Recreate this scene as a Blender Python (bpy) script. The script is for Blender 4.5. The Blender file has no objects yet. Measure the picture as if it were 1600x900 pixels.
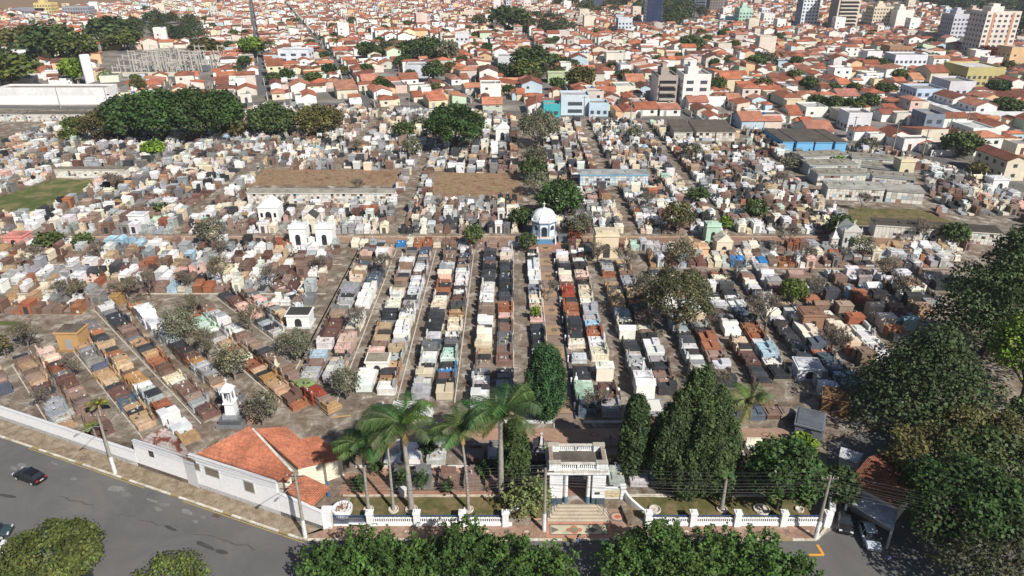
import bpy, math, random
import numpy as np
from mathutils import Vector, Matrix

# ------------------------------------------------------------------ camera, sky, sun, exposure
scene = bpy.context.scene
FPX = 1100.0                     # focal length in pixels of the 1600-wide photograph
PITCH = math.atan(520.0 / FPX)   # tilt below the horizon
CAMZ = 60.0
cam_data = bpy.data.cameras.new("camera")
cam_data.sensor_width = 36.0
cam_data.lens = 36.0 * FPX / 1600.0
cam_data.clip_start = 1.0
cam_data.clip_end = 9000.0
cam = bpy.data.objects.new("camera", cam_data)
scene.collection.objects.link(cam)
cam.location = (0, 0, CAMZ)
cam.rotation_euler = (math.pi / 2 - PITCH, 0, 0)
scene.camera = cam

SUN_EL = math.radians(40.0)
SUN_AZ_VEC = (0.60, -0.80)      # where the sun stands on the ground plane (x right, y forward)
world = bpy.data.worlds.new("World")
scene.world = world
world.use_nodes = True
wn = world.node_tree
for n in list(wn.nodes):
    wn.nodes.remove(n)
w_out = wn.nodes.new("ShaderNodeOutputWorld")
w_bg = wn.nodes.new("ShaderNodeBackground")
w_sky = wn.nodes.new("ShaderNodeTexSky")
w_sky.sky_type = 'NISHITA'
w_sky.sun_disc = False
w_sky.sun_elevation = SUN_EL
w_sky.sun_rotation = math.atan2(SUN_AZ_VEC[0], SUN_AZ_VEC[1])
w_sky.air_density = 1.0
w_sky.dust_density = 1.0
w_bg.inputs["Strength"].default_value = 0.06
wn.links.new(w_sky.outputs[0], w_bg.inputs[0])
wn.links.new(w_bg.outputs[0], w_out.inputs[0])

sun_data = bpy.data.lights.new("sun", 'SUN')
sun_data.energy = 5.0
sun_data.angle = math.radians(0.5)
sun_data.color = (1.0, 0.95, 0.87)
sun = bpy.data.objects.new("sun", sun_data)
scene.collection.objects.link(sun)
sv = Vector((SUN_AZ_VEC[0] * math.cos(SUN_EL), SUN_AZ_VEC[1] * math.cos(SUN_EL), math.sin(SUN_EL)))
sun.rotation_euler = sv.to_track_quat('Z', 'Y').to_euler()
sun.location = (0, 0, 120)

scene.view_settings.view_transform = 'Standard'
scene.view_settings.look = 'None'
scene.view_settings.exposure = 0.32
scene.view_settings.gamma = 1.0
scene.view_settings.use_curve_mapping = False
scene.render.engine = 'CYCLES'
scene.cycles.use_denoising = True
scene.cycles.max_bounces = 5
scene.cycles.diffuse_bounces = 2
scene.cycles.glossy_bounces = 2
scene.cycles.transmission_bounces = 2
scene.cycles.volume_bounces = 0
scene.cycles.caustics_reflective = False
scene.cycles.caustics_refractive = False

COL = scene.collection
CZ = 0.7        # level of the ground inside the cemetery, above the street


# ------------------------------------------------------------------ pixel of the photograph <-> point on the ground
def G(px, py, z=CZ):
    dx, dy = (px - 800.0) / FPX, (450.0 - py) / FPX
    c, s = math.cos(PITCH), math.sin(PITCH)
    X, Y, Z = dx, dy * s + c, dy * c - s
    t = (z - CAMZ) / Z
    return Vector((X * t, Y * t, z))


def P(x, y, z=CZ):
    c, s = math.cos(PITCH), math.sin(PITCH)
    zz = z - CAMZ
    depth = y * c - zz * s
    up = y * s + zz * c
    return 800.0 + FPX * x / depth, 450.0 - FPX * up / depth


def SC(px, py, z=CZ):
    g = G(px, py, z)
    return FPX / (g.y * math.cos(PITCH) - (z - CAMZ) * math.sin(PITCH))


def height_at(y, py):
    """height of a point that stands at distance y and shows on picture line py"""
    th = PITCH - math.atan((450.0 - py) / FPX)
    return CAMZ - y * math.tan(th)


def inpoly(x, y, poly):
    r = False
    n = len(poly)
    j = n - 1
    for i in range(n):
        xi, yi = poly[i]
        xj, yj = poly[j]
        if (yi > y) != (yj > y) and x < (xj - xi) * (y - yi) / (yj - yi) + xi:
            r = not r
        j = i
    return r


def S(r, g, b, k=0.88):
    f = lambda c: ((c / 255.0 + 0.055) / 1.055) ** 2.4 if c > 10 else c / 255.0 / 12.92
    return (f(r) * k, f(g) * k, f(b) * k)


def vary(t, rng, a=0.12):
    m = 1 + rng.uniform(-a, a)
    return tuple(max(0.004, c * m * (1 + rng.uniform(-a, a) * 0.35)) for c in t)


# ------------------------------------------------------------------ materials
MAT = {}


def new_mat(name):
    m = bpy.data.materials.new(name)
    m.use_nodes = True
    nt = m.node_tree
    b = nt.nodes["Principled BSDF"]
    return m, nt, b


def tint_mat(name, rough=0.7, spec=0.35, var=0.25, scale=1.3, stain=0.0, stain_col=(0.05, 0.045, 0.04), fine=9.0,
             fine_amt=0.15, bump=0.0, metallic=0.0, stain_scale=0.6, transl=0.0, tiles=0.0):
    """colour comes from the face attribute 'tint' (the object's own paint or stone), broken up by noise and stains"""
    m, nt, b = new_mat(name)
    N, L = nt.nodes, nt.links
    at = N.new("ShaderNodeAttribute"); at.attribute_name = "tint"
    tc = N.new("ShaderNodeNewGeometry")
    n1 = N.new("ShaderNodeTexNoise"); n1.inputs["Scale"].default_value = scale; n1.inputs["Detail"].default_value = 5
    n2 = N.new("ShaderNodeTexNoise"); n2.inputs["Scale"].default_value = fine; n2.inputs["Detail"].default_value = 3
    L.new(tc.outputs["Position"], n1.inputs["Vector"]); L.new(tc.outputs["Position"], n2.inputs["Vector"])
    mr = N.new("ShaderNodeMapRange"); mr.inputs[1].default_value = 0.3; mr.inputs[2].default_value = 0.7
    mr.inputs[3].default_value = 1 - var; mr.inputs[4].default_value = 1 + var * 0.5
    L.new(n1.outputs["Fac"], mr.inputs[0])
    mr2 = N.new("ShaderNodeMapRange"); mr2.inputs[1].default_value = 0.3; mr2.inputs[2].default_value = 0.7
    mr2.inputs[3].default_value = 1 - fine_amt; mr2.inputs[4].default_value = 1 + fine_amt
    L.new(n2.outputs["Fac"], mr2.inputs[0])
    mul = N.new("ShaderNodeMath"); mul.operation = 'MULTIPLY'
    L.new(mr.outputs[0], mul.inputs[0]); L.new(mr2.outputs[0], mul.inputs[1])
    vm = N.new("ShaderNodeVectorMath"); vm.operation = 'SCALE'
    L.new(at.outputs["Color"], vm.inputs[0]); L.new(mul.outputs[0], vm.inputs["Scale"])
    last = vm.outputs[0]
    if tiles > 0:
        to = N.new("ShaderNodeTexCoord"); bk = N.new("ShaderNodeTexBrick")
        bk.inputs["Scale"].default_value = 1.0; bk.inputs["Brick Width"].default_value = .62; bk.inputs["Row Height"].default_value = .5
        bk.inputs["Mortar Size"].default_value = .018; bk.offset = 0.0
        bk.inputs["Color1"].default_value = (1, 1, 1, 1); bk.inputs["Color2"].default_value = (.9, .9, .9, 1); bk.inputs["Mortar"].default_value = (1 - tiles, 1 - tiles, 1 - tiles, 1)
        L.new(to.outputs["Object"], bk.inputs["Vector"])
        mt_ = N.new("ShaderNodeVectorMath"); mt_.operation = 'MULTIPLY'; L.new(last, mt_.inputs[0]); L.new(bk.outputs["Color"], mt_.inputs[1]); last = mt_.outputs[0]
    if stain > 0:
        n3 = N.new("ShaderNodeTexNoise"); n3.inputs["Scale"].default_value = stain_scale; n3.inputs["Detail"].default_value = 8
        n3.inputs["Roughness"].default_value = 0.7
        L.new(tc.outputs["Position"], n3.inputs["Vector"])
        mr3 = N.new("ShaderNodeMapRange"); mr3.inputs[1].default_value = 0.5; mr3.inputs[2].default_value = 0.72
        mr3.inputs[3].default_value = 0.0; mr3.inputs[4].default_value = stain
        L.new(n3.outputs["Fac"], mr3.inputs[0])
        mx = N.new("ShaderNodeMix"); mx.data_type = 'RGBA'
        L.new(mr3.outputs[0], mx.inputs[0]); L.new(last, mx.inputs[6]); mx.inputs[7].default_value = (*stain_col, 1)
        last = mx.outputs[2]
    L.new(last, b.inputs["Base Color"])
    b.inputs["Roughness"].default_value = rough
    b.inputs["Specular IOR Level"].default_value = spec
    b.inputs["Metallic"].default_value = metallic
    if bump > 0:
        bp = N.new("ShaderNodeBump"); bp.inputs["Strength"].default_value = bump; bp.inputs["Distance"].default_value = 0.05
        L.new(n2.outputs["Fac"], bp.inputs["Height"]); L.new(bp.outputs[0], b.inputs["Normal"])
    if transl > 0:
        tr = N.new("ShaderNodeBsdfTranslucent"); L.new(last, tr.inputs["Color"])
        ms = N.new("ShaderNodeMixShader"); ms.inputs[0].default_value = transl
        out = [n for n in N if n.type == 'OUTPUT_MATERIAL'][0]
        L.new(b.outputs[0], ms.inputs[1]); L.new(tr.outputs[0], ms.inputs[2]); L.new(ms.outputs[0], out.inputs["Surface"])
    MAT[name] = m
    return m


tint_mat("polished_stone", rough=0.32, spec=0.5, var=0.16, scale=0.9, fine=22, fine_amt=0.2, stain=0.35, stain_col=(0.16, 0.14, 0.12), tiles=.4)
tint_mat("masonry", rough=0.8, spec=0.25, var=0.16, scale=1.1, fine=7, fine_amt=0.1, stain=0.6, stain_col=(0.12, 0.10, 0.08), stain_scale=0.9, tiles=.4)
tint_mat("paint", rough=0.55, spec=0.4, var=0.08, scale=0.7, fine=5, fine_amt=0.05, stain=0.18, stain_col=(0.2, 0.17, 0.13))
tint_mat("whitewash", rough=0.85, spec=0.2, var=0.08, scale=0.5, fine=3, fine_amt=0.05, stain=0.22, stain_col=(0.30, 0.27, 0.23), stain_scale=0.5)
tint_mat("roof_tile", rough=0.85, spec=0.2, var=0.30, scale=0.35, fine=2.5, fine_amt=0.22, stain=0.45, stain_col=(0.07, 0.045, 0.035), stain_scale=0.25)
tint_mat("aged_concrete", rough=0.9, spec=0.2, var=0.25, scale=0.4, fine=4, fine_amt=0.15, stain=0.75, stain_col=(0.045, 0.04, 0.036), stain_scale=0.35)
tint_mat("facade", rough=0.75, spec=0.25, var=0.12, scale=0.12, fine=1.1, fine_amt=0.08, stain=0.22, stain_col=(0.22, 0.2, 0.18), stain_scale=0.15)
tint_mat("foliage", rough=0.6, spec=0.25, var=0.25, scale=0.5, fine=3, fine_amt=0.25, transl=0.12)
tint_mat("bark", rough=0.9, spec=0.15, var=0.3, scale=2.0, fine=14, fine_amt=0.3)
tint_mat("metal", rough=0.45, spec=0.5, var=0.05, scale=2, fine=8, fine_amt=0.05, metallic=0.0)
tint_mat("car_paint", rough=0.18, spec=0.6, var=0.03, scale=1, fine=8, fine_amt=0.02)
tint_mat("rubber", rough=0.85, spec=0.2, var=0.1)
tint_mat("cloth", rough=0.9, spec=0.1, var=0.2, scale=6)
tint_mat("mosaic", rough=0.75, spec=0.3, var=0.16, scale=0.8, fine=14, fine_amt=0.28, stain=0.35, stain_col=(0.13, 0.10, 0.08), stain_scale=0.7)


def glass_mat():
    m, nt, b = new_mat("glass")
    b.inputs["Base Color"].default_value = (0.02, 0.025, 0.03, 1)
    b.inputs["Roughness"].default_value = 0.08
    b.inputs["Specular IOR Level"].default_value = 0.7
    MAT["glass"] = m


glass_mat()


def ramp_mat(name, stops, scale=0.4, detail=10, rough=0.9, second=None, bump=0.2, distort=0.6, mid=None):
    m, nt, b = new_mat(name)
    N, L = nt.nodes, nt.links
    tc = N.new("ShaderNodeNewGeometry")
    n1 = N.new("ShaderNodeTexNoise"); n1.inputs["Scale"].default_value = scale; n1.inputs["Detail"].default_value = detail
    n1.inputs["Roughness"].default_value = 0.68; n1.inputs["Distortion"].default_value = distort
    L.new(tc.outputs["Position"], n1.inputs["Vector"])
    cr = N.new("ShaderNodeValToRGB")
    els = cr.color_ramp.elements
    while len(els) > 1:
        els.remove(els[-1])
    els[0].position = stops[0][0]; els[0].color = (*stops[0][1], 1)
    for p, c in stops[1:]:
        e = els.new(p); e.color = (*c, 1)
    L.new(n1.outputs["Fac"], cr.inputs[0])
    last = cr.outputs[0]
    if second:
        sc2, lo, hi, col, amt = second
        n2 = N.new("ShaderNodeTexNoise"); n2.inputs["Scale"].default_value = sc2; n2.inputs["Detail"].default_value = 8
        n2.inputs["Roughness"].default_value = 0.7
        L.new(tc.outputs["Position"], n2.inputs["Vector"])
        mr = N.new("ShaderNodeMapRange"); mr.inputs[1].default_value = lo; mr.inputs[2].default_value = hi
        mr.inputs[3].default_value = 0; mr.inputs[4].default_value = amt
        L.new(n2.outputs["Fac"], mr.inputs[0])
        mx = N.new("ShaderNodeMix"); mx.data_type = 'RGBA'
        L.new(mr.outputs[0], mx.inputs[0]); L.new(last, mx.inputs[6]); mx.inputs[7].default_value = (*col, 1)
        last = mx.outputs[2]
    nf = N.new("ShaderNodeTexNoise"); nf.inputs["Scale"].default_value = 11; nf.inputs["Detail"].default_value = 4
    L.new(tc.outputs["Position"], nf.inputs["Vector"])
    mrf = N.new("ShaderNodeMapRange"); mrf.inputs[1].default_value = 0.3; mrf.inputs[2].default_value = 0.7
    mrf.inputs[3].default_value = 0.8; mrf.inputs[4].default_value = 1.2
    L.new(nf.outputs["Fac"], mrf.inputs[0])
    vm = N.new("ShaderNodeVectorMath"); vm.operation = 'SCALE'
    L.new(last, vm.inputs[0]); L.new(mrf.outputs[0], vm.inputs["Scale"])
    L.new(vm.outputs[0], b.inputs["Base Color"])
    b.inputs["Roughness"].default_value = rough
    b.inputs["Specular IOR Level"].default_value = 0.2
    if bump:
        bp = N.new("ShaderNodeBump"); bp.inputs["Strength"].default_value = bump; bp.inputs["Distance"].default_value = 0.03
        L.new(nf.outputs["Fac"], bp.inputs["Height"]); L.new(bp.outputs[0], b.inputs["Normal"])
    MAT[name] = m


ramp_mat("cemetery_ground", [(0.30, (0.07, 0.052, 0.038)), (0.42, (0.145, 0.115, 0.088)), (0.52, (0.215, 0.18, 0.145)), (0.60, (0.33, 0.295, 0.25)), (0.68, (0.52, 0.49, 0.45))],
         scale=0.42, second=(0.09, 0.5, 0.68, (0.15, 0.085, 0.05), 0.5))
ramp_mat("asphalt", [(0.3, (0.10, 0.098, 0.097)), (0.5, (0.125, 0.122, 0.12)), (0.7, (0.155, 0.15, 0.146))], scale=0.12, rough=0.85,
         second=(0.5, 0.62, 0.75, (0.07, 0.068, 0.066), 0.5))
ramp_mat("city_ground", [(0.3, (0.10, 0.09, 0.08)), (0.5, (0.19, 0.17, 0.15)), (0.7, (0.33, 0.30, 0.27))], scale=0.05)
ramp_mat("far_land", [(0.3, (0.03, 0.045, 0.02)), (0.45, (0.05, 0.065, 0.03)), (0.55, (0.16, 0.14, 0.09)), (0.7, (0.30, 0.27, 0.22))], scale=0.006)
ramp_mat("dirt_pavement", [(0.32, (0.13, 0.095, 0.06)), (0.5, (0.235, 0.185, 0.13)), (0.68, (0.33, 0.28, 0.21))], scale=0.9,
         second=(0.4, 0.55, 0.7, (0.30, 0.24, 0.17), 0.6))
ramp_mat("dry_field", [(0.3, (0.10, 0.055, 0.035)), (0.42, (0.20, 0.115, 0.07)), (0.54, (0.29, 0.20, 0.125)), (0.64, (0.15, 0.125, 0.06)), (0.76, (0.10, 0.11, 0.05))], scale=0.5, second=(2.2, .55, .7, (.33, .27, .2), .7))
ramp_mat("green_field", [(0.3, (0.05, 0.075, 0.022)), (0.5, (0.10, 0.115, 0.04)), (0.62, (0.20, 0.17, 0.08)), (0.72, (0.27, 0.16, 0.09))], scale=0.22)
ramp_mat("lawn", [(0.3, (0.06, 0.065, 0.02)), (0.5, (0.12, 0.11, 0.045)), (0.62, (0.20, 0.14, 0.08)), (0.75, (0.13, 0.07, 0.04))], scale=0.6)
ramp_mat("pink_paving", [(0.3, (0.20, 0.12, 0.085)), (0.5, (0.30, 0.195, 0.145)), (0.7, (0.38, 0.28, 0.22))], scale=0.8)
ramp_mat("brick_wall", [(0.3, (0.20, 0.10, 0.06)), (0.5, (0.36, 0.20, 0.12)), (0.62, (0.48, 0.35, 0.25)), (0.75, (0.2, 0.15, 0.12))], scale=0.3)
ramp_mat("rusty_sheet", [(0.42, (0.42, 0.38, 0.36)), (0.5, (0.33, 0.27, 0.25)), (0.54, (0.17, 0.055, 0.035)), (0.7, (0.11, 0.04, 0.03))], scale=0.45)
ramp_mat("mural_paint", [(0.3, (0.5, 0.12, 0.05)), (0.42, (0.55, 0.45, 0.3)), (0.5, (0.5, 0.5, 0.42)), (0.58, (0.5, 0.35, 0.08)), (0.66, (0.1, 0.2, 0.1)), (0.75, (0.5, 0.1, 0.1))], scale=2.2, bump=0)


# ------------------------------------------------------------------ mesh building
class MB:
    def __init__(self):
        self.V, self.F, self.C = [], [], []
        self.o = (0.0, 0.0, 0.0, 1.0, 0.0)

    def at(self, x, y, z, rot=0.0):
        self.o = (x, y, z, math.cos(rot), math.sin(rot))
        return self

    def _v(self, pts):
        ox, oy, oz, c, s = self.o
        b = len(self.V)
        self.V.extend([(ox + x * c - y * s, oy + x * s + y * c, oz + z) for x, y, z in pts])
        return b

    def faces(self, pts, faces, tint):
        b = self._v(pts)
        for f in faces:
            self.F.append(tuple(b + i for i in f))
            self.C.append(tint)

    def box(self, cx, cy, z0, sx, sy, sz, tint, top=1.0, topy=None, bottom=False):
        hx, hy = sx / 2, sy / 2
        ty = top if topy is None else topy
        p = [(cx - hx, cy - hy, z0), (cx + hx, cy - hy, z0), (cx + hx, cy + hy, z0), (cx - hx, cy + hy, z0),
             (cx - hx * top, cy - hy * ty, z0 + sz), (cx + hx * top, cy - hy * ty, z0 + sz), (cx + hx * top, cy + hy * ty, z0 + sz), (cx - hx * top, cy + hy * ty, z0 + sz)]
        f = [(4, 5, 6, 7), (0, 1, 5, 4), (1, 2, 6, 5), (2, 3, 7, 6), (3, 0, 4, 7)]
        if bottom:
            f.append((3, 2, 1, 0))
        self.faces(p, f, tint)

    def prism(self, outline, z0, z1, tint, bottom=False):
        n = len(outline)
        p = [(x, y, z0) for x, y in outline] + [(x, y, z1) for x, y in outline]
        f = [tuple(range(n, 2 * n))] + [(i, (i + 1) % n, n + (i + 1) % n, n + i) for i in range(n)]
        if bottom:
            f.append(tuple(reversed(range(n))))
        self.faces(p, f, tint)

    def slab(self, pts3, thick, tint):
        """a sheet with the given top corners, counter-clockwise from above, and real thickness"""
        n = len(pts3)
        p = list(pts3) + [(x, y, z - thick) for x, y, z in pts3]
        f = [tuple(range(n)), tuple(reversed(range(n, 2 * n)))] + [(n + i, n + (i + 1) % n, (i + 1) % n, i) for i in range(n)]
        self.faces(p, f, tint)

    def vprism_x(self, prof, x0, x1, tint):
        """profile in y,z extruded along x"""
        n = len(prof)
        p = [(x0, y, z) for y, z in prof] + [(x1, y, z) for y, z in prof]
        f = [tuple(reversed(range(n))), tuple(range(n, 2 * n))] + [(i, (i + 1) % n, n + (i + 1) % n, n + i) for i in range(n)]
        self.faces(p, f, tint)

    def vprism_y(self, prof, y0, y1, tint):
        n = len(prof)
        p = [(x, y0, z) for x, z in prof] + [(x, y1, z) for x, z in prof]
        f = [tuple(range(n)), tuple(reversed(range(n, 2 * n)))] + [(i, n + i, n + (i + 1) % n, (i + 1) % n) for i in range(n)]
        self.faces(p, f, tint)

    def cross(self, x, y, z, h, w, t, tint, along='y'):
        self.box(x, y, z, t, t, h, tint)
        if along == 'y':
            self.box(x, y, z + h * 0.62, t * 0.9, w, t, tint, bottom=True)
        else:
            self.box(x, y, z + h * 0.62, w, t * 0.9, t, tint, bottom=True)

    def tube(self, pts, radii, n, tint, cap=True):
        pts = [Vector(p) for p in pts]
        rings = []
        prev = None
        for i, p in enumerate(pts):
            d = (pts[min(i + 1, len(pts) - 1)] - pts[max(i - 1, 0)])
            if d.length < 1e-6:
                d = Vector((0, 0, 1))
            d.normalize()
            if prev is None:
                a = Vector((1, 0, 0)) if abs(d.x) < 0.8 else Vector((0, 1, 0))
                u = d.cross(a).normalized()
            else:
                u = (prev - d * prev.dot(d)).normalized()
            prev = u
            v = d.cross(u)
            r = radii[i] if hasattr(radii, '__len__') else radii
            rings.append([tuple(p + (u * math.cos(2 * math.pi * k / n) + v * math.sin(2 * math.pi * k / n)) * r) for k in range(n)])
        P_ = [q for r in rings for q in r]
        f = []
        for i in range(len(pts) - 1):
            for k in range(n):
                a, b = i * n + k, i * n + (k + 1) % n
                f.append((a, b, b + n, a + n))
        if cap:
            f.append(tuple(range((len(pts) - 1) * n, len(pts) * n)))
        self.faces(P_, f, tint)

    def lathe(self, prof, n, tint, cx=0, cy=0, phase=0.0, sweep=None):
        """prof: list of (radius, z)"""
        p, f = [], []
        for r, z in prof:
            for k in range(n):
                a = phase + 2 * math.pi * k / n
                p.append((cx + r * math.cos(a), cy + r * math.sin(a), z))
        for i in range(len(prof) - 1):
            for k in range(n):
                a, b = i * n + k, i * n + (k + 1) % n
                f.append((a, b, b + n, a + n))
        f.append(tuple(range((len(prof) - 1) * n, len(prof) * n)))
        self.faces(p, f, tint)

    def build(self, name, mat, parent=None, loc=None, rot=0.0, smooth=False):
        if not self.F:
            return None
        me = bpy.data.meshes.new(name)
        me.from_pydata(self.V, [], self.F)
        a = me.attributes.new("tint", 'FLOAT_COLOR', 'FACE')
        arr = np.ones((len(self.C), 4), dtype=np.float32)
        arr[:, :3] = np.array(self.C, dtype=np.float32)
        a.data.foreach_set("color", arr.ravel())
        me.materials.append(MAT[mat])
        if smooth:
            me.polygons.foreach_set("use_smooth", np.ones(len(me.polygons), dtype=bool))
        return link(name, me, parent, loc, rot)


def build_multi(name, mbs, parent=None):
    """several material groups joined into ONE mesh object"""
    V, F, C, MI, mats = [], [], [], [], []
    for i, (mat, m) in enumerate(mbs.items()):
        b = len(V)
        V.extend(m.V); C.extend(m.C); MI.extend([i] * len(m.F)); mats.append(MAT[mat])
        F.extend([tuple(b + k for k in f) for f in m.F])
    me = bpy.data.meshes.new(name)
    me.from_pydata(V, [], F)
    a = me.attributes.new("tint", 'FLOAT_COLOR', 'FACE')
    arr = np.ones((len(C), 4), dtype=np.float32); arr[:, :3] = np.array(C, dtype=np.float32)
    a.data.foreach_set("color", arr.ravel())
    for mt in mats: me.materials.append(mt)
    me.polygons.foreach_set("material_index", np.array(MI, dtype=np.int32))
    return link(name, me, parent)


def link(name, me, parent=None, loc=None, rot=0.0):
    o = bpy.data.objects.new(name, me)
    COL.objects.link(o)
    if parent is not None:
        o.parent = parent
    if loc is not None:
        o.location = loc
    if rot:
        o.rotation_euler = (0, 0, rot)
    return o


def quad_mesh(name, V, C, mat, tri=False):
    """V: (4n,3) corners, C: (n,3) tints"""
    k = 3 if tri else 4
    n = len(V) // k
    me = bpy.data.meshes.new(name)
    me.vertices.add(len(V)); me.vertices.foreach_set("co", np.asarray(V, dtype=np.float32).ravel())
    me.loops.add(len(V)); me.loops.foreach_set("vertex_index", np.arange(len(V), dtype=np.int32))
    me.polygons.add(n); me.polygons.foreach_set("loop_start", np.arange(0, len(V), k, dtype=np.int32))
    me.polygons.foreach_set("loop_total", np.full(n, k, dtype=np.int32))
    me.update(calc_edges=True)
    a = me.attributes.new("tint", 'FLOAT_COLOR', 'FACE')
    arr = np.ones((n, 4), dtype=np.float32); arr[:, :3] = C
    a.data.foreach_set("color", arr.ravel())
    me.materials.append(MAT[mat])
    return me


def empty(name, loc, rot=0.0, parent=None):
    o = bpy.data.objects.new(name, None)
    COL.objects.link(o)
    o.empty_display_size = 0.5
    o.location = loc
    o.rotation_euler = (0, 0, rot)
    if parent is not None:
        o.parent = parent
    return o


def tag(o, label=None, cat=None, group=None, kind=None):
    if label: o["label"] = label
    if cat: o["category"] = cat
    if group: o["group"] = group
    if kind: o["kind"] = kind
    return o


class Parts:
    """collects the named parts of one thing, each a mesh of its own"""
    def __init__(self):
        self.d = {}
        self.order = []

    def new(self, name, mat):
        m = MB()
        self.order.append((name, mat, m))
        return m

    def get(self, name, mat):
        k = (name, mat)
        if k not in self.d:
            self.d[k] = self.new(name, mat)
        return self.d[k]

    def build(self, parent, smooth=()):
        out = []
        for name, mat, m in self.order:
            o = m.build(name, mat, parent, smooth=name in smooth)
            if o:
                out.append(o)
        return out


class OneMesh:
    """same interface, everything into per-material meshes, at a fixed place"""
    def __init__(self):
        self.m = {}
        self.o = (0, 0, 0, 0)

    def place(self, x, y, z, rot):
        self.o = (x, y, z, rot)
        for m in self.m.values():
            m.at(*self.o)

    def new(self, name, mat):
        if mat not in self.m:
            self.m[mat] = MB()
            self.m[mat].at(*self.o)
        return self.m[mat]

    get = new


ONES = ["", "first", "second", "third", "fourth", "fifth", "sixth", "seventh", "eighth", "ninth", "tenth", "eleventh", "twelfth",
        "thirteenth", "fourteenth", "fifteenth", "sixteenth", "seventeenth", "eighteenth", "nineteenth"]
TENS = {2: "twenty", 3: "thirty", 4: "forty", 5: "fifty", 6: "sixty"}


def ordn(n):
    if n < 20:
        return ONES[n]
    t, u = divmod(n, 10)
    return (TENS[t][:-1] + "ieth") if u == 0 else TENS[t] + "-" + ONES[u]


def struct(o, kind="structure"):
    o["kind"] = kind
    return o


def sheet(name, pts, mat, z, tint=(0.3, 0.3, 0.3)):
    m = MB()
    m.faces([(p[0], p[1], z) for p in pts], [tuple(range(len(pts)))], tint)
    o = m.build(name, mat)
    return struct(o)


def ccw(pts):
    a = sum(pts[i][0] * pts[(i + 1) % len(pts)][1] - pts[(i + 1) % len(pts)][0] * pts[i][1] for i in range(len(pts)))
    return list(pts) if a > 0 else list(reversed(pts))

# ------------------------------------------------------------------ ground, streets, pavements
m = MB()
m.faces([(-4500, -600, -0.004), (4500, -600, -0.004), (4500, 6500, -0.004), (-4500, 6500, -0.004)], [(0, 1, 2, 3)], (0.2, 0.2, 0.2))
struct(m.build("ground", "city_ground"))

WALLPX = [(-300, 168), (200, 172), (330, 166), (430, 163), (533, 166), (700, 172), (860, 183), (1066, 192), (1200, 206), (1400, 236), (1500, 266), (1600, 304), (1800, 400)]


def wall_y(px):
    for (x0, y0), (x1, y1) in zip(WALLPX, WALLPX[1:]):
        if x0 <= px <= x1:
            return y0 + (y1 - y0) * (px - x0) / (x1 - x0)
    return 168 if px < 0 else 400


# the cemetery stands on a low terrace: street wall line, front fence line, right side, back wall
A0 = G(0, 655, 0); A1 = G(506, 829, 0)
ud = (A1 - A0).normalized()
A00 = A0 - ud * 120
FY = 62.2                                  # front fence line
FX1 = G(1296, 826, 0).x
back = [G(px, py, CZ) for px, py in WALLPX[:-1]]
terrace = [(A00.x, A00.y)] + [(A1.x, A1.y), (A1.x + 0.3, FY), (2.1, FY), (2.5, 64.9), (13.0, 64.9), (13.4, FY), (FX1, FY), (FX1 + 6, 78), (112, 100), (165, 150)] + [(p.x, p.y) for p in reversed(back)] + [(back[0].x, 120)]
m = MB()
m.prism(ccw(terrace), -0.02, CZ, (0.3, 0.27, 0.24))
struct(m.build("cemetery_ground", "cemetery_ground"))

# street in front: asphalt
K0 = G(0, 682, 0); K1 = G(466, 841, 0)
uk = (K1 - K0).normalized()
K00 = K0 - uk * 120
KY = 60.0
KX1 = G(1277, 846, 0).x
road = [(K00.x, K00.y - 0), (K1.x, K1.y), (K1.x + 1.2, KY), (KX1, KY), (KX1 + 3, 62), (KX1 + 8, 66), (90, 66), (140, 40), (140, 0), (-220, 0), (-260, 130)]
sheet("road", ccw(road), "asphalt", 0.004)
# pavement between kerb and wall, with a real kerb step
pv = [(K00.x, K00.y), (K1.x, K1.y), (K1.x + 1.2, KY), (KX1, KY), (KX1 + 0.6, FY - 0.05), (A1.x + 0.4, FY - 0.05), (A1.x, A1.y - 0.03), (A00.x, A00.y - 0.03)]
m = MB()
m.prism(ccw(pv[:2] + [pv[2]] + [(A1.x + 0.4, FY - 0.05), (A1.x, A1.y - 0.03), (A00.x, A00.y - 0.03)]), 0.0, 0.13, (0.2, 0.15, 0.1))
struct(m.build("side_pavement", "dirt_pavement"))
m = MB()
m.prism(ccw([(A1.x + 0.404, FY - 0.05), (K1.x + 1.204, KY), (KX1, KY), (KX1 + 0.6, FY - 0.05)]), 0.0, 0.13, (0.2, 0.15, 0.1))
m.prism([(2.11, FY - 0.046), (13.39, FY - 0.046), (12.99, 64.89), (2.51, 64.89)], 0.0, 0.13, (0.2, 0.15, 0.1))
struct(m.build("front_pavement", "pink_paving"))


def kerb(pts, w, h, tints, step, name):
    m = MB()
    k = 0
    for (x0, y0), (x1, y1) in zip(pts, pts[1:]):
        L = math.hypot(x1 - x0, y1 - y0)
        n = max(1, int(L / step))
        rot = math.atan2(y1 - y0, x1 - x0)
        for i in range(n):
            t = (i + 0.5) / n
            m.at(x0 + (x1 - x0) * t, y0 + (y1 - y0) * t, 0, rot)
            m.box(0, 0, 0.004, L / n - 0.04, w, h, tints[k % len(tints)])
            k += 1
    m.at(0, 0, 0)
    return struct(m.build(name, "masonry"))


kerb([(K00.x, K00.y), (K1.x, K1.y), (K1.x + 1.2, KY), (KX1, KY), (KX1 + 2.2, FY)], 0.26, 0.145,
     [S(225, 220, 205), S(215, 205, 180), S(222, 218, 205), S(170, 150, 105), S(228, 222, 210), S(200, 190, 165)], 1.35, "kerb")
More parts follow.
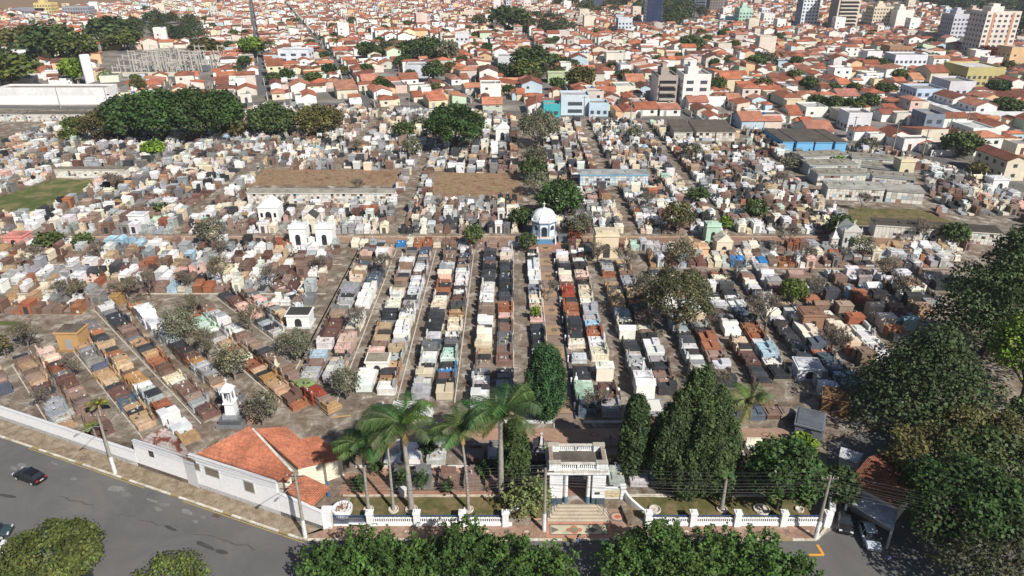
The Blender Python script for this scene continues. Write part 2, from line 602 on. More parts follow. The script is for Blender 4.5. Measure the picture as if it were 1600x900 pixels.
# yellow line along the gutter and yellow bay corner on the right
m = MB()
for i in range(70):
    if i % 9 in (4, 5):
        continue
    c = K00 + uk * (i * 3.0 + 1.5)
    if (c - K1).dot(uk) > 0:
        break
    m.at(c.x, c.y, 0, math.atan2(uk.y, uk.x))
    m.box(0, -0.32, 0.005, 2.9, 0.12, 0.004, S(175, 150, 85))
m.at(0, 0, 0)


def strip(m, a, b, w, z, tint, t=0.004):
    a, b = Vector(a[:2]), Vector(b[:2])
    d = (b - a).normalized(); n = Vector((-d.y, d.x)) * w / 2
    m.prism([tuple(a - n), tuple(b - n), tuple(b + n), tuple(a + n)], z, z + t, tint)


g1, g2, g3 = G(1277, 851, 0), G(1287, 867, 0), G(1264, 867, 0)
strip(m, g1, g2, 0.28, 0.0045, S(235, 165, 50)); strip(m, g2, g3, 0.28, 0.0095, S(235, 165, 50))
strip(m, (KX1 + 0.2, KY + 0.3), (KX1 + 2.6, FY + 0.3), 0.25, 0.134, S(220, 160, 60))
struct(m.build("road_markings", "paint"))
# repaired patches of asphalt
m = MB()
rng = random.Random(4)
k = 0
for px, py, w, d, t in [(35, 727, 2.0, 0.8, 0.2), (22, 731, 1.6, 0.7, .19), (85, 724, 1.8, 0.35, .2), (115, 748, 1.3, .5, .21), (182, 764, 3.0, 1.2, 0.22), (196, 772, 2.6, .9, .17), (237, 782, 2.0, .45, .2), (258, 788, 1.4, .6, .21), (248, 796, 1.6, .5, .2), (292, 800, 2.2, .8, .23), (305, 815, 1.0, .5, .2),
                        (318, 808, .9, .5, .18), (268, 826, 2.2, .5, .06), (320, 852, 3.5, .6, .065), (345, 862, 1.8, .6, .06), (12, 775, 3, .5, .07)]:
    g = G(px, py, 0)
    k += 1
    pts = []
    for j in range(9):
        a = 2 * math.pi * j / 9
        r = rng.uniform(0.7, 1.1)
        pts.append((w / 2 * r * math.cos(a), d / 2 * r * math.sin(a)))
    m.at(g.x, g.y, 0, math.atan2(uk.y, uk.x) + rng.uniform(-.2, .2))
    m.prism(pts, 0.0045, 0.009 + 0.0004 * k, (t, t, t * 0.98))
m.at(0, 0, 0)
struct(m.build("asphalt_patches", "masonry"))
m = MB()
rng = random.Random(12)
for px0_, py0_, px1_, py1_ in [(90, 775, 400, 858)]:
    a, b = G(px0_, py0_, 0), G(px1_, py1_, 0); pp = a
    for i in range(1, 25):
        q = a.lerp(b, i / 24) + Vector((rng.uniform(-.35, .35), rng.uniform(-.35, .35), 0))
        if rng.random() < .8: strip(m, (pp.x, pp.y), (q.x, q.y), rng.uniform(.06, .2), 0.0165 + i * .00005, (.098, .095, .092), .001)
        pp = q
struct(m.build("asphalt_cracks", "masonry"))
# drain grate
m = MB(); g = G(338, 806, 0); m.at(g.x, g.y, 0, math.atan2(uk.y, uk.x)); m.box(0, 0, .005, 1.0, .5, .02, (.12, .08, .06))
for i in range(6): m.box(-.4 + i * .16, 0, .026, .05, .44, .01, (.05, .04, .035))
o = m.build("drain_grate", "metal"); tag(o, "rusty storm drain grate in the road by the kerb below the office", "drain")


# ------------------------------------------------------------------ mosaics at the entrance and the central path
GX = 7.75                                     # axis of the gate and the central path
mo = MB()
b0, b1 = G(853, 816, 0.13), G(953, 840, 0.13)
bx0, bx1 = b0.x, b1.x + 0.3
by0, by1 = KY + 0.22, G(900, 816, .13).y
Z = 0.134


def rect(m, x0, y0, x1, y1, z, tint, h=0.004):
    m.prism([(x0, y0), (x1, y0), (x1, y1), (x0, y1)], z, z + h, tint)


def disc(m, cx, cy, rx, ry, z, tint, n=14, h=0.004, ph=0):
    m.prism([(cx + rx * math.cos(ph + 2 * math.pi * k / n), cy + ry * math.sin(ph + 2 * math.pi * k / n)) for k in range(n)], z, z + h, tint)


def star(m, cx, cy, r, z, tint, n=8, inner=0.45, h=0.004):
    m.prism([(cx + (r if k % 2 == 0 else r * inner) * math.cos(math.pi * k / n + math.pi / n), cy + (r if k % 2 == 0 else r * inner) * math.sin(math.pi * k / n + math.pi / n)) for k in range(2 * n)], z, z + h, tint)


pink, cream, darkg = S(196, 140, 116), S(205, 196, 170), S(120, 112, 105)
rect(mo, bx0, by0, bx1, by1, Z, pink)
rect(mo, bx0 + .35, by0 + .4, bx1 - .35, by1 - .35, Z + .004, darkg)
rect(mo, bx0 + .5, by0 + .55, bx1 - .5, by1 - .5, Z + .008, cream)
cyc = (by0 + by1) / 2
for ex, ey in ((0, .32), (0, -.32), (.5, 0), (-.5, 0)):
    disc(mo, bx0 + 3.2 + ex, cyc + ey, .42, .34, Z + .012 + .0006 * (ex + ey * 2 + 1), S(190, 120, 100))
disc(mo, bx0 + 3.2, cyc, .5, .34, Z + .018, S(130, 135, 115))
mo.prism([(bx0 + 4.6, cyc), (bx0 + 5.3, cyc - .42), (bx0 + 6.0, cyc), (bx0 + 5.3, cyc + .42)], Z + .012, Z + .016, darkg)
mo.prism([(bx0 + .55, cyc - .5), (bx0 + 1.5, cyc), (bx0 + .55, cyc + .5)], Z + .012, Z + .016, darkg)
for ey in (-.55, .5):
    for a, b in ((0, .14), (.14, -.08), (-.14, -.08)):
        disc(mo, bx1 - .95 + a, cyc + ey + b, .13, .13, Z + .012 + .0006 * (a + 1), darkg)
# wings left and right of the steps
disc(mo, bx1 + 1.0, by1 + .9, .95, .8, Z, darkg); disc(mo, bx1 + 1.0, by1 + .9, .72, .6, Z + .004, S(205, 170, 150)); disc(mo, bx1 + 1.0, by1 + .9, .4, .3, Z + .008, S(190, 110, 85))
disc(mo, bx0 - 1.0, by1 + .9, .95, .8, Z, darkg); disc(mo, bx0 - 1.0, by1 + .9, .72, .6, Z + .004, S(205, 170, 150)); disc(mo, bx0 - 1.0, by1 + .9, .4, .3, Z + .008, S(190, 110, 85))
for i in range(24):
    x = -19 + i * 2.3
    if bx0 - 2.2 < x < bx1 + 2.2: continue
    if i % 2: disc(mo, x, 61.2, .55, .4, Z, S(150, 120, 105)); disc(mo, x, 61.2, .3, .2, Z + .004, S(205, 190, 170))
    else: star(mo, x, 61.2, .55, Z, S(130, 110, 98), 4)
struct(mo.build("entrance_mosaic", "mosaic"))

mo = MB()
Z = CZ + 0.004
ochre, rosy, dk = S(168, 140, 112), S(146, 126, 114), S(98, 86, 78)
px0, px1 = 5.9, 8.75
y = 80.0
i = 0
while y < 144:
    L = 4.1 if i % 2 else 3.5
    rect(mo, px0, y, px1, y + L - .12, Z, ochre if i % 2 else rosy)
    if i % 2 or i % 4 == 0:
        star(mo, (px0 + px1) / 2, y + L / 2, .85, Z + .004, dk if i % 2 else S(120, 100, 90), 8)
        star(mo, (px0 + px1) / 2, y + L / 2, .38, Z + .008, rosy if i % 2 else S(150, 120, 104), 4)
    rect(mo, px0, y + L - .12, px1, y + L, Z, dk)
    y += L
    i += 1
rect(mo, 3.6, y, 11.6, y + 6.5, Z, S(168, 125, 108))
mo.prism([(6.0, y + 2.2), (7.5, y + 1), (9.0, y + 2.2), (7.5, y + 3.4)], Z + .004, Z + .008, S(190, 165, 120))
mo.prism([(6.5, y + 2.2), (7.5, y + 1.4), (8.5, y + 2.2), (7.5, y + 3.0)], Z + .008, Z + .012, dk)
# cross path just inside the entrance, and the lane in front of the first tombs
rect(mo, -21, 77.2, 40, 79.9, Z, S(170, 138, 118)); rect(mo, -19, 70.6, 5.2, 71.6, Z, S(178, 140, 118)); rect(mo, 5.2, 66.5, 10.3, 77.2, Z, S(165, 130, 112))
for i in range(9): disc(mo, -17 + i * 2.5, 71.1, .8, .34, Z + .004, S(150, 118, 100) if i % 2 else S(195, 160, 130))
rect(mo, -21, 66.5, 5.1, 67.3, Z, S(172, 128, 108)); rect(mo, -21, 67.3, -15.2, 70.6, Z, S(160, 125, 105))
for i in range(14):
    x = -16 + i * 3.9
    if 5 < x < 11: continue
    disc(mo, x, 78.5, .7, .5, Z + .004, S(140, 108, 92)); disc(mo, x, 78.5, .4, .26, Z + .008, S(190, 150, 125))
struct(mo.build("central_path", "mosaic"))
# cross avenue and lanes (slightly redder dust) with white kerbs
m = MB()
rect(m, -150, 149.6, 5.6, 152.6, CZ + .004, S(160, 132, 112)); rect(m, 11, 149.6, 108, 152.6, CZ + .004, S(150, 120, 100))
struct(m.build("cross_avenue", "mosaic"))
m = MB()
KZ = CZ


def kerbline(a, b, w=.16, h=.14, t=S(215, 208, 195)):
    a, b = Vector(a), Vector(b)
    d = (b - a).normalized(); n = Vector((-d.y, d.x)) * w / 2
    m.prism([tuple(a - n), tuple(b - n), tuple(b + n), tuple(a + n)], KZ, KZ + h, t)


kerbline((-150, 153), (5, 153), .2, .35, S(190, 165, 145)); kerbline((11, 153), (108, 153), .2, .35, S(185, 158, 138))
for x in (-34.2, -25.7, -16.9, -8.4, .25, 6.0 - .15, 27.2 - .1, 36.3 - 1.8, 45.2 - 2.1, 54.3 - 2.2):
    if x > 6 or x < -40: continue
    kerbline((x, 86 if x < 5 else 80), (x, 145))
for n_, t0, t1 in ((43.35, -126, -103.5), (24.95, -137, -88.5), (9.6, -125, -101), (35.4, -124, -86), (17.9, -131, -91)):
    d = Vector((.695, -.719)); nn = Vector((.719, .695))
    kerbline(tuple(nn * n_ + d * t0), tuple(nn * n_ + d * t1))
kerbline((-34.2, 98), (-34.2, 146)); kerbline((-96, 122.7), (-36, 122.7)); kerbline((-110, 129.0), (-36, 129.0)); kerbline((-110, 137), (-36, 137))
kerbline((30, 134.8), (92, 134.8), .16, .16, S(185, 165, 150)); kerbline((-20, 71.7), (4, 71.7), .2, .3, S(228, 225, 215)); kerbline((12, 71.7), (35, 71.7), .2, .3, S(228, 225, 215))
kerbline((-20.5, 66.4), (4.8, 66.4), .2, .2, S(215, 200, 180)); kerbline((13, 66.4), (35, 66.4), .25, .25, S(222, 215, 200))
kerbline((8.95, 82), (8.95, 143), .16, .25, S(40, 60, 100)); kerbline((10, 81.2), (17.6, 81.2), .2, .3, S(225, 225, 225)); kerbline((-1.5, 81.2), (5.7, 81.2), .25, .4, S(225, 228, 232))
struct(m.build("kerb", "masonry"))
# yellow painted lane line on the lane near the office
m = MB(); a, b = G(518, 652), G(548, 649); strip(m, a, b, .3, CZ + .004, S(190, 160, 90)); a, b = G(460, 571), G(486, 569); strip(m, a, b, .25, CZ + .004, S(190, 165, 100))
struct(m.build("lane_markings", "paint"))


def field(name, pxs, mat, z=CZ + 0.005):
    return sheet(name, ccw([tuple(G(x, y)[:2]) for x, y in pxs]), mat, z)


FIELDS = {
    "brown": [(672, 314), (818, 314), (812, 271), (682, 269)],
    "dry": [(388, 290), (612, 290), (631, 266), (414, 263)],
    "green": [(-30, 340), (60, 338), (112, 318), (160, 282), (84, 279), (-30, 318)],
    "lot": [(1328, 352), (1500, 352), (1440, 327), (1325, 325)],
}
field("dry_field", FIELDS["brown"], "dry_field"); field("dry_field", FIELDS["dry"], "dry_field")
field("grass_field", FIELDS["green"], "green_field"); field("grass_field", FIELDS["lot"], "lawn")
m = MB(); field("grass_field", [(-40, 508), (-40, 500), (35, 503), (36, 509)], "green_field")
# lawn strip behind the front fence
sheet("lawn", ccw([(-19.5, 62.75), (4.3, 62.75), (4.3, 66.2), (-19.5, 66.2)]), "lawn", CZ + .004)
sheet("lawn", ccw([(14.5, 62.75), (35.5, 62.75), (35.5, 66.2), (13.2, 66.2)]), "lawn", CZ + .004)
# driveway on the right
sheet("driveway", ccw([(KX1 + 3, 62.4), (KX1 + 8.2, 66.3), (KX1 + 30, 66.3), (KX1 + 22, 90), (KX1 + 6.3, 90), (FX1 + 5.5, 76), (FX1 + 1.2, 63)]), "asphalt", 0.008)

# ------------------------------------------------------------------ tombs
PAL = {
    "white": [S(228, 228, 226), S(240, 238, 234), S(212, 214, 216)],
    "cream": [S(226, 214, 194), S(216, 200, 174), S(232, 224, 206)],
    "pale pink": [S(222, 190, 176), S(214, 178, 164)],
    "light grey": [S(176, 178, 180), S(192, 192, 190), S(160, 164, 168)],
    "mid grey": [S(122, 122, 124), S(136, 134, 132)],
    "black": [S(62, 64, 68), S(76, 78, 82), S(54, 56, 58)],
    "blue grey": [S(96, 108, 124), S(84, 94, 108)],
    "brown": [S(140, 116, 104), S(126, 102, 90), S(152, 130, 118)],
    "red brown": [S(118, 88, 80), S(106, 78, 70)],
    "orange": [S(176, 118, 88, .8), S(164, 104, 76, .8)],
    "sand": [S(186, 156, 126), S(198, 174, 144), S(176, 142, 108)],
    "ochre": [S(186, 146, 96), S(176, 136, 90)],
    "blue": [S(56, 140, 205)],
    "pale blue": [S(176, 204, 220), S(160, 190, 208)],
    "green": [S(150, 165, 110)],
    "pale green": [S(196, 214, 196), S(170, 200, 185)],
    "brick red": [S(158, 76, 58, .8)],
}
MIX_CENTRE = [("white", 24), ("cream", 16), ("light grey", 16), ("mid grey", 7), ("black", 12), ("blue grey", 3), ("brown", 13), ("red brown", 5), ("orange", 3), ("sand", 5), ("pale pink", 3), ("pale blue", 1)]
MIX_DIAG = [("brown", 26), ("sand", 17), ("red brown", 11), ("light grey", 9), ("mid grey", 5), ("orange", 6), ("black", 7), ("pale pink", 6), ("white", 7), ("ochre", 5), ("cream", 4), ("blue grey", 3)]
MIX_WEST = [("white", 26), ("cream", 15), ("light grey", 15), ("brown", 19), ("red brown", 5), ("black", 5), ("sand", 8), ("orange", 3), ("mid grey", 5), ("pale green", 1), ("pale pink", 3), ("pale blue", 1), ("ochre", 1)]
MIX_NORTH = [("white", 22), ("cream", 13), ("light grey", 17), ("brown", 17), ("black", 11), ("mid grey", 11), ("sand", 5), ("pale pink", 2), ("red brown", 4), ("orange", 1), ("pale blue", 1), ("pale green", 1)]
MIX_EAST = [("white", 20), ("cream", 14), ("light grey", 15), ("black", 12), ("brown", 11), ("mid grey", 9), ("red brown", 4), ("sand", 4), ("orange", 3), ("pale blue", 2), ("blue grey", 2)]


def pick(mix, rng):
    t = rng.uniform(0, sum(w for _, w in mix))
    for c, w in mix:
        t -= w
        if t <= 0:
            return c
    return mix[-1][0]


POL = {"black", "brown", "red brown", "mid grey", "light grey", "blue grey", "brick red", "green"}


def tomb(kind, L, W, cname, rng, T, lod=0):
    """foot towards +x, headstone at -x; T hands out the parts. Returns a phrase on what sets this tomb apart."""
    base = vary(rng.choice(PAL[cname]), rng, 0.14)
    mat = "polished_stone" if cname in POL and kind in ("granite", "double", "slab", "bench") else "masonry"
    if kind == "box" and cname in ("white", "cream"):
        mat = "paint"
    dark = tuple(c * 0.55 for c in base)
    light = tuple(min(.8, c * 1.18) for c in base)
    desc = []
    conc = vary(S(150, 142, 132), rng)
    if lod < 2:
        T.get("plinth", "masonry").box(0, 0, -.02, L, W, rng.uniform(.12, .3), conc if rng.random() < .5 else light)
    if kind in ("granite", "double", "bench"):
        h = rng.uniform(.5, 1.05)
        T.get("body", mat).box(0, 0, .08, L - .12, W - .14, h, base)
        z = .08 + h
        lid = T.get("lid", mat)
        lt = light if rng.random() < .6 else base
        if rng.random() < .12:
            lt = vary(S(66, 66, 70), rng)
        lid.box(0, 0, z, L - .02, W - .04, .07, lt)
        z += .07
        if kind == "double":
            for sy in (-1, 1):
                lid.box(.1, sy * W * .235, z, L * .74, W * .38, .14, lt)
            desc.append("twin lids")
            z += .14
        elif rng.random() < .8:
            a = rng.uniform(.55, .8)
            lid.box(.12, 0, z, L * a, W * rng.uniform(.6, .8), .16, lt, top=.97)
            if rng.random() < .5:
                lid.box(.14, 0, z + .16, L * a * .8, W * .5, .09, lt)
                desc.append("stepped lid")
            else:
                desc.append("raised lid")
            z += .16
        else:
            desc.append("flat lid")
        hs = rng.uniform(.35, .95)
        H = T.get("headstone", mat)
        hw = W * rng.uniform(.5, .92)
        H.box(-L / 2 + .2, 0, .08 + h + .05, rng.uniform(.18, .4), hw, hs, base if rng.random() < .7 else dark)
        if rng.random() < .4:
            H.box(-L / 2 + .2, rng.choice((-1, 0, 1)) * hw * .3, .08 + h + .05 + hs, .16, hw * .35, .25, base)
        if rng.random() < .38:
            ct = rng.choice([(.05, .05, .05), (.6, .6, .58), (.35, .27, .12), base])
            T.get("cross", "paint").cross(-L / 2 + .2, rng.uniform(-.2, .2), .08 + h + .05 + hs, rng.uniform(.4, .75), .34, .08, ct)
            desc.append("a cross")
    elif kind == "box":
        h = rng.uniform(1.0, 1.5)
        T.get("body", mat).box(0, 0, .05, L - .1, W - .12, h, base)
        z = .05 + h
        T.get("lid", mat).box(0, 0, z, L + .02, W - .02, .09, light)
        st = rng.uniform(.35, .6)
        T.get("headstone", mat).box(-L / 2 + L * st / 2, 0, z + .09, L * st, W - .22, rng.uniform(.2, .5), base)
        if rng.random() < .45:
            T.get("cross", "paint").cross(-L / 2 + .3, 0, z + .3, rng.uniform(.5, .9), .4, .1, rng.choice([(.6, .6, .58), (.05, .05, .05), base]))
            desc.append("a cross")
        if rng.random() < .6:
            for k in range(2):
                T.get("plaque", "paint").box(L / 2 - .045, (-.24 + .48 * k) * W, .35, .03, W * .32, .5, dark if rng.random() < .6 else (.55, .54, .5))
            desc.append("plaques on the end")
        desc.append("high block body")
    elif kind == "drawer":
        h = rng.uniform(1.7, 2.5)
        T.get("body", "paint" if cname in ("white", "cream") else "masonry").box(0, 0, .05, L - .15, W - .12, h, base)
        roof = T.get("roof", "aged_concrete")
        if rng.random() < .35:
            roof.vprism_x([(-W / 2, .05 + h), (W / 2, .05 + h), (0, .05 + h + W * .28)], -L / 2 - .04, L / 2 + .04, light)
            desc.append("pitched roof")
        else:
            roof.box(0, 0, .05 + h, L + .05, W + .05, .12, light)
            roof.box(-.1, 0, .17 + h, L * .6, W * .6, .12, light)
            desc.append("flat roof")
        dt = rng.choice([(.04, .04, .045), (.10, .09, .08), dark, (.3, .3, .3)])
        T.get("door", "metal").box(L / 2 - .06, 0, .1, .05, W * .42, h * .72, dt)
        if rng.random() < .5:
            T.get("cross", "paint").cross(L / 2 - .3, 0, .1 + h + .05, .8, .42, .1, light)
            desc.append("a cross on top")
    elif kind == "slab":
        T.get("curb", mat).box(0, 0, .05, L - .05, W - .05, .35, base)
        T.get("lid", mat).box(.05, 0, .4, L * .8, W * .75, .08, light)
        H = T.get("headstone", mat)
        H.box(-L / 2 + .15, 0, .4, .2, W * .6, rng.uniform(.5, .9), base)
        desc.append("low flat slab")
    elif kind == "upright":
        h = rng.uniform(.35, .7)
        T.get("body", mat).box(.1, 0, .05, L - .2, W - .15, h, base)
        hh = rng.uniform(1.1, 2.1)
        H = T.get("headstone", mat)
        w = W * rng.uniform(.55, .8)
        H.box(-L / 2 + .35, 0, .05, .55, w, hh, base)
        if rng.random() < .5:
            H.box(-L / 2 + .35, 0, .05 + hh, .62, w + .1, .09, light)
        if rng.random() < .6:
            H.box(-L / 2 + .35, 0, .14 + hh, .3, w * .5, rng.uniform(.2, .5), base, top=.6, topy=.5)
        if rng.random() < .55:
            T.get("cross", "paint").cross(-L / 2 + .35, 0, .3 + hh, rng.uniform(.5, .8), .4, .1, rng.choice([base, light, (.05, .05, .05)]))
            desc.append("a cross on top")
        desc.append("tall headstone")
    if rng.random() < .5 and lod < 2 and kind != "drawer":
        zt = z if kind in ("granite", "double", "box", "bench") else .5
        ft = rng.choice([(.05, .05, .05), (.45, .44, .42), (.3, .22, .1), (.5, .5, .48)])
        fx, fy_ = rng.uniform(-.35, .1) * L * .8, rng.uniform(-.32, .32) * W
        st_ = T.get("ornament", "paint")
        if rng.random() < .5: st_.box(fx, fy_, zt, .22, .3, .28, ft, top=.7)
        else: st_.lathe([(.12, zt), (.09, zt + .25), (.13, zt + .42), (.05, zt + .55)], 5, ft, fx, fy_)
        if rng.random() < .5: T.get("nameplate", "metal").box(rng.uniform(.1, .35) * L, rng.uniform(-.2, .2) * W, zt, .45, .35, .04, ft)
    if rng.random() < .28 and lod < 2:
        vt = rng.choice([(.4, .06, .06), (.5, .3, .32), (.45, .42, .12), (.08, .16, .06), (.6, .6, .58), (.6, .6, .58), (.08, .14, .05)])
        x, y = rng.uniform(-.2, .6), rng.uniform(-.3, .3) * W
        zt = {"granite": 1.15, "double": 1.15, "bench": 1.1}.get(kind)
        if zt and kind in ("granite", "double"):
            v = T.get("flower_vase", "paint")
            v.lathe([(.05, z), (.09, z + .12), (.07, z + .2)], 6, rng.choice([(.5, .5, .48), (.1, .08, .06), (.4, .25, .1)]), x, y)
            v.lathe([(.06, z + .2), (.16, z + .3), (.13, z + .4), (.04, z + .45)], 6, vt, x, y)
            desc.append("flowers")
    return desc


KINDW = {"granite": "stone tomb", "double": "double tomb", "bench": "stone tomb", "box": "block tomb", "drawer": "burial house", "slab": "flat grave", "upright": "grave"}
TOMBS = []      # (x, y, rot, kind, L, W, colour, seed, rowname, ordinal)


def run_row(x0, y0, x1, y1, L, foot, mix, rname, seed, kinds, wr=(1.35, 2.5), gap=(.04, .22), miss=.04, fixed=None, jit=.12):
    """tombs side by side along a line; their length lies across it, foot side given by the sign of foot"""
    rng = random.Random(seed)
    D = math.hypot(x1 - x0, y1 - y0)
    dx, dy = (x1 - x0) / D, (y1 - y0) / D
    rot = math.atan2(dy, dx) + (math.pi / 2 if foot > 0 else -math.pi / 2)
    t = 0.0
    n = 0
    prevc = None
    while True:
        W = rng.uniform(*wr)
        if t + W > D:
            break
        k = rng.choices([k for k, _ in kinds], [w for _, w in kinds])[0]
        c = pick(mix, rng) if (prevc is None or rng.random() > .25) else prevc
        prevc = c
        if k == "drawer": W = min(W, 2.1)
        tc = t + W / 2
        if fixed:
            for (f0, f1, fc, fk) in fixed:
                if f0 <= tc < f1:
                    c, k = fc, fk
        if rng.random() > miss:
            n += 1
            j = rng.uniform(-jit, jit)
            LL = L * rng.uniform(.9, 1.03)
            x = x0 + dx * tc - dy * j; y = y0 + dy * tc + dx * j
            TOMBS.append([x, y, rot + rng.uniform(-.02, .02), k, LL, W, c, rng.randrange(1 << 30), rname, n])
        t += W + rng.uniform(*gap)


KC = [("granite", 50), ("double", 18), ("box", 22), ("slab", 4), ("drawer", 3), ("upright", 3)]
KD = [("granite", 66), ("double", 20), ("box", 8), ("slab", 6)]
KW = [("box", 22), ("granite", 34), ("drawer", 22), ("double", 6), ("slab", 4), ("upright", 12)]
KN = [("upright", 30), ("drawer", 26), ("box", 16), ("granite", 24), ("slab", 4)]

# centre: rows running away from the gate (x of the row, foot side, start, end)
rowsL = [(4.45, 1, 83.5, "first row left of path"), (-1.15, 1, 83, "second row left of path"), (-4.7, -1, 84, "third row left of path"),
         (-10.0, 1, 86.5, "fourth row left of path"), (-13.45, -1, 86.5, "fifth row left of path"), (-18.8, 1, 88, "sixth row left of path"),
         (-22.1, -1, 88.5, "seventh row left of path"), (-27.6, 1, 91, "eighth row left of path"), (-31.2, -1, 91.5, "ninth row left of path")]
rowsR = [(10.75, -1, 82.5, "first row right of path"), (14.2, 1, 82.5, "second row right of path"), (19.7, -1, 87, "third row right of path"), (23.2, 1, 88, "fourth row right of path"),
         (29.2, -1, 90, "fifth row right of path"), (32.8, 1, 90, "sixth row right of path"), (38.0, -1, 90, "seventh row right of path"), (41.6, 1, 92, "eighth row right of path"),
         (47.1, -1, 88, "ninth row right of path"), (50.7, 1, 89, "tenth row right of path"), (56.5, -1, 96, "eleventh row right of path"), (60.1, 1, 96, "twelfth row right of path"),
         (65.6, -1, 100, "thirteenth row right of path"), (69.2, 1, 102, "fourteenth row right of path"), (74.8, -1, 106, "fifteenth row right of path"), (78.3, 1, 108, "sixteenth row right of path"), (84.0, -1, 114, "seventeenth row right of path"), (87.5, 1, 116, "eighteenth row right of path"), (93.0, -1, 121, "nineteenth row right of path"), (96.5, 1, 124, "twentieth row right of path")]
FIX = {
    4.45: [(0, 4, "black", "granite"), (4, 11, "mid grey", "double"), (11, 16.5, "light grey", "double"), (17, 22, "black", "double"), (22, 27, "black", "granite"), (27, 33, "pale pink", "granite"), (33, 38, "cream", "granite"), (38, 42, "light grey", "granite"), (42, 54, "white", "box")],
    -1.15: [(3, 8, "light grey", "granite"), (8, 10, "mid grey", "double"), (10, 13, "black", "granite"), (13, 18, "brown", "granite"), (18, 23, "mid grey", "double"), (23, 27, "brown", "double"), (27, 31, "pale pink", "granite"), (31, 34.5, "orange", "granite"), (34.5, 55, "black", "double")],
    -4.7: [(8, 11, "mid grey", "granite"), (11, 15, "brown", "granite"), (17, 22, "cream", "box"), (24, 27, "white", "box"), (27, 32, "brown", "granite"), (32, 42, "white", "granite"), (42, 52, "black", "double")],
    -10.0: [(0, 3, "cream", "box"), (3, 5, "black", "box"), (7, 10, "blue", "granite"), (10, 14, "pale green", "granite"), (18, 22, "white", "granite"), (22, 26, "cream", "granite"), (30, 35, "red brown", "granite"), (35, 46, "white", "granite")],
    -13.45: [(0, 3.5, "light grey", "box"), (3.5, 6, "black", "granite"), (8, 12, "white", "granite"), (15, 18, "blue grey", "double"), (23, 27.5, "black", "box"), (27.5, 36, "cream", "granite"), (36, 41, "orange", "granite")],
    -18.8: [(0, 3, "white", "granite"), (3, 8, "sand", "granite"), (13, 16, "light grey", "double"), (16, 22, "white", "box"), (30, 42, "white", "granite")],
    -22.1: [(0, 5, "white", "box"), (8, 12, "pale pink", "granite"), (15, 20, "sand", "granite"), (24, 27, "black", "granite")],
    -27.6: [(0, 5, "light grey", "box"), (9, 15, "pale pink", "box"), (24, 34, "white", "box"), (34, 44, "blue grey", "granite")],
    -31.2: [(0, 4, "light grey", "granite"), (5, 8, "pale blue", "granite"), (12, 20, "red brown", "granite")],
    10.75: [(0, 3, "blue grey", "granite"), (4, 7, "pale green", "box"), (9, 12, "black", "double"), (12, 14, "pale blue", "box"), (14, 20, "white", "granite"), (22, 29, "black", "granite"), (30, 38, "orange", "granite"), (38, 43, "brick red", "granite")],
    14.2: [(0, 4, "light grey", "granite"), (4, 8, "red brown", "granite"), (13, 18, "cream", "granite"), (18, 22, "white", "granite"), (22, 26, "orange", "granite"), (29, 34, "light grey", "box"), (34, 44, "cream", "granite")],
    19.7: [(0, 4, "white", "drawer"), (7, 12, "light grey", "granite"), (12, 16, "black", "double"), (28, 40, "sand", "granite")],
    23.2: [(2, 5, "brown", "granite"), (5, 8, "black", "granite"), (9, 15, "white", "box")],
    29.2: [(6, 12, "white", "granite"), (12, 16, "black", "granite")], 32.8: [(10, 14, "orange", "box")],
    38.0: [(2, 4, "black", "double"), (4, 9, "red brown", "double"), (10, 14, "cream", "granite"), (14, 19, "white", "box")],
    41.6: [(0, 4, "black", "double"), (6, 9, "pale blue", "box"), (12, 18, "orange", "granite")],
    47.1: [(4, 8, "light grey", "box"), (8, 20, "black", "double")], 50.7: [(14, 18, "cream", "box"), (4, 9, "blue grey", "granite")],
    56.5: [(5, 14, "cream", "box"), (0, 4, "brown", "drawer")], 60.1: [(0, 12, "white", "granite")],
}
for i, (x, f, y0, nm) in enumerate(rowsL):
    run_row(x, y0, x, 145.5, 2.75 if x != 4.45 else 2.45, f if True else f, MIX_CENTRE, nm, 100 + i, KC, fixed=FIX.get(x), wr=(1.2, 2.35))
for i, (x, f, y0, nm) in enumerate(rowsR):
    run_row(x, y0, x, 145 if x < 27 else 133.5, 2.8, f, MIX_EAST if x > 20 else MIX_CENTRE, nm, 200 + i, KC if x < 50 else KW, fixed=FIX.get(x), wr=(1.2, 2.35))
for t in TOMBS:      # the foot of a tomb faces its lane
    pass
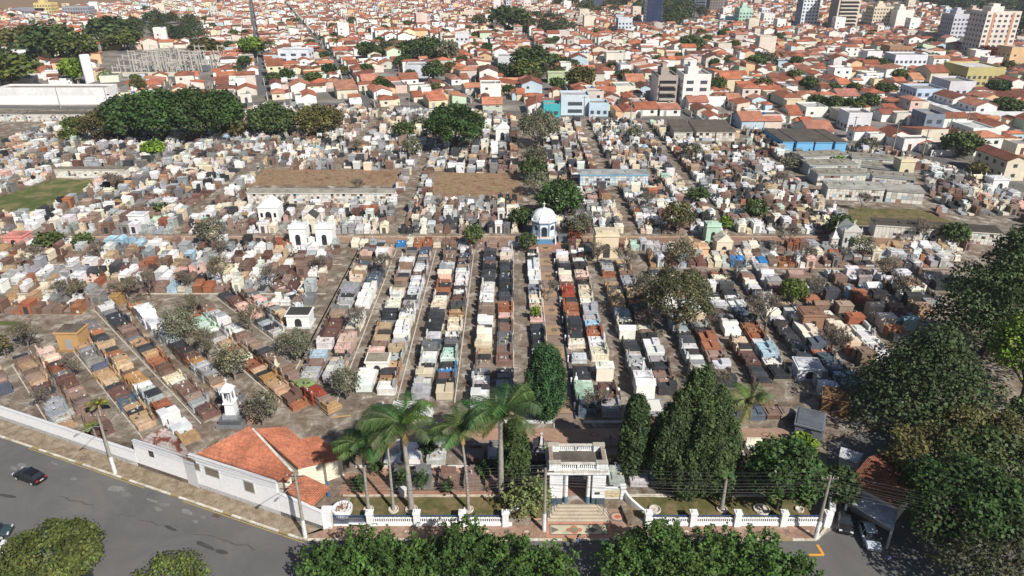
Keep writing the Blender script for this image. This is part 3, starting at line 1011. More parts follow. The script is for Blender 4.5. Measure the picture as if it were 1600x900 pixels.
# slanting rows at the street corner
dd, nn = Vector((.695, -.719)), Vector((.719, .695))
diag = [(3.2, 1, -140, -121, "first slanting row from the street"), (6.8, -1, -140, -114, "second slanting row from the street"), (11.3, 1, -126.5, -99.5, "third slanting row from the street"), (14.4, -1, -126.5, -93, "fourth slanting row from the street"),
        (19.3, 1, -131.5, -83.5, "fifth slanting row from the street"), (22.2, -1, -131.5, -80.5, "sixth slanting row from the street"), (26.6, 1, -137, -83, "seventh slanting row from the street"), (30.7, -1, -133, -81, "eighth slanting row from the street"),
        (36.9, 1, -125, -80.5, "ninth slanting row from the street"), (39.8, -1, -124, -77.5, "tenth slanting row from the street"), (45.0, 1, -126, -103, "eleventh slanting row from the street"), (48.3, -1, -124, -106.5, "twelfth slanting row from the street"), (53.5, 1, -122, -110, "thirteenth slanting row from the street")]
FIXD = {11.3: [(14, 16, "black", "granite"), (16, 19, "brown", "granite"), (19, 25, "light grey", "granite")], 14.4: [(0, 6, "pale pink", "granite"), (12, 17, "red brown", "granite"), (17, 30, "brown", "granite")],
        19.3: [(15, 20, "blue grey", "double"), (20, 25, "sand", "granite"), (26, 29, "red brown", "granite"), (33, 43, "sand", "double")],
        22.2: [(6, 9, "black", "granite"), (16, 22, "sand", "granite"), (24, 28, "ochre", "granite"), (29, 34, "light grey", "double"), (35, 38, "orange", "granite"), (39, 45, "white", "box")],
        26.6: [(12, 16, "brown", "granite"), (18, 21, "sand", "granite"), (21, 24, "black", "granite"), (24, 27, "sand", "granite"), (27, 30, "orange", "granite"), (34, 37, "cream", "granite"), (37, 42, "brown", "granite"), (43, 46, "light grey", "granite"), (46, 50, "red brown", "granite")],
        30.7: [(4, 9, "white", "drawer"), (9, 14, "white", "box"), (14, 20, "light grey", "double"), (20, 23, "black", "granite"), (24, 28, "red brown", "granite"), (30, 34, "light grey", "granite")],
        36.9: [(6, 14, "pale green", "granite"), (26, 30, "orange", "granite"), (31, 33, "black", "granite")], 39.8: [(8, 15, "white", "granite"), (18, 22, "brown", "granite"), (30, 36, "brown", "granite"), (36, 39, "green", "granite"), (39, 43, "brick red", "granite")],
        45.0: [(0, 3, "black", "granite"), (3, 7, "red brown", "granite"), (7, 13, "pale pink", "granite"), (13, 17, "black", "granite"), (17, 22, "light grey", "granite")]}
for i, (n_, f, t0, t1, nm) in enumerate(diag):
    a = nn * n_ + dd * t0
    b = nn * n_ + dd * t1
    run_row(a.x, a.y, b.x, b.y, 2.65, -f, MIX_DIAG, nm, 300 + i, KD, fixed=FIXD.get(n_), wr=(1.15, 2.1), gap=(.03, .12))
EXTRA_POLYS = []
# horizontal rows on the left, facing the camera
west = [(115.2, -112, -77, "row on the left nearest the slanting rows"), (118.6, -112, -72, "second level row on the left"), (124.3, -112, -37, "third level row on the left"), (127.6, -112, -37, "fourth level row on the left"), (131.8, -112, -37, "fifth level row on the left"), (135.3, -112, -37, "sixth level row on the left"),
        (139.6, -112, -37, "seventh level row on the left"), (143, -112, -37, "eighth level row on the left"), (147, -112, -37, "ninth level row on the left")]
for i, (y, xa, xb, nm) in enumerate(west):
    run_row(xa, y, xb, y, 2.6, -1, MIX_WEST, nm, 400 + i, KW, wr=(1.15, 2.2))
run_row(-45, 118.6, -36.5, 118.6, 2.6, -1, MIX_WEST, "short row in the corner of two lanes", 433, KW)
run_row(-41, 113.4, -36.5, 113.4, 2.6, -1, MIX_WEST, "second short row in the corner of two lanes", 434, KW)
east = [(136.6, 29, 106, "first level row on the right"), (140.2, 29, 108, "second level row on the right"), (145.5, 12.5, 112, "third level row on the right")]
for i, (y, xa, xb, nm) in enumerate(east):
    run_row(xa, y, xb, y, 2.6, -1, MIX_WEST, nm, 450 + i, KW, wr=(1.2, 2.2), fixed=[(17.5, 20.2, "blue", "box"), (22.5, 25.2, "blue", "box"), (8, 11, "red brown", "granite")] if i == 0 else None)
run_row(-36, 147.3, 2.5, 147.3, 2.6, -1, [("brown", 30), ("orange", 20), ("black", 12), ("cream", 10), ("light grey", 12)], "row below the cross avenue", 460, KC, fixed=[(10.5, 13, "blue", "granite")])
# beyond the cross avenue: many more, everything farther goes into one mass
lanes = [-178, -146, -112, -79, -53, -27.5, 6.5, 29, 52, 84, 112, 140]
rr = random.Random(77)
seed = 500
for a, b in zip(lanes, lanes[1:]):
    la, lb = a + 1.2, b - 1.2
    if (a, b) == (6.5, 29): la += 3
    if (a, b) == (-27.5, 6.5): lb -= 3
    y = 155.0
    band = 0
    while y < 318:
        hh = rr.uniform(15, 26)
        if rr.random() < .42 or band == 0:
            yy = y + 1.4
            while yy < y + hh - 1.5:
                seed += 1
                run_row(la, yy, lb, yy, 2.5, -1, MIX_NORTH, "", seed, KN, wr=(1.2, 2.2), jit=.3, miss=.05)
                yy += rr.choice((2.8, 2.8, 3.6))
        else:
            xx = la + 1.3
            k = 0
            while xx < lb - 1.2:
                seed += 1
                run_row(xx, y + .5, xx, y + hh - .8, 2.5, 1 if k % 2 else -1, MIX_NORTH, "", seed, KN + KC, wr=(1.2, 2.3), jit=.25, miss=.06)
                xx += 2.8 if k % 2 == 0 else 3.6
                k += 1
        y += hh
        band += 1

# room that other things take (picture polygons on the ground)
EXCL = list(FIELDS.values()) + [
    [(380, 325), (385, 287), (620, 287), (622, 312), (600, 318)], [(80, 281), (84, 263), (205, 263), (205, 281)],
    [(1222, 262), (1330, 340), (1470, 340), (1440, 285), (1330, 248)], [(1320, 352), (1320, 384), (1580, 384), (1560, 340)],
    [(898, 292), (902, 266), (1015, 266), (1018, 292)], [(1022, 195), (1090, 232), (1175, 232), (1110, 192)], [(1195, 216), (1225, 242), (1330, 242), (1300, 210)],
    [(-100, 195), (-100, 165), (205, 165), (205, 195)], [(808, 395), (808, 355), (890, 355), (890, 395)], [(920, 412), (920, 372), (972, 372), (972, 412)],
    [(396, 352), (396, 328), (446, 328), (446, 352)], [(452, 388), (452, 368), (482, 368), (482, 388)], [(492, 388), (492, 368), (524, 368), (524, 388)],
    [(472, 366), (472, 350), (500, 350), (500, 366)], [(1308, 390), (1308, 366), (1346, 366), (1346, 390)], [(770, 224), (770, 206), (802, 206), (802, 224)],
    [(172, 212), (172, 150), (380, 150), (384, 212)], [(1540, 303), (1540, 280), (1590, 280), (1590, 303)], [(1385, 290), (1385, 268), (1440, 268), (1440, 290)], 
    [(1600, 330), (1610, 900), (1290, 900), (1285, 700), (1325, 650), (1440, 500), (1500, 400)],
    [(810, 690), (825, 640), (885, 640), (885, 690)], [(338, 688), (338, 652), (384, 652), (384, 688)], [(300, 730), (306, 700), (380, 655), (460, 655), (560, 690), (540, 760), (440, 800)], [(215, 735), (215, 682), (262, 664), (312, 700), (310, 740)], [(92, 552), (92, 520), (132, 520), (132, 552)],
    [(203, 358), (203, 342), (232, 342), (232, 358)], [(5, 390), (5, 368), (40, 368), (40, 390)], [(1098, 380), (1098, 364), (1128, 364), (1128, 380)],
    [(990, 680), (990, 628), (1034, 628), (1034, 680)], [(1400, 366), (1400, 340), (1600, 340), (1600, 380)],
]


def ok_tomb(t):
    px, py = P(t[0], t[1])
    if not (-40 < px < 1640 and 150 < py < 905):
        return False
    if py < wall_y(px) + 3.5:
        return False
    if px > 1380 and py > 300 + (px - 1380) * .05 and t[0] > 62 + (t[1] - 100) * 1.15:
        return False
    for e in EXCL:
        if inpoly(px, py, e):
            return False
    return True


# two rows by the fence, facing the camera
front = []
run_row(-14.8, 69.0, 5.0, 69.0, 2.7, -1, [("black", 22), ("brown", 30), ("pale blue", 12), ("mid grey", 12), ("pale pink", 10), ("red brown", 12)], "row behind the front lawn", 601, KD, wr=(1.8, 2.6), gap=(.3, .9))
run_row(-19.0, 73.4, 5.0, 73.4, 3.0, -1, [("light grey", 22), ("white", 20), ("mid grey", 16), ("brown", 10), ("black", 12)], "second row behind the front lawn", 602, [("upright", 50), ("granite", 30), ("box", 20)], wr=(1.8, 2.6), gap=(.2, .7))
run_row(12.0, 69.2, 34, 69.2, 2.7, -1, MIX_CENTRE, "row behind the right lawn", 603, KD, wr=(1.8, 2.6), gap=(.3, .9))
run_row(12.0, 73.8, 36, 73.8, 3.0, -1, MIX_CENTRE, "second row behind the right lawn", 604, KD, wr=(1.8, 2.6), gap=(.3, .9))
run_row(29.5, 83.0, 42, 83.0, 2.6, -1, [("mid grey", 10), ("blue grey", 10), ("brown", 10)], "row above the right conifers", 605, KD, wr=(1.8, 2.5))
run_row(-19.5, 82.6, -9.5, 82.6, 2.7, -1, [("white", 10), ("black", 5), ("blue grey", 4)], "row above the palms", 606, KC, wr=(1.8, 2.5))

TOMBS = [t for t in TOMBS if ok_tomb(t)]


def cam_d(t):
    return math.hypot(math.hypot(t[0], t[1]), CAMZ)


TOMBS.sort(key=cam_d)
NEAR = []
FAR = []
for t in TOMBS:
    px, py = P(t[0], t[1])
    (NEAR if (t[8] and -5 < px < 1605 and len(NEAR) < 300) else FAR).append(t)
# ordinals along each row as they stand in the picture
rows_ = {}
for t in NEAR:
    rows_.setdefault(t[8], []).append(t)
for nm, L in rows_.items():
    level = "level" in nm or "lawn" in nm or "short" in nm or "conifers" in nm or "palms" in nm or "nearest" in nm or "avenue" in nm
    L.sort(key=(lambda t: t[0]) if level else (lambda t: t[1]))
    for i, t in enumerate(L):
        t[9] = i + 1
        t.append("from left" if level else "from front")
for t in NEAR:
    x, y, rot, kind, L, W, c, sd, nm, k, way = t
    rng = random.Random(sd)
    root = empty({"drawer": "burial_house", "slab": "flat_grave", "upright": "headstone_grave"}.get(kind, "tomb"), (x, y, CZ), rot)
    T = Parts()
    desc = tomb(kind, L, W, c, rng, T)
    T.build(root)
    short = nm.replace("slanting row from the street", "slanting row from street").replace("the ", "")
    lab = f"{c} {KINDW[kind]}, {desc[0] if desc else 'plain'}, {ordn(k)} {way} in {short}"
    ws = lab.split()
    if len(ws) > 16:
        lab = f"{c} {KINDW[kind]}, {ordn(k)} {way} in {short}"
    tag(root, lab, "tomb", "tombs in the near rows of the cemetery")
OM = OneMesh()
for t in FAR:
    OM.place(t[0], t[1], CZ, t[2])
    tomb(t[3], t[4], t[5], t[6], random.Random(t[7]), OM, lod=1 if cam_d(t) < 190 else 2)
proot = build_multi("tombs", OM.m)
tag(proot, "crowded mass of white, beige, brown and dark tombs filling the rest of the cemetery", "tombs", kind="stuff")
print("tombs near", len(NEAR), "far", len(FAR))

# ------------------------------------------------------------------ chapel of the crossing: white ribbed dome on a blue and white octagon
WHT, OFF = S(232, 234, 236, .92), S(220, 216, 206)
BLU = S(112, 146, 176)


def octagon_chapel(x, y):
    r = empty("domed_chapel", (x, y, CZ))
    tag(r, "octagonal white and blue chapel with ribbed white dome and cross at the crossing", "chapel")
    ph = math.pi / 8
    R = 2.75
    T = Parts()
    w = T.get("wall", "paint")
    w.lathe([(R + .5, 0), (R + .5, .9)], 8, S(190, 195, 200), phase=ph)
    w.lathe([(R, .9), (R, 4.1)], 8, WHT, phase=ph)
    c = T.get("cornice", "paint")
    c.lathe([(R + .05, 4.102), (R + .35, 4.25), (R + .35, 4.5), (R - .2, 4.55)], 8, WHT, phase=ph)
    b = T.get("blue_trim", "paint")
    b.lathe([(R + .04, 3.7), (R + .04, 4.09)], 8, BLU, phase=ph)
    for k in range(8):
        a = ph + 2 * math.pi * k / 8
        b.at(R * math.cos(a), R * math.sin(a), 0, a); b.box(0, 0, .9, .22, .3, 2.8, BLU); b.at(0, 0, 0)
    d = T.get("dome", "paint")
    prof = [(R * math.cos(t) * 1.0, 4.55 + 2.3 * math.sin(t)) for t in [i * math.pi / 2 / 8 for i in range(8)]] + [(.25, 6.87), (.2, 7.2)]
    d.lathe(prof, 24, WHT, phase=ph)
    rb = T.get("rib", "paint")
    for k in range(8):
        a = ph + 2 * math.pi * k / 8
        rb.tube([((R * math.cos(t) + .04) * math.cos(a), (R * math.cos(t) + .04) * math.sin(a), 4.58 + 2.3 * math.sin(t)) for t in [i * math.pi / 2 / 9 for i in range(9)]], .09, 5, S(200, 204, 208))
        c.at((R + .25) * math.cos(a), (R + .25) * math.sin(a), 0, a); c.box(0, 0, 4.5, .3, .3, .5, WHT, top=.6); c.at(0, 0, 0)
    T.get("cross", "paint").cross(0, 0, 7.15, 1.3, .75, .14, WHT, along='x')
    # openings: the front door and arched windows on the other faces
    for k in range(8):
        a = 2 * math.pi * k / 8 - math.pi / 2
        ap = R * math.cos(ph)
        if k == 0:
            m = T.new("door", "metal"); hw, z0, zs, ty = .62, .92, 2.6, (.02, .02, .025)
        else:
            m = T.new("window", "glass"); hw, z0, zs, ty = .55, 2.3, 2.8, (.03, .05, .07)
        m.at(ap * math.cos(a), ap * math.sin(a), 0, a)
        pr = [(-hw, z0), (hw, z0), (hw, zs)] + [(hw * math.cos(t), zs + hw * math.sin(t)) for t in (math.pi / 6, math.pi / 3, math.pi / 2, 2 * math.pi / 3, 5 * math.pi / 6)] + [(-hw, zs)]
        m.vprism_x(pr, -.1, .03, ty)
        fr = T.new("arch", "paint"); fr.at(ap * math.cos(a), ap * math.sin(a), 0, a)
        pts = [(0.03, -hw - .08, z0)] + [(0.03, (hw + .08) * math.cos(t), zs + (hw + .08) * math.sin(t)) for t in [math.pi - i * math.pi / 8 for i in range(9)]] + [(0.03, hw + .08, z0)]
        fr.tube(pts, .09, 4, S(150, 180, 205))
    s = T.get("steps", "paint")
    for i in range(5):
        s.box(0, -R - .6 - .36 * (4 - i) , 0, 4.6 - .0 * i, .36 * 1.0, .18 * (i + 1), S(100, 140, 170) if i < 4 else OFF)
    s.box(0, -R - .1, 0, 3.2, .62, .93, S(225, 200, 185))
    wl = T.get("parapet", "paint")
    for sx in (-1, 1):
        wl.box(sx * 2.5, -R - 1.3, 0, .25, 2.2, 1.3, WHT, topy=.9)
        wl.box(sx * 4.6, -R + .5, 0, 2.6, 3.2, .85, S(128, 138, 150)); wl.box(sx * 4.6, -R + .5, .85, 2.8, 3.4, .1, S(108, 112, 118))
    T.build(r, smooth=("dome",))


g = G(850, 375)
octagon_chapel(g.x, g.y + 2.2)


# ------------------------------------------------------------------ chapel-like burial houses
def mausoleum(px, py, w, d, h, label, tint, roof='gable', rtint=None, name="mausoleum", rot=0.0, door=(.03, .03, .035), cross=True, pinn=False, xy=None, win=False):
    g = G(px, py) if xy is None else Vector((*xy, CZ))
    rtint = rtint or tint
    r = empty(name, (g.x, g.y + d / 2, CZ), rot)
    tag(r, label, "mausoleum")
    T = Parts()
    W = T.get("wall", "paint")
    lite = tuple(min(.82, c * 1.1) for c in tint)
    W.box(0, 0, -.02, w + .5, d + .5, .35, tuple(c * .7 for c in tint))
    W.box(0, 0, .3, w, d, h - .3, tint)
    c = T.get("cornice", "paint")
    top = h
    if roof == 'gable':
        rise = w * .42
        R = T.get("roof", "masonry" if rtint != tint else "paint")
        R.vprism_y([(-w / 2 - .15, h), (w / 2 + .15, h), (0, h + rise)], -d / 2 + .02, d / 2 + .15, rtint)
        c.vprism_y([(-w / 2 - .1, h - .002), (w / 2 + .1, h - .002), (w / 2 + .1, h + .25), (0, h + rise + .3), (-w / 2 - .1, h + .25)], -d / 2 - .12, -d / 2 + .1, lite)
        top = h + rise + .25
    elif roof == 'flat':
        c.box(0, 0, h, w + .4, d + .4, .22, lite, bottom=True)
        T.get("roof", "aged_concrete").box(0, 0, h + .22, w - .1, d - .1, .12, tuple(x * .8 for x in rtint))
        top = h + .34
    elif roof == 'parapet':
        c.box(0, 0, h, w + .35, d + .35, .2, lite, bottom=True)
        c.box(0, -d / 2 + .15, h + .2, w, .3, .7, tint)
        c.box(0, -d / 2 + .15, h + .9, w * .5, .3, .45, tint)
        T.get("roof", "aged_concrete").box(0, .1, h + .2, w - .1, d - .3, .3, tuple(x * .85 for x in rtint))
        top = h + 1.35
    elif roof == 'spire':
        c.box(0, 0, h, w + .3, d + .3, .2, lite, bottom=True)
        T.get("roof", "paint").box(0, 0, h + .2, w, d, h * .8, rtint, top=.06, topy=.06)
        top = h + .2 + h * .8
    if pinn:
        for sx in (-1, 1):
            for sy in (-1, 1):
                c.box(sx * (w / 2 - .1), sy * (d / 2 - .1), h + .2, .3, .3, .8, lite, top=.3, topy=.3)
    D = T.get("door", "metal")
    hw = w * .15
    z1 = h * .55
    D.vprism_y([(-hw, .3), (hw, .3), (hw, z1), (hw * .7, z1 + hw * .7), (0, z1 + hw), (-hw * .7, z1 + hw * .7), (-hw, z1)], -d / 2 - .03, -d / 2 + .1, door)
    if win:
        for sx in (-1, 1):
            T.new("window", "glass").box(sx * w * .33, -d / 2 - .01, h * .35, w * .12, .06, h * .3, (.05, .05, .05))
    if cross:
        T.get("cross", "paint").cross(0, -d / 2 + .1 if roof != 'spire' else 0, top - .05, 1.0, .6, .12, lite, along='x')
    T.build(r)


mausoleum(421, 347, 4.9, 4.2, 3.6, "large pure white chapel with pediment roof standing in front of the long niche block", S(240, 240, 240), 'gable', win=True)
mausoleum(467, 385, 3.7, 3.4, 4.2, "left one of two square white burial houses with parapets by the avenue", S(242, 242, 242), 'parapet', pinn=True)
mausoleum(508, 385, 3.7, 3.4, 4.2, "right one of two square white burial houses with parapets by the avenue", S(244, 244, 244), 'parapet', pinn=True)
mausoleum(485, 365, 2.9, 4.2, 3.5, "cream burial house with dark gabled roof between two white square ones", S(225, 215, 195), 'gable', S(80, 78, 78))
mausoleum(947, 405, 4.9, 4.6, 5.2, "tall weathered cream mausoleum with stepped parapet right of the domed chapel", S(226, 210, 182), 'parapet', door=(.05, .05, .05))
mausoleum(1328, 388, 3.9, 4.2, 3.9, "pale stone gothic burial chapel with pointed gable by the right cross avenue", S(200, 198, 192), 'gable', pinn=True, win=True)
mausoleum(1303, 386, 1.5, 1.5, 2.0, "slim pale obelisk-roofed shrine left of the gothic chapel", S(205, 205, 205), 'spire')
mausoleum(785, 220, 4.6, 4.0, 4.2, "small white chapel with black cross on its gable near the back wall", S(240, 240, 240), 'gable')
mausoleum(1412, 285, 4.2, 4.0, 6.0, "tall cream stone shrine with pinnacles near the right boundary", S(215, 205, 175), 'parapet', pinn=True)
mausoleum(1560, 300, 4.4, 4.0, 3.4, "low white burial house with small pinnacles at the far right boundary", S(235, 235, 235), 'flat', pinn=True)
mausoleum(24, 388, 4.2, 3.4, 2.6, "pink walled burial house at the left edge beside the cross avenue", S(222, 150, 140), 'flat')
mausoleum(216, 357, 3.8, 2.6, 3.2, "big plain white block tomb house left of the cypress-like tree", S(238, 238, 240), 'flat')
mausoleum(1113, 378, 3.2, 3.0, 3.6, "pale green burial house with columns by the right cross avenue", S(186, 216, 196), 'parapet')
mausoleum(111, 549, 3.6, 3.0, 3.3, "ochre tiled burial house with grey flat roof among the slanting rows", S(190, 152, 104), 'flat', S(120, 110, 100), cross=False, door=(.3, .3, .3))
mausoleum(1130, 400, 3.4, 3.4, 3.2, "cream gabled burial house behind the bright blue tombs", S(228, 218, 196), 'gable')
mausoleum(1090, 406, 4.2, 2.8, 2.6, "cream and bright orange burial house behind the blue tombs", S(232, 190, 150), 'flat')
mausoleum(1268, 519, 3.6, 3.4, 3.1, "brown granite burial house with square columns in the right rows", S(150, 116, 96), 'flat', rot=.0)
mausoleum(467, 513, 4.0, 3.0, 2.4, "white box burial house with black weathered roof at the lane corner", S(240, 240, 238), 'flat', S(80, 80, 78), cross=False)
mausoleum(1272, 686, 3.4, 4.2, 1.7, "big glossy grey granite tomb in tree shade at the front right", S(110, 115, 125), 'flat', rot=-.45, cross=False)
mausoleum(1308, 648, 3.4, 2.8, 2.4, "brown mosaic clad block tomb at the right end of the front rows", S(140, 108, 76), 'flat', cross=False, rot=-.4)
mausoleum(1265, 595, 3.6, 3.2, 2.0, "white tiled block tomb at the lower end of the right rows", S(232, 234, 240), 'flat', cross=False, rot=-.1)
mausoleum(590, 585, 3.4, 2.6, 2.1, "white block tomb with flaking grey roof in the seventh row", S(236, 234, 226), 'flat', S(170, 162, 145), cross=False)

# open canopy tomb on posts, right of the path
g = G(1010, 668)
r = empty("canopy_tomb", (g.x + .3, g.y + 1.2, CZ)); tag(r, "grey concrete canopy on brick posts over a tomb above the slim cypress", "canopy tomb")
T = Parts()
for sx in (-1, 1):
    for sy in (-1, 1):
        T.new("post", "masonry").box(sx * 1.5, sy * 1.2, 0, .28, .28, 2.2, S(150, 95, 75))
T.get("roof", "aged_concrete").box(0, 0, 2.2, 3.9, 3.2, .65, S(170, 172, 175), bottom=True); T.get("roof_panel", "paint").box(0, 0, 2.85, 3.3, 2.6, .08, S(230, 226, 216))
T.get("grave_slab", "polished_stone").box(0, 0, 0, 2.4, 1.4, .7, S(120, 84, 72)); T.build(r)

# white monument tower with statue niche in the slanting rows
g = G(360, 668)
r = empty("monument_tower", (g.x, g.y + 1.4, CZ)); tag(r, "tall white monument tower with open niche and statue on grey stepped base", "monument")
T = Parts()
b = T.get("base", "polished_stone"); b.box(0, 0, 0, 3.6, 3.6, .5, S(130, 134, 138)); b.box(0, 0, .5, 3.0, 3.0, .6, S(110, 114, 118)); b.box(0, 0, 1.1, 2.1, 2.1, .5, S(160, 164, 168))
s = T.get("shaft", "paint"); s.box(0, 0, 1.6, 1.4, 1.4, 1.7, WHT, top=.85, topy=.85); s.box(0, 0, 3.3, 1.6, 1.6, .18, WHT)
for sx in (-1, 1):
    for sy in (-1, 1):
        T.new("column", "paint").lathe([(.15, 3.48), (.12, 5.3)], 8, WHT, sx * .55, sy * .55)
s2 = T.get("canopy", "paint"); s2.box(0, 0, 5.3, 1.6, 1.6, .2, WHT, bottom=True); s2.box(0, 0, 5.5, 1.3, 1.3, .9, WHT, top=.1, topy=.1); T.get("cross", "paint").cross(0, 0, 6.3, .9, .5, .1, WHT, along='x')
T.get("statue", "paint").lathe([(.28, 3.48), (.26, 3.9), (.17, 4.4), (.24, 4.65), (.1, 4.85), (.13, 4.98), (.1, 5.12), (.02, 5.2)], 10, S(200, 205, 210)); T.build(r, smooth=("statue",))

# white obelisk tomb with black granite, right rows
for px, py, h, lab in [(1005, 602, 3.4, "white obelisk monument on a white base in the fourth row right of path"), (683, 700, 2.6, "slim white obelisk rising from a grey grave behind the front lawn"), (846, 720, 2.8, "carved pale grey cross monument just left of the gate"),
                       (430, 588, 2.2, "cream stepped monument with figure at the corner of two lanes"), (958, 625, 2.0, "black granite monument with two white globes by the blue kerb"), (748, 352, 2.4, "white spired shrine at the corner of the avenue and the central path")]:
    g = G(px, py)
    col = S(52, 54, 58) if "black" in lab else (S(225, 218, 196) if "cream" in lab else S(222, 224, 228))
    r = empty("monument", (g.x, g.y + .9, CZ)); tag(r, lab, "monument")
    T = Parts(); b = T.get("base", "masonry"); b.box(0, 0, 0, 2.2, 1.9, .5, col); b.box(0, .2, .5, 1.4, 1.2, .5, col); b.box(0, .3, 1.0, .9, .8, .4, col)
    T.get("shaft", "paint").box(0, .3, 1.4, .5, .5, h - 1.2, col, top=.4, topy=.4); T.get("cross", "paint").cross(0, .3, h + .15, .7, .4, .09, col, along='x')
    if "globes" in lab:
        for sx in (-1, 1): T.new("globe", "paint").lathe([(.05, 1.0), (.2, 1.12), (.26, 1.3), (.2, 1.48), (.03, 1.56)], 10, WHT, sx * .8, 0)
    T.build(r)


# ------------------------------------------------------------------ niche blocks
def niche_block(pa, pb, d, h, label, tint, rtint, rows=4, step=.75, back=False, name="niche_block", bumps=0, xy=False):
    a, b = (G(*pa), G(*pb)) if not xy else (Vector((*pa, CZ)), Vector((*pb, CZ)))
    v = b - a
    L = v.length
    r = empty(name, a, math.atan2(v.y, v.x))
    tag(r, label, "niche block")
    rng = random.Random(int(a.x * 10))
    T = Parts()
    T.get("wall", "whitewash").box(L / 2, d / 2, 0, L, d, h, tint)
    R = T.get("roof", "aged_concrete"); R.box(L / 2, d / 2, h, L + .5, d + .5, .16, rtint, bottom=True)
    for i in range(bumps):
        R.box(L * (i + .5) / bumps, d / 2, h + .16, L / bumps - .4, d * .3, .18, rtint)
    T.get("eave_band", "whitewash").box(L / 2, -.12, h - .28, L, .2, .26, tint)
    n = int(L / step)
    N = T.get("niche_doors", "paint")
    for i in range(n):
        for k in range(rows):
            t = rng.random()
            c = S(225, 222, 214) if t < .6 else (S(190, 186, 178) if t < .78 else (S(50, 50, 55) if t < .86 else (S(150, 120, 105) if t < .94 else S(170, 195, 215))))
            hh = (h - .45) / rows
            N.box((i + .5) * L / n, -.02, .12 + k * hh, L / n - .1, .06, hh - .1, vary(c, rng, .08), bottom=True)
    T.build(r)


niche_block((388, 318), (617, 318), 3.2, 3.0, "long whitewashed niche wall with flat concrete roof below the dry field", S(215, 212, 205), S(165, 160, 150), bumps=10)
niche_block((88, 278), (198, 278), 2.4, 2.6, "whitewashed niche wall above the sloping green field", S(222, 216, 204), S(130, 122, 112))
niche_block((906, 290), (1012, 290), 5.0, 3.2, "long low niche building with sky blue painted upper wall", S(120, 185, 225), S(165, 168, 170), bumps=3)
for i, (a, b, lab) in enumerate([((1252, 262), (1322, 258), "back left"), ((1328, 262), (1392, 266), "back right"), ((1262, 275), (1336, 274), "third left"), ((1342, 276), (1408, 284), "third right"),
                                 ((1275, 290), (1350, 290), "second left"), ((1360, 292), (1425, 298), "second right")]):
    niche_block(a, b, 6.0, 3.3, f"grey concrete niche building, {lab} one of the cluster above the rubble lot", S(185, 190, 194), S(150, 145, 135), rows=4, step=.9, bumps=4)
niche_block((1290, 312), (1378, 316), 6.0, 3.6, "front left grey concrete niche building above the rubble lot", S(190, 190, 188), S(170, 168, 160), bumps=4)
niche_block((1382, 316), (1440, 320), 6.0, 3.4, "front right grey niche building with open grid of niches above the rubble lot", S(175, 172, 165), S(170, 168, 160), rows=3, step=1.2)
niche_block((1364, 371), (1440, 376), 4.5, 3.2, "left whitewashed niche building with dark roof below the rubble lot", S(225, 222, 212), S(85, 80, 74), bumps=2)
niche_block((1442, 376), (1560, 384), 4.5, 3.0, "right whitewashed niche building with dark roof below the rubble lot", S(220, 216, 205), S(80, 76, 70), bumps=2)
for i, x in enumerate((1221, 1243, 1272, 1303)):
    g = G(x, 237 + i * .4)
    niche_block((g.x, g.y), (g.x + (3.6 if i in (0, 3) else 5.6), g.y), 19, 3.4, f"{ordn(i + 1)} from left of four long niche blocks with sky blue end walls", S(120, 185, 230), S(95, 88, 80), rows=1, step=40, xy=True)
for i, x in enumerate((1052, 1087, 1118)):
    g = G(x, 220)
    niche_block((g.x, g.y), (g.x + 6.5, g.y - .5), 20, 3.2, f"{ordn(i + 1)} from left of three long grey niche blocks by the back wall", S(190, 185, 175), S(105, 98, 88), rows=3, step=1.0, xy=True)
niche_block((-90, 190), (38, 190), 4, 3.0, "left low niche building with dark roof at the back left", S(200, 196, 190), S(130, 125, 118))
niche_block((44, 190), (150, 190), 4, 3.0, "right low niche building with dark roof at the back left", S(205, 200, 192), S(105, 100, 92))


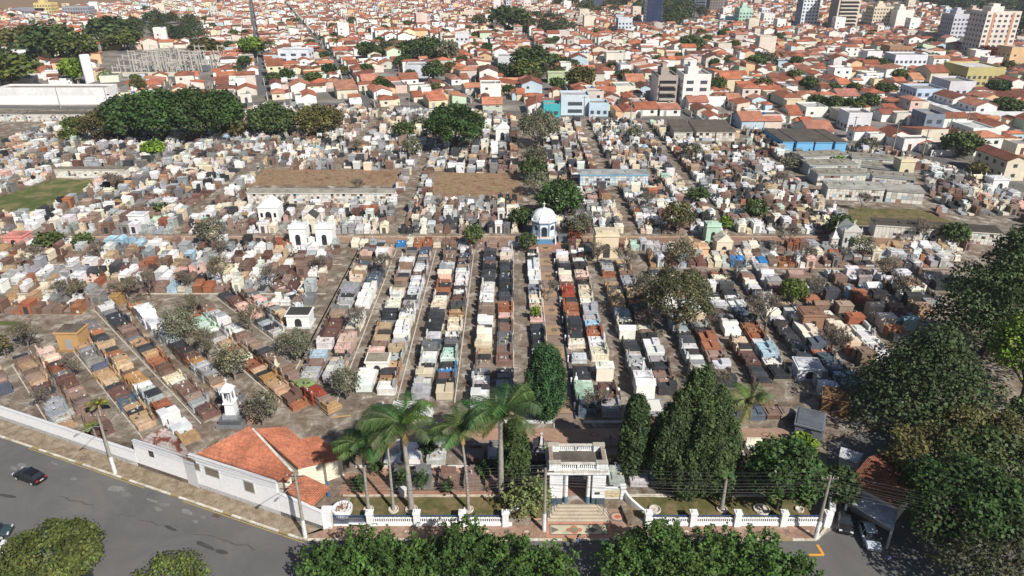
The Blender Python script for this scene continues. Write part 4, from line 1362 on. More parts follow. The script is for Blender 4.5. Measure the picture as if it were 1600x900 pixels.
# ------------------------------------------------------------------ entrance gate
def gate():
    gx0, gx1 = G(857, 793, CZ).x + .1, G(945, 793, CZ).x
    gc = (gx0 + gx1) / 2
    w = gx1 - gx0
    y0 = 65.0
    d = 3.9
    r = empty("entrance_gate", (gc, y0 + d / 2, CZ))
    tag(r, "white classical entrance gate with balustraded flat roof, twin pillars and stone steps", "gate")
    T = Parts()
    H = 4.7
    dk = S(75, 88, 96)
    pw = 1.55
    for sx in (-1, 1):
        p = T.new("pillar", "paint")
        p.box(sx * (w / 2 - pw / 2), 0, -.02, pw, d, .95, dk)
        p.box(sx * (w / 2 - pw / 2), 0, .93, pw - .04, d - .04, H - .93, WHT)
        for k in range(9):       # shallow courses
            p.box(sx * (w / 2 - pw / 2), 0, 1.15 + k * .4, pw, d, .34, WHT)
        for yy in (-d / 2 + .35, d / 2 - .35):
            c = T.new("column", "paint")
            c.lathe([(.27, 0), (.27, 1.0)], 12, S(90, 120, 140), sx * (w / 2 - pw - .42), yy)
            c.lathe([(.24, 1.0), (.2, H - .25), (.3, H - .2), (.3, H)], 12, WHT, sx * (w / 2 - pw - .42), yy)
    T.get("plaque", "metal").box(w / 2 - pw / 2 - .15, -d / 2 - .01, 1.5, .6, .05, .35, (.06, .06, .06))
    c = T.get("cornice", "masonry")
    c.box(0, 0, H, w + .7, d + .7, .14, WHT, bottom=True)
    c.box(0, 0, H + .14, w + .4, d + .4, .22, S(205, 200, 190))
    T.get("roof", "aged_concrete").box(0, 0, H + .36, w - .5, d - .5, .1, S(104, 98, 90))
    zb = H + .36
    bal = T.get("balustrade", "masonry")
    for sx in (-1, 1):
        for sy in (-1, 1):
            bal.box(sx * (w / 2 - .55), sy * (d / 2 - .3), zb, 1.3, .6, .95, WHT)
            bal.box(sx * (w / 2 - .55), sy * (d / 2 - .3), zb + .95, 1.4, .7, .1, S(190, 182, 170))
    for sy in (-1, 1):
        yy = sy * (d / 2 - .25)
        bal.box(0, yy, zb, .3, .42, .92, WHT)
        bal.box(0, yy, zb, w - 2.4, .32, .15, WHT); bal.box(0, yy, zb + .78, w - 2.4, .34, .16, S(215, 210, 200), bottom=True)
        for sx in (-1, 1):
            for k in range(8):
                T.get("balusters", "paint").lathe([(.07, zb + .15), (.1, zb + .4), (.05, zb + .6), (.09, zb + .78)], 6, WHT, sx * (.35 + k * .235), yy)
    for sx in (-1, 1):
        bal.box(sx * (w / 2 - .18), 0, zb, .36, d - 1.2, .8, S(205, 196, 184)); bal.box(sx * (w / 2 - .18), 0, zb + .8, .46, d - 1.1, .1, S(170, 150, 132))
    gt = T.get("iron_gate", "metal")
    for k in range(15):
        gt.box(-1.65 + k * .235, d / 2 - .5, .05, .04, .04, 2.6, S(45, 85, 140))
    gt.box(0, d / 2 - .5, 2.6, 3.4, .05, .08, S(45, 85, 140)); gt.box(0, d / 2 - .5, 1.2, 3.4, .05, .06, S(45, 85, 140))
    T.build(r)
    # steps widen towards the street
    st = MB()
    n = 5
    zs = CZ - .13
    for i in range(n):
        ww = w - 1.9 + i * .62
        yy0 = by1 + .02 + (n - 1 - i) * .46
        st.box(gc, (yy0 + y0 - d * .0) / 2, .13, ww, y0 - yy0, zs * (n - i) / n + (.004 if i == 0 else 0), S(205, 192, 172), topy=1)
    for i in range(n):
        ww = w - 1.9 + i * .62
        zt = .13 + zs * (n - i) / n
        st.box(gc, by1 + .02 + (n - 1 - i) * .46 - .012, zt - .035, ww, .02, .03, S(120, 104, 90)); st.box(gc, by1 + .02 + (n - 1 - i) * .46 + .4, zt + (.006 if i else .012), ww - .6, .07, .004, S(135, 118, 102))  # dark lines: joint stains, with the shade between steps put into the colour
    o = st.build("entrance_steps", "mosaic")
    tag(o, "pale worn stone steps climbing from the mosaic pavement to the white gate", "steps")
    for sx in (-1, 1):
        m = MB()
        a = Vector((gc + sx * (w / 2 - 1.0), y0 - .1, CZ)); b = Vector((gc + sx * (w / 2 + .5), by1 + .1, .14))
        for t in (0, .5, 1):
            p = a.lerp(b, t); m.tube([p, p + Vector((0, 0, .95))], .03, 6, S(50, 95, 135))
        m.tube([a + Vector((0, 0, .95)), b + Vector((0, 0, .95))], .035, 6, S(50, 95, 135)); m.tube([a + Vector((0, 0, .5)), b + Vector((0, 0, .5))], .025, 6, S(50, 95, 135))
        o = m.build("handrail", "metal"); tag(o, f"blue tubular handrail down the {'right' if sx > 0 else 'left'} side of the gate steps", "handrail", "handrails of the gate steps")
    # side walls with painted panel and curved wings
    for sx in (-1, 1):
        rr_ = empty("wing_wall", (gc + sx * (w / 2), y0, 0))
        tag(rr_, f"white wing wall with painted panel and curved coping {'right' if sx > 0 else 'left'} of the gate", "wall", "wing walls of the gate")
        T = Parts()
        W = T.get("wall", "paint")
        W.box(sx * 1.05, 1.1, 0, 2.1, .3, 2.15, WHT); W.box(sx * 2.3, 1.1, 0, .55, .6, 2.5, WHT); W.box(sx * 2.3, 1.1, 2.5, .7, .75, .12, WHT); W.box(sx * 1.05, 1.1, 2.15, 2.1, .42, .1, WHT)
        T.get("painted_panel", "mural_paint").box(sx * 1.05, .925, .9, 1.75, .04, 1.1, (.5, .4, .3)); T.get("base_band", "paint").box(sx * 1.05, .93, .1, 2.0, .05, .6, S(75, 88, 96))
        pts = []
        for k in range(9):
            t = k / 8
            pts.append((sx * (2.55 + 2.7 * t), 1.1 - 2.9 * (t ** .6), 1.9 - 1.15 * t))
        for p, q in zip(pts, pts[1:]):
            dx, dy = q[0] - p[0], q[1] - p[1]
            l = math.hypot(dx, dy); nx, ny = -dy / l * .14, dx / l * .14
            V = [(p[0] - nx, p[1] - ny, 0), (q[0] - nx, q[1] - ny, 0), (q[0] + nx, q[1] + ny, 0), (p[0] + nx, p[1] + ny, 0), (p[0] - nx, p[1] - ny, p[2]), (q[0] - nx, q[1] - ny, q[2]), (q[0] + nx, q[1] + ny, q[2]), (p[0] + nx, p[1] + ny, p[2])]
            W.faces(V, [(4, 5, 6, 7), (0, 1, 5, 4), (2, 3, 7, 6), (1, 2, 6, 5), (3, 0, 4, 7)], WHT)
        T.build(rr_)


gate()


# ------------------------------------------------------------------ front fence: white piers, low wall, white slotted panels, blue rail
def fence(x0, x1, piers, label):
    r = empty("front_fence", ((x0 + x1) / 2, FY, 0))
    tag(r, label, "fence")
    ox = (x0 + x1) / 2
    T = Parts()
    W = T.get("low_wall", "whitewash")
    W.box(0, 0, 0, x1 - x0, .3, .55, WHT)
    for k, x in enumerate(piers):
        p = T.new("pier", "paint")
        p.box(x - ox, 0, 0, .72, .72, 2.0, WHT); p.box(x - ox, 0, 2.0, .88, .88, .14, WHT); p.box(x - ox, 0, 2.14, .6, .6, .1, WHT, top=.7)
    ps = sorted(piers)
    for a, b in zip(ps, ps[1:]):
        if b - a > 7: continue
        pn = T.new("slotted_panel", "paint")
        L = b - a - .75
        c = (a + b) / 2 - ox
        pn.box(c, 0.05, .55, L, .16, .12, WHT); pn.box(c, .05, 1.1, L, .2, .1, WHT, bottom=True)
        n = int(L / .24)
        for i in range(n):
            pn.box(c - L / 2 + (i + .5) * L / n, .05, .67, .1, .12, .43, WHT)
        rl = T.new("rail", "metal")
        rl.box(c, .05, 1.5, L, .05, .06, S(60, 95, 150), bottom=True)
        for i in range(int(L / .5)):
            rl.box(c - L / 2 + (i + .5) * .5, .05, 1.2, .035, .035, .3, S(60, 95, 150))
    T.build(r)


px_ = lambda p: G(p, 822, 0.13).x
fence(px_(545), px_(800), [px_(p) for p in (579, 652, 723, 790)], "white piered front fence with slotted panels left of the gate")
fence(px_(1010), px_(1294), [px_(p) for p in (1012, 1082, 1151, 1223, 1291)], "white piered front fence with slotted panels right of the gate")
r = empty("fence_gate", ((px_(516) + px_(579)) / 2, FY, 0)); tag(r, "blue iron side gate between white corner pier and the fence", "gate")
T = Parts(); L = px_(579) - px_(516) - .8
T.get("low_wall", "whitewash").box(0, 0, 0, L, .3, .3, WHT); ir = T.get("iron_bars", "metal")
for i in range(18): ir.box(-L / 2 + (i + .5) * L / 18, 0, .3, .05, .05, 1.3, S(50, 80, 130))
ir.box(0, 0, 1.5, L, .06, .08, S(50, 80, 130)); ir.box(0, 0, .55, L, .06, .08, S(50, 80, 130)); T.build(r)
r = empty("corner_pier", (px_(512) + .1, FY - .1, 0)); tag(r, "white square corner pier where the office wall meets the fence", "pier")
T = Parts(); T.get("shaft", "paint").box(0, 0, 0, 1.0, .9, 2.5, WHT); T.get("cap", "paint").box(0, 0, 2.5, 1.2, 1.1, .14, WHT); T.build(r)
# thick white wall running back at the right end of the fence
m = MB(); a, b = Vector((FX1 + .1, FY)), Vector((FX1 + 3.2, 69.5)); v = b - a
m.at(a.x, a.y, 0, math.atan2(v.y, v.x)); m.box(v.length / 2, 0, 0, v.length, .5, 2.3, WHT); m.box(v.length / 2, 0, 2.3, v.length + .1, .64, .1, WHT)
o = m.build("side_wall", "whitewash"); tag(o, "thick white wall running back beside the driveway at the fence end", "wall")

# big round planter by the side gate
g = G(536, 803)
r = empty("round_planter", (g.x, g.y, CZ)); tag(r, "large round white planter with reddish bromeliads by the blue side gate", "planter")
T = Parts(); T.get("bowl", "paint").lathe([(.95, 0), (1.15, .5), (1.2, 1.0), (1.05, 1.02), (1.0, .85)], 20, WHT); L_ = T.get("leaves", "foliage")
rng = random.Random(5)
for k in range(60):
    a = rng.uniform(0, 6.28); q = rng.uniform(0, .85); l = rng.uniform(.3, .6); x, y = q * math.cos(a), q * math.sin(a); b2 = rng.uniform(0, 6.28)
    t = rng.choice([(.25, .05, .02), (.3, .1, .03), (.12, .12, .03), (.2, .04, .02)])
    L_.faces([(x - .06, y, .85), (x + .06, y, .85), (x + l * math.cos(b2), y + l * math.sin(b2), .95 + l * .6)], [(0, 1, 2)], t)
T.build(r)
# planter rings round the palm feet and small pots
for px, py, rad in [(576, 797, .62), (615, 797, .62), (643, 797, .75), (732, 797, .6), (1128, 797, .62), (1190, 797, .95), (1249, 797, .5), (1023, 797, .7)]:
    g = G(px, py); m = MB(); n = 18
    m.lathe([(rad, 0), (rad, .22), (rad - .1, .24), (rad - .12, .05)], n, S(222, 212, 200))
    o = m.build("planting_ring", "masonry", None, g); tag(o, "low white planting ring on the " + {576: "left lawn, leftmost", 615: "left lawn, second from left", 643: "left lawn, widest", 732: "left lawn, rightmost", 1128: "right lawn, round the slim palm", 1190: "right lawn, widest, under the dark tree", 1249: "right lawn, smallest", 1023: "right lawn, leftmost"}[px], "planting ring", "planting rings on the front lawns")
for px, py, w, h, lab in [(474 + 533 - 533 + 175, 772, .8, 1.1, "tall white pot with a bush behind the left lawn")]:
    g = G(630, 775); m = MB(); m.lathe([(.35, 0), (.45, .7), (.55, 1.1), (.4, 1.12)], 14, WHT); o = m.build("pot", "paint", None, g); tag(o, lab, "pot")

# ------------------------------------------------------------------ street wall, shed and office
P0 = G(300, 757, 0); P1 = G(507, 829, 0)
uu = Vector((ud.x, ud.y)); vv = Vector((-uu.y, uu.x))
angw = math.atan2(uu.y, uu.x)


def wallseg(px0, px1, h0, h1, label, name="street_wall"):
    """along the street wall line, from picture column px0 to px1"""
    def onl(px):
        best = None
        for i in range(-1300, 700):
            p = A0 + ud * (i * .1)
            q = P(p.x, p.y, 0)[0]
            if best is None or abs(q - px) < best[0]:
                best = (abs(q - px), p)
        return best[1]
    a, b = (onl(px0) if px0 > -500 else A0 - ud * 60), onl(px1)
    L = (b - a).length
    r = empty(name, (a.x, a.y, 0), angw); tag(r, label, "wall")
    T = Parts(); W = T.get("wall", "whitewash")
    W.faces([(0, 0, 0), (L, 0, 0), (L, .3, 0), (0, .3, 0), (0, 0, h0), (L, 0, h1), (L, .3, h1), (0, .3, h0)], [(4, 5, 6, 7), (0, 1, 5, 4), (1, 2, 6, 5), (2, 3, 7, 6), (3, 0, 4, 7)], S(244, 244, 246, .92))
    c = T.get("coping", "whitewash")
    c.faces([(0, -.05, h0), (L, -.05, h1), (L, .35, h1), (0, .35, h0), (0, -.05, h0 + .1), (L, -.05, h1 + .1), (L, .35, h1 + .1), (0, .35, h0 + .1)], [(4, 5, 6, 7), (0, 1, 5, 4), (1, 2, 6, 5), (2, 3, 7, 6), (3, 0, 4, 7)], S(215, 216, 220))
    return r, T, a, b, L


r, T, a, b, L = wallseg(-600, 217, 2.1, 2.3, "low whitewashed street wall of the cemetery on the far left")
T.build(r)
r, T, a2, b2, L = wallseg(217.6, 305, 4.2, 4.4, "higher whitewashed wall of the rusty-roofed shed along the street", "shed_wall")
T.new("window", "glass").box(3.0, -.01, 2.6, .8, .06, .9, (.1, .1, .1)); T.build(r)
r, T, a3, b3, L3 = wallseg(305.6, 440, 4.9, 4.9, "tall white street wall of the red roofed office with barred windows", "office_wall")
for u_, w_, z_, h_ in ((1.2, .8, 3.1, .9), (3.6, 2.0, 2.9, 1.1), (9.2, 1.3, 2.4, 1.4)):
    f = MB(); f.box(u_, -.05, z_ - .12, w_ + .24, .1, h_ + .24, S(200, 200, 198), bottom=True); fo = f.build("window", "paint", r)
    g_ = MB(); g_.box(u_, -.11, z_, w_, .03, h_, (.16, .13, .1)); g_.build("pane", "masonry", fo)
    g_ = MB()
    for i in range(int(w_ / .16)): g_.box(u_ - w_ / 2 + (i + .5) * .16, -.14, z_, .03, .02, h_, S(150, 140, 130))
    for i in range(4): g_.box(u_, -.145, z_ + (i + .5) * h_ / 4, w_, .015, .03, S(150, 140, 130), bottom=True)
    g_.build("bars", "metal", fo)
T.build(r)
r, T, a4, b4, L4 = wallseg(440.6, 506, 3.4, 2.6, "lower white street wall right of the office, ending at the corner pier", "end_wall")
T.build(r)


def C3(px, py, h):
    return G(px, py, h)


def tiled(m, p00, p10, p11, p01, nu, nv, amp, tint, thick=.18, rng=None):
    """clay tile roof plane: rounded tile columns run from the high edge p01-p11 to the eave p00-p10"""
    p00, p10, p11, p01 = map(Vector, (p00, p10, p11, p01))
    nrm = (p10 - p00).cross(p01 - p00).normalized()
    if nrm.z < 0: nrm = -nrm
    V, F, C = [], [], []
    rng = rng or random.Random(3)
    nn_ = nu * 4
    rows = []
    for j in range(nv * 2 + 1):
        v = j / (nv * 2)
        step = .045 if j % 2 == 0 else 0.0
        row = []
        for i in range(nn_ + 1):
            u = i / nn_
            p = p00.lerp(p10, u).lerp(p01.lerp(p11, u), v)
            hh = amp * (.5 + .5 * math.cos(2 * math.pi * i / 4)) + step
            row.append(tuple(p + nrm * hh))
        rows.append(row)
    for row in rows: V.extend(row)
    w = nn_ + 1
    for j in range(nv * 2):
        for i in range(nn_):
            F.append((j * w + i, j * w + i + 1, (j + 1) * w + i + 1, (j + 1) * w + i))
            if i % 4 == 0: tt = vary(tint, rng, .14)
            C.append(tt)
    b = len(m.V); m.V.extend(V)
    for f, c in zip(F, C):
        m.F.append(tuple(b + k for k in f)); m.C.append(c)
    m.slab([tuple(p00), tuple(p10), tuple(p11), tuple(p01)], thick, tint)


TILE = S(200, 130, 102, .76)
r = empty("office_building", (P0.x, P0.y, 0)); tag(r, "cemetery office with bright orange clay tile roofs on the street corner", "building")
m = MB(); m.at(-P0.x, -P0.y, 0)


def local(p): return Vector((p.x - P0.x, p.y - P0.y, p.z))


wq = [C3(308, 709, 4.95), C3(446, 753, 4.95), C3(459, 739, 5.35), C3(391.5, 666, 6.9)]
eq = [C3(466, 731, 5.2), C3(509, 721, 4.3), C3(447, 667, 5.9), C3(398, 671, 6.9)]
xq = [C3(508, 722, 4.1), C3(540, 715, 3.6), C3(496, 682, 4.1), C3(468, 687, 4.6)]
pq = [C3(444, 766, 3.6), C3(488, 790, 3.0), C3(516, 762, 3.0), C3(474, 742, 3.9)]
for q, nu, nv, nm in ((wq, 52, 30, "west_roof"), (eq, 20, 38, "east_roof"), (xq, 16, 22, "annex_roof")):
    mm = MB(); tiled(mm, *(local(p) for p in (q[0], q[1], q[2], q[3])), nu, nv, .07, TILE); mm.build(nm, "roof_tile", r)
mm = MB(); tiled(mm, *(local(p) for p in (pq[0], pq[1], pq[2], pq[3])), 16, 20, .07, TILE); mm.build("porch_roof", "roof_tile", r)
mm = MB(); mm.tube([local(wq[3]).lerp(local(wq[2]), .06), local(wq[2]).lerp(local(wq[3]), .03)], .15, 6, S(232, 228, 220)); mm.build("ridge_parapet", "masonry", r)
for q, nm in ((wq, "west_wing"), (eq, "east_wing"), (xq, "annex")):
    c = sum((Vector((p.x, p.y)) for p in q), Vector((0, 0))) / 4
    mm = MB(); pts = []
    for p in q:
        d2 = Vector((p.x, p.y)) - c; k = max(0, (d2.length - .55) / d2.length); z = c + d2 * k
        pts.append((z.x - P0.x, z.y - P0.y, p.z - .25))
    n = 4; V = pts + [(x, y, 0) for x, y, z in pts]
    mm.faces(V, [(0, 1, 2, 3)] + [(n + i, n + (i + 1) % n, (i + 1) % n, i) for i in range(n)], S(236, 228, 208)); mm.build(nm + "_wall", "whitewash", r)
mm = MB(); q = local(C3(492, 742, 2.2)); mm.at(q.x, q.y, 0, .45); mm.box(0, 0, 1.6, 1.4, .12, 1.4, S(120, 115, 110), bottom=True); mm.build("window", "metal", r)
for px, py in ((486, 786), (513, 764)):
    q = local(G(px + 1, py + 12, .7)); mm = MB(); mm.box(q.x, q.y, 0, .22, .22, 3.0, S(70, 120, 170)); mm.build("porch_post", "paint", r)
# water tank pair behind the office
g = G(405, 680, CZ)
# shed with rusty sheet roof
r = empty("rusty_shed", (a2.x, a2.y, 0), angw); tag(r, "shed with rust-patched corrugated metal roof built against the street wall", "shed")
q = [C3(219, 686, 4.2), C3(300, 722, 4.35), C3(309, 706, 4.6), C3(262, 668, 4.9)]
q = [C3(219, 687, 4.25), C3(306, 723, 4.45), C3(281, 686, 4.7), C3(258, 668, 4.8)]
loc = []
for p in q:
    d2 = Vector((p.x - a2.x, p.y - a2.y)); loc.append(Vector((d2.dot(uu), d2.dot(vv), p.z)))
T = Parts(); mm = T.get("roof", "rusty_sheet"); tiled(mm, *loc, 30, 2, .05, (.4, .35, .33), .06)
c = sum((Vector((p.x, p.y)) for p in loc), Vector((0, 0))) / 4
pts = [((c + (Vector((p.x, p.y)) - c) * .9).x, (c + (Vector((p.x, p.y)) - c) * .9).y, p.z - .12) for p in loc]
T.get("wall", "whitewash").faces(pts + [(x, y, 0) for x, y, z in pts], [(0, 1, 2, 3)] + [(4 + i, 4 + (i + 1) % 4, (i + 1) % 4, i) for i in range(4)], S(220, 220, 222)); T.build(r)

# ------------------------------------------------------------------ building on the right beside the driveway
r0 = G(1330, 822, 0)
r = empty("driveway_building", (r0.x, r0.y, 0)); tag(r, "brown tiled building with white sheet roof beside the shaded driveway", "building")


def loc2(p): return Vector((p.x - r0.x, p.y - r0.y, p.z))


q1 = [loc2(C3(1325, 784, 2.8)), loc2(C3(1396, 828, 2.8)), loc2(C3(1403, 799, 3.2)), loc2(C3(1338, 764, 3.2))]
q2 = [loc2(C3(1326, 752, 4.3)), loc2(C3(1405, 792, 4.3)), loc2(C3(1424, 762, 5.6)), loc2(C3(1356, 716, 5.6))]
q3 = [loc2(C3(1356, 715.5, 5.6)), loc2(C3(1424, 761.5, 5.6)), loc2(C3(1440, 745, 4.4)), loc2(C3(1385, 705, 4.4))]
q4 = [loc2(C3(1311, 713, 3.0)), loc2(C3(1339, 724, 3.0)), loc2(C3(1350, 709, 3.2)), loc2(C3(1314, 698, 3.2))]
mm = MB(); mm.slab([tuple(p) for p in q1], .12, S(200, 200, 208)); mm.build("sheet_roof", "masonry", r)
mm = MB(); mm.slab([tuple(p) for p in q4], .12, S(205, 205, 210)); mm.build("sheet_roof", "masonry", r)
mm = MB(); tiled(mm, *q2, 34, 24, .06, S(130, 84, 66)); mm.build("tile_roof", "roof_tile", r)
mm = MB(); tiled(mm, *q3, 34, 10, .06, S(130, 84, 66)); mm.build("tile_roof", "roof_tile", r)
for q in ([q2[0], q2[1], q3[2], q3[3]], q4):
    c = sum((Vector((p.x, p.y)) for p in q), Vector((0, 0))) / 4
    pts = [((c + (Vector((p.x, p.y)) - c) * .84).x, (c + (Vector((p.x, p.y)) - c) * .84).y, p.z - .35) for p in q]
    mm = MB(); mm.faces(pts + [(x, y, 0) for x, y, z in pts], [(0, 1, 2, 3)] + [(4 + i, 4 + (i + 1) % 4, (i + 1) % 4, i) for i in range(4)], S(215, 212, 204)); mm.build("wall", "whitewash", r)
for i, p in enumerate(q1):
    mm = MB(); mm.box(p.x * .97, p.y + .1, 0, .2, .2, p.z - .12, S(180, 180, 180)); mm.build("post", "metal", r)
mm = MB(); p = (q1[3] + q1[0]) / 2; mm.box(p.x + 1.4, p.y + .55, 3.8, 2.4, .5, .05, (.03, .03, .035)); mm.build("dark_skylight", "metal", r)

# ------------------------------------------------------------------ brick-coloured back wall
for i, ((xa, ya), (xb, yb)) in enumerate(zip(WALLPX[:-1], WALLPX[1:-0])):
    a, b = G(xa, ya, 0), G(xb, yb, 0)
    v = b - a; L = v.length
    r = empty("back_wall", (a.x, a.y, 0), math.atan2(v.y, v.x))
    T = Parts(); T.get("wall", "brick_wall").box(L / 2, -.15, 0, L - .02, .25, 3.2, (.3, .2, .15)); T.get("coping", "aged_concrete").box(L / 2, -.15, 3.2, L, .4, .12, S(140, 125, 110)); T.build(r)
    tag(r, f"{ordn(i + 1)} stretch from left of the blotchy brick and plaster wall behind the cemetery", "wall", "stretches of the back wall")

# ------------------------------------------------------------------ electric poles and wires
POLES = []


def pole(px, py, h, label, white=True, lamp=None, z=0.13, name="utility_pole", arms=2, base=None):
    g = G(px, py, z) if base is None else Vector(base)
    r = empty(name, g); tag(r, label, "pole")
    T = Parts()
    P_ = T.get("post", "masonry")
    P_.lathe([(.24, 0), (.22, 2.6)] if white else [(.22, 0), (.2, 2.6)], 10, WHT if white else S(165, 160, 150))
    P_.lathe([(.2, 2.6), (.13, h)], 10, S(160, 155, 145))
    for k in range(arms):
        T.new("crossarm", "bark").box(0, 0, h - .5 - k * 1.0, 1.9 if k == 0 else 1.0, .1, .12, S(110, 100, 88), bottom=True)
    ins = T.get("insulators", "paint")
    for k in (-.85, -.3, .35, .85): ins.lathe([(.05, h - .38), (.07, h - .25), (.03, h - .18)], 6, S(190, 180, 170), k, 0)
    if lamp:
        ax, ay, l = lamp
        a = T.get("lamp_arm", "metal"); a.tube([(0, 0, h - 1.9), (ax * .35, ay * .35, h - 1.35), (ax * .7, ay * .7, h - 1.2), (ax, ay, h - 1.15)], .04, 6, S(150, 150, 150))
        T.get("lamp_head", "metal").at(ax, ay, 0, math.atan2(ay, ax)); T.get("lamp_head", "metal").box(.2, 0, h - 1.22, .7, .28, .14, S(140, 140, 140), top=.7, bottom=True)
    T.build(r)
    POLES.append((g, h))
    return g


pL = pole(180, 739, 9.2, "concrete street lamp pole with white foot on the left pavement", lamp=(-1.2, -2.6, 0))
pM = pole(477, 839, 9.2, "concrete street lamp pole with white foot in front of the office wall", lamp=(-1.2, -2.6, 0))
pC = pole(850, 829, 9.0, "concrete utility pole with white foot left of the mosaic before the gate")
pR = pole(1274, 841, 9.0, "concrete utility pole with white foot at the right end of the front fence")
pFR = pole(0, 0, 9.0, "concrete utility pole outside the right edge", base=(62.0, 52.0, 0.0))
pFL = pole(0, 0, 9.2, "concrete utility pole beyond the left edge", base=tuple(pL - Vector((uu.x, uu.y, 0)) * 36))


def wires(a, b, ha, hb, label, offs, sag=.55):
    m = MB()
    a, b = Vector(a), Vector(b)
    d = (b - a); side = Vector((-d.y, d.x, 0)).normalized()
    for dz, ds, rr2 in offs:
        pts = []
        for i in range(11):
            t = i / 10
            p = a.lerp(b, t) + side * ds
            p.z = (a.z + ha + dz) * (1 - t) + (b.z + hb + dz) * t - sag * 4 * t * (1 - t)
            pts.append(p)
        m.tube(pts, rr2, 4, S(90, 88, 86), cap=False)
    o = m.build("power_lines", "rubber"); tag(o, label, "wires", "power lines along the street")


OFFS = [(-.2, -.85, .011), (-.2, -.3, .011), (-.2, .35, .011), (-.2, .85, .011), (-1.2, .1, .014), (-1.45, .1, .014), (-1.9, .12, .02), (-2.3, .12, .02)]
wires(pFL, pL, 9.2, 9.2, "sagging power lines reaching the left street lamp pole from beyond the edge", OFFS)
wires(pL, pM, 9.2, 9.2, "sagging power lines between the two street lamp poles along the wall", OFFS)
wires(pM, pC, 9.2, 9.0, "power lines between the office lamp pole and the pole before the gate", OFFS)
wires(pC, pR, 9.0, 9.0, "power lines crossing in front of the gate and the right lawn", OFFS)
wires(pR, pFR, 9.0, 9.0, "power lines running from the fence end over the driveway", OFFS)
i = 0
for px, py in [(95, 172), (170, 172), (215, 168), (455, 168), (590, 170), (640, 172), (702, 178), (838, 186), (912, 190), (1140, 200), (1226, 214), (1330, 226), (1395, 236), (1440, 250), (1508, 205), (1480, 218), (1128, 196), (985, 194)]:
    i += 1
    pole(px, py - 2, 9.5, f"thin grey utility pole in the street behind the cemetery, {ordn(i)} from left", white=False, z=0, arms=1)

# small white posts along the blue kerb of the central path, lamp standards
for i in range(9):
    m = MB(); m.lathe([(.1, 0), (.09, .9), (.16, .95), (.14, 1.2), (.02, 1.25)], 8, WHT)
    o = m.build("kerb_post", "paint", None, (8.98, 84 + i * 6.6, CZ + .25)); tag(o, f"small white post on the blue kerb of the central path, {ordn(i + 1)} from the gate", "post", "white posts along the central path")


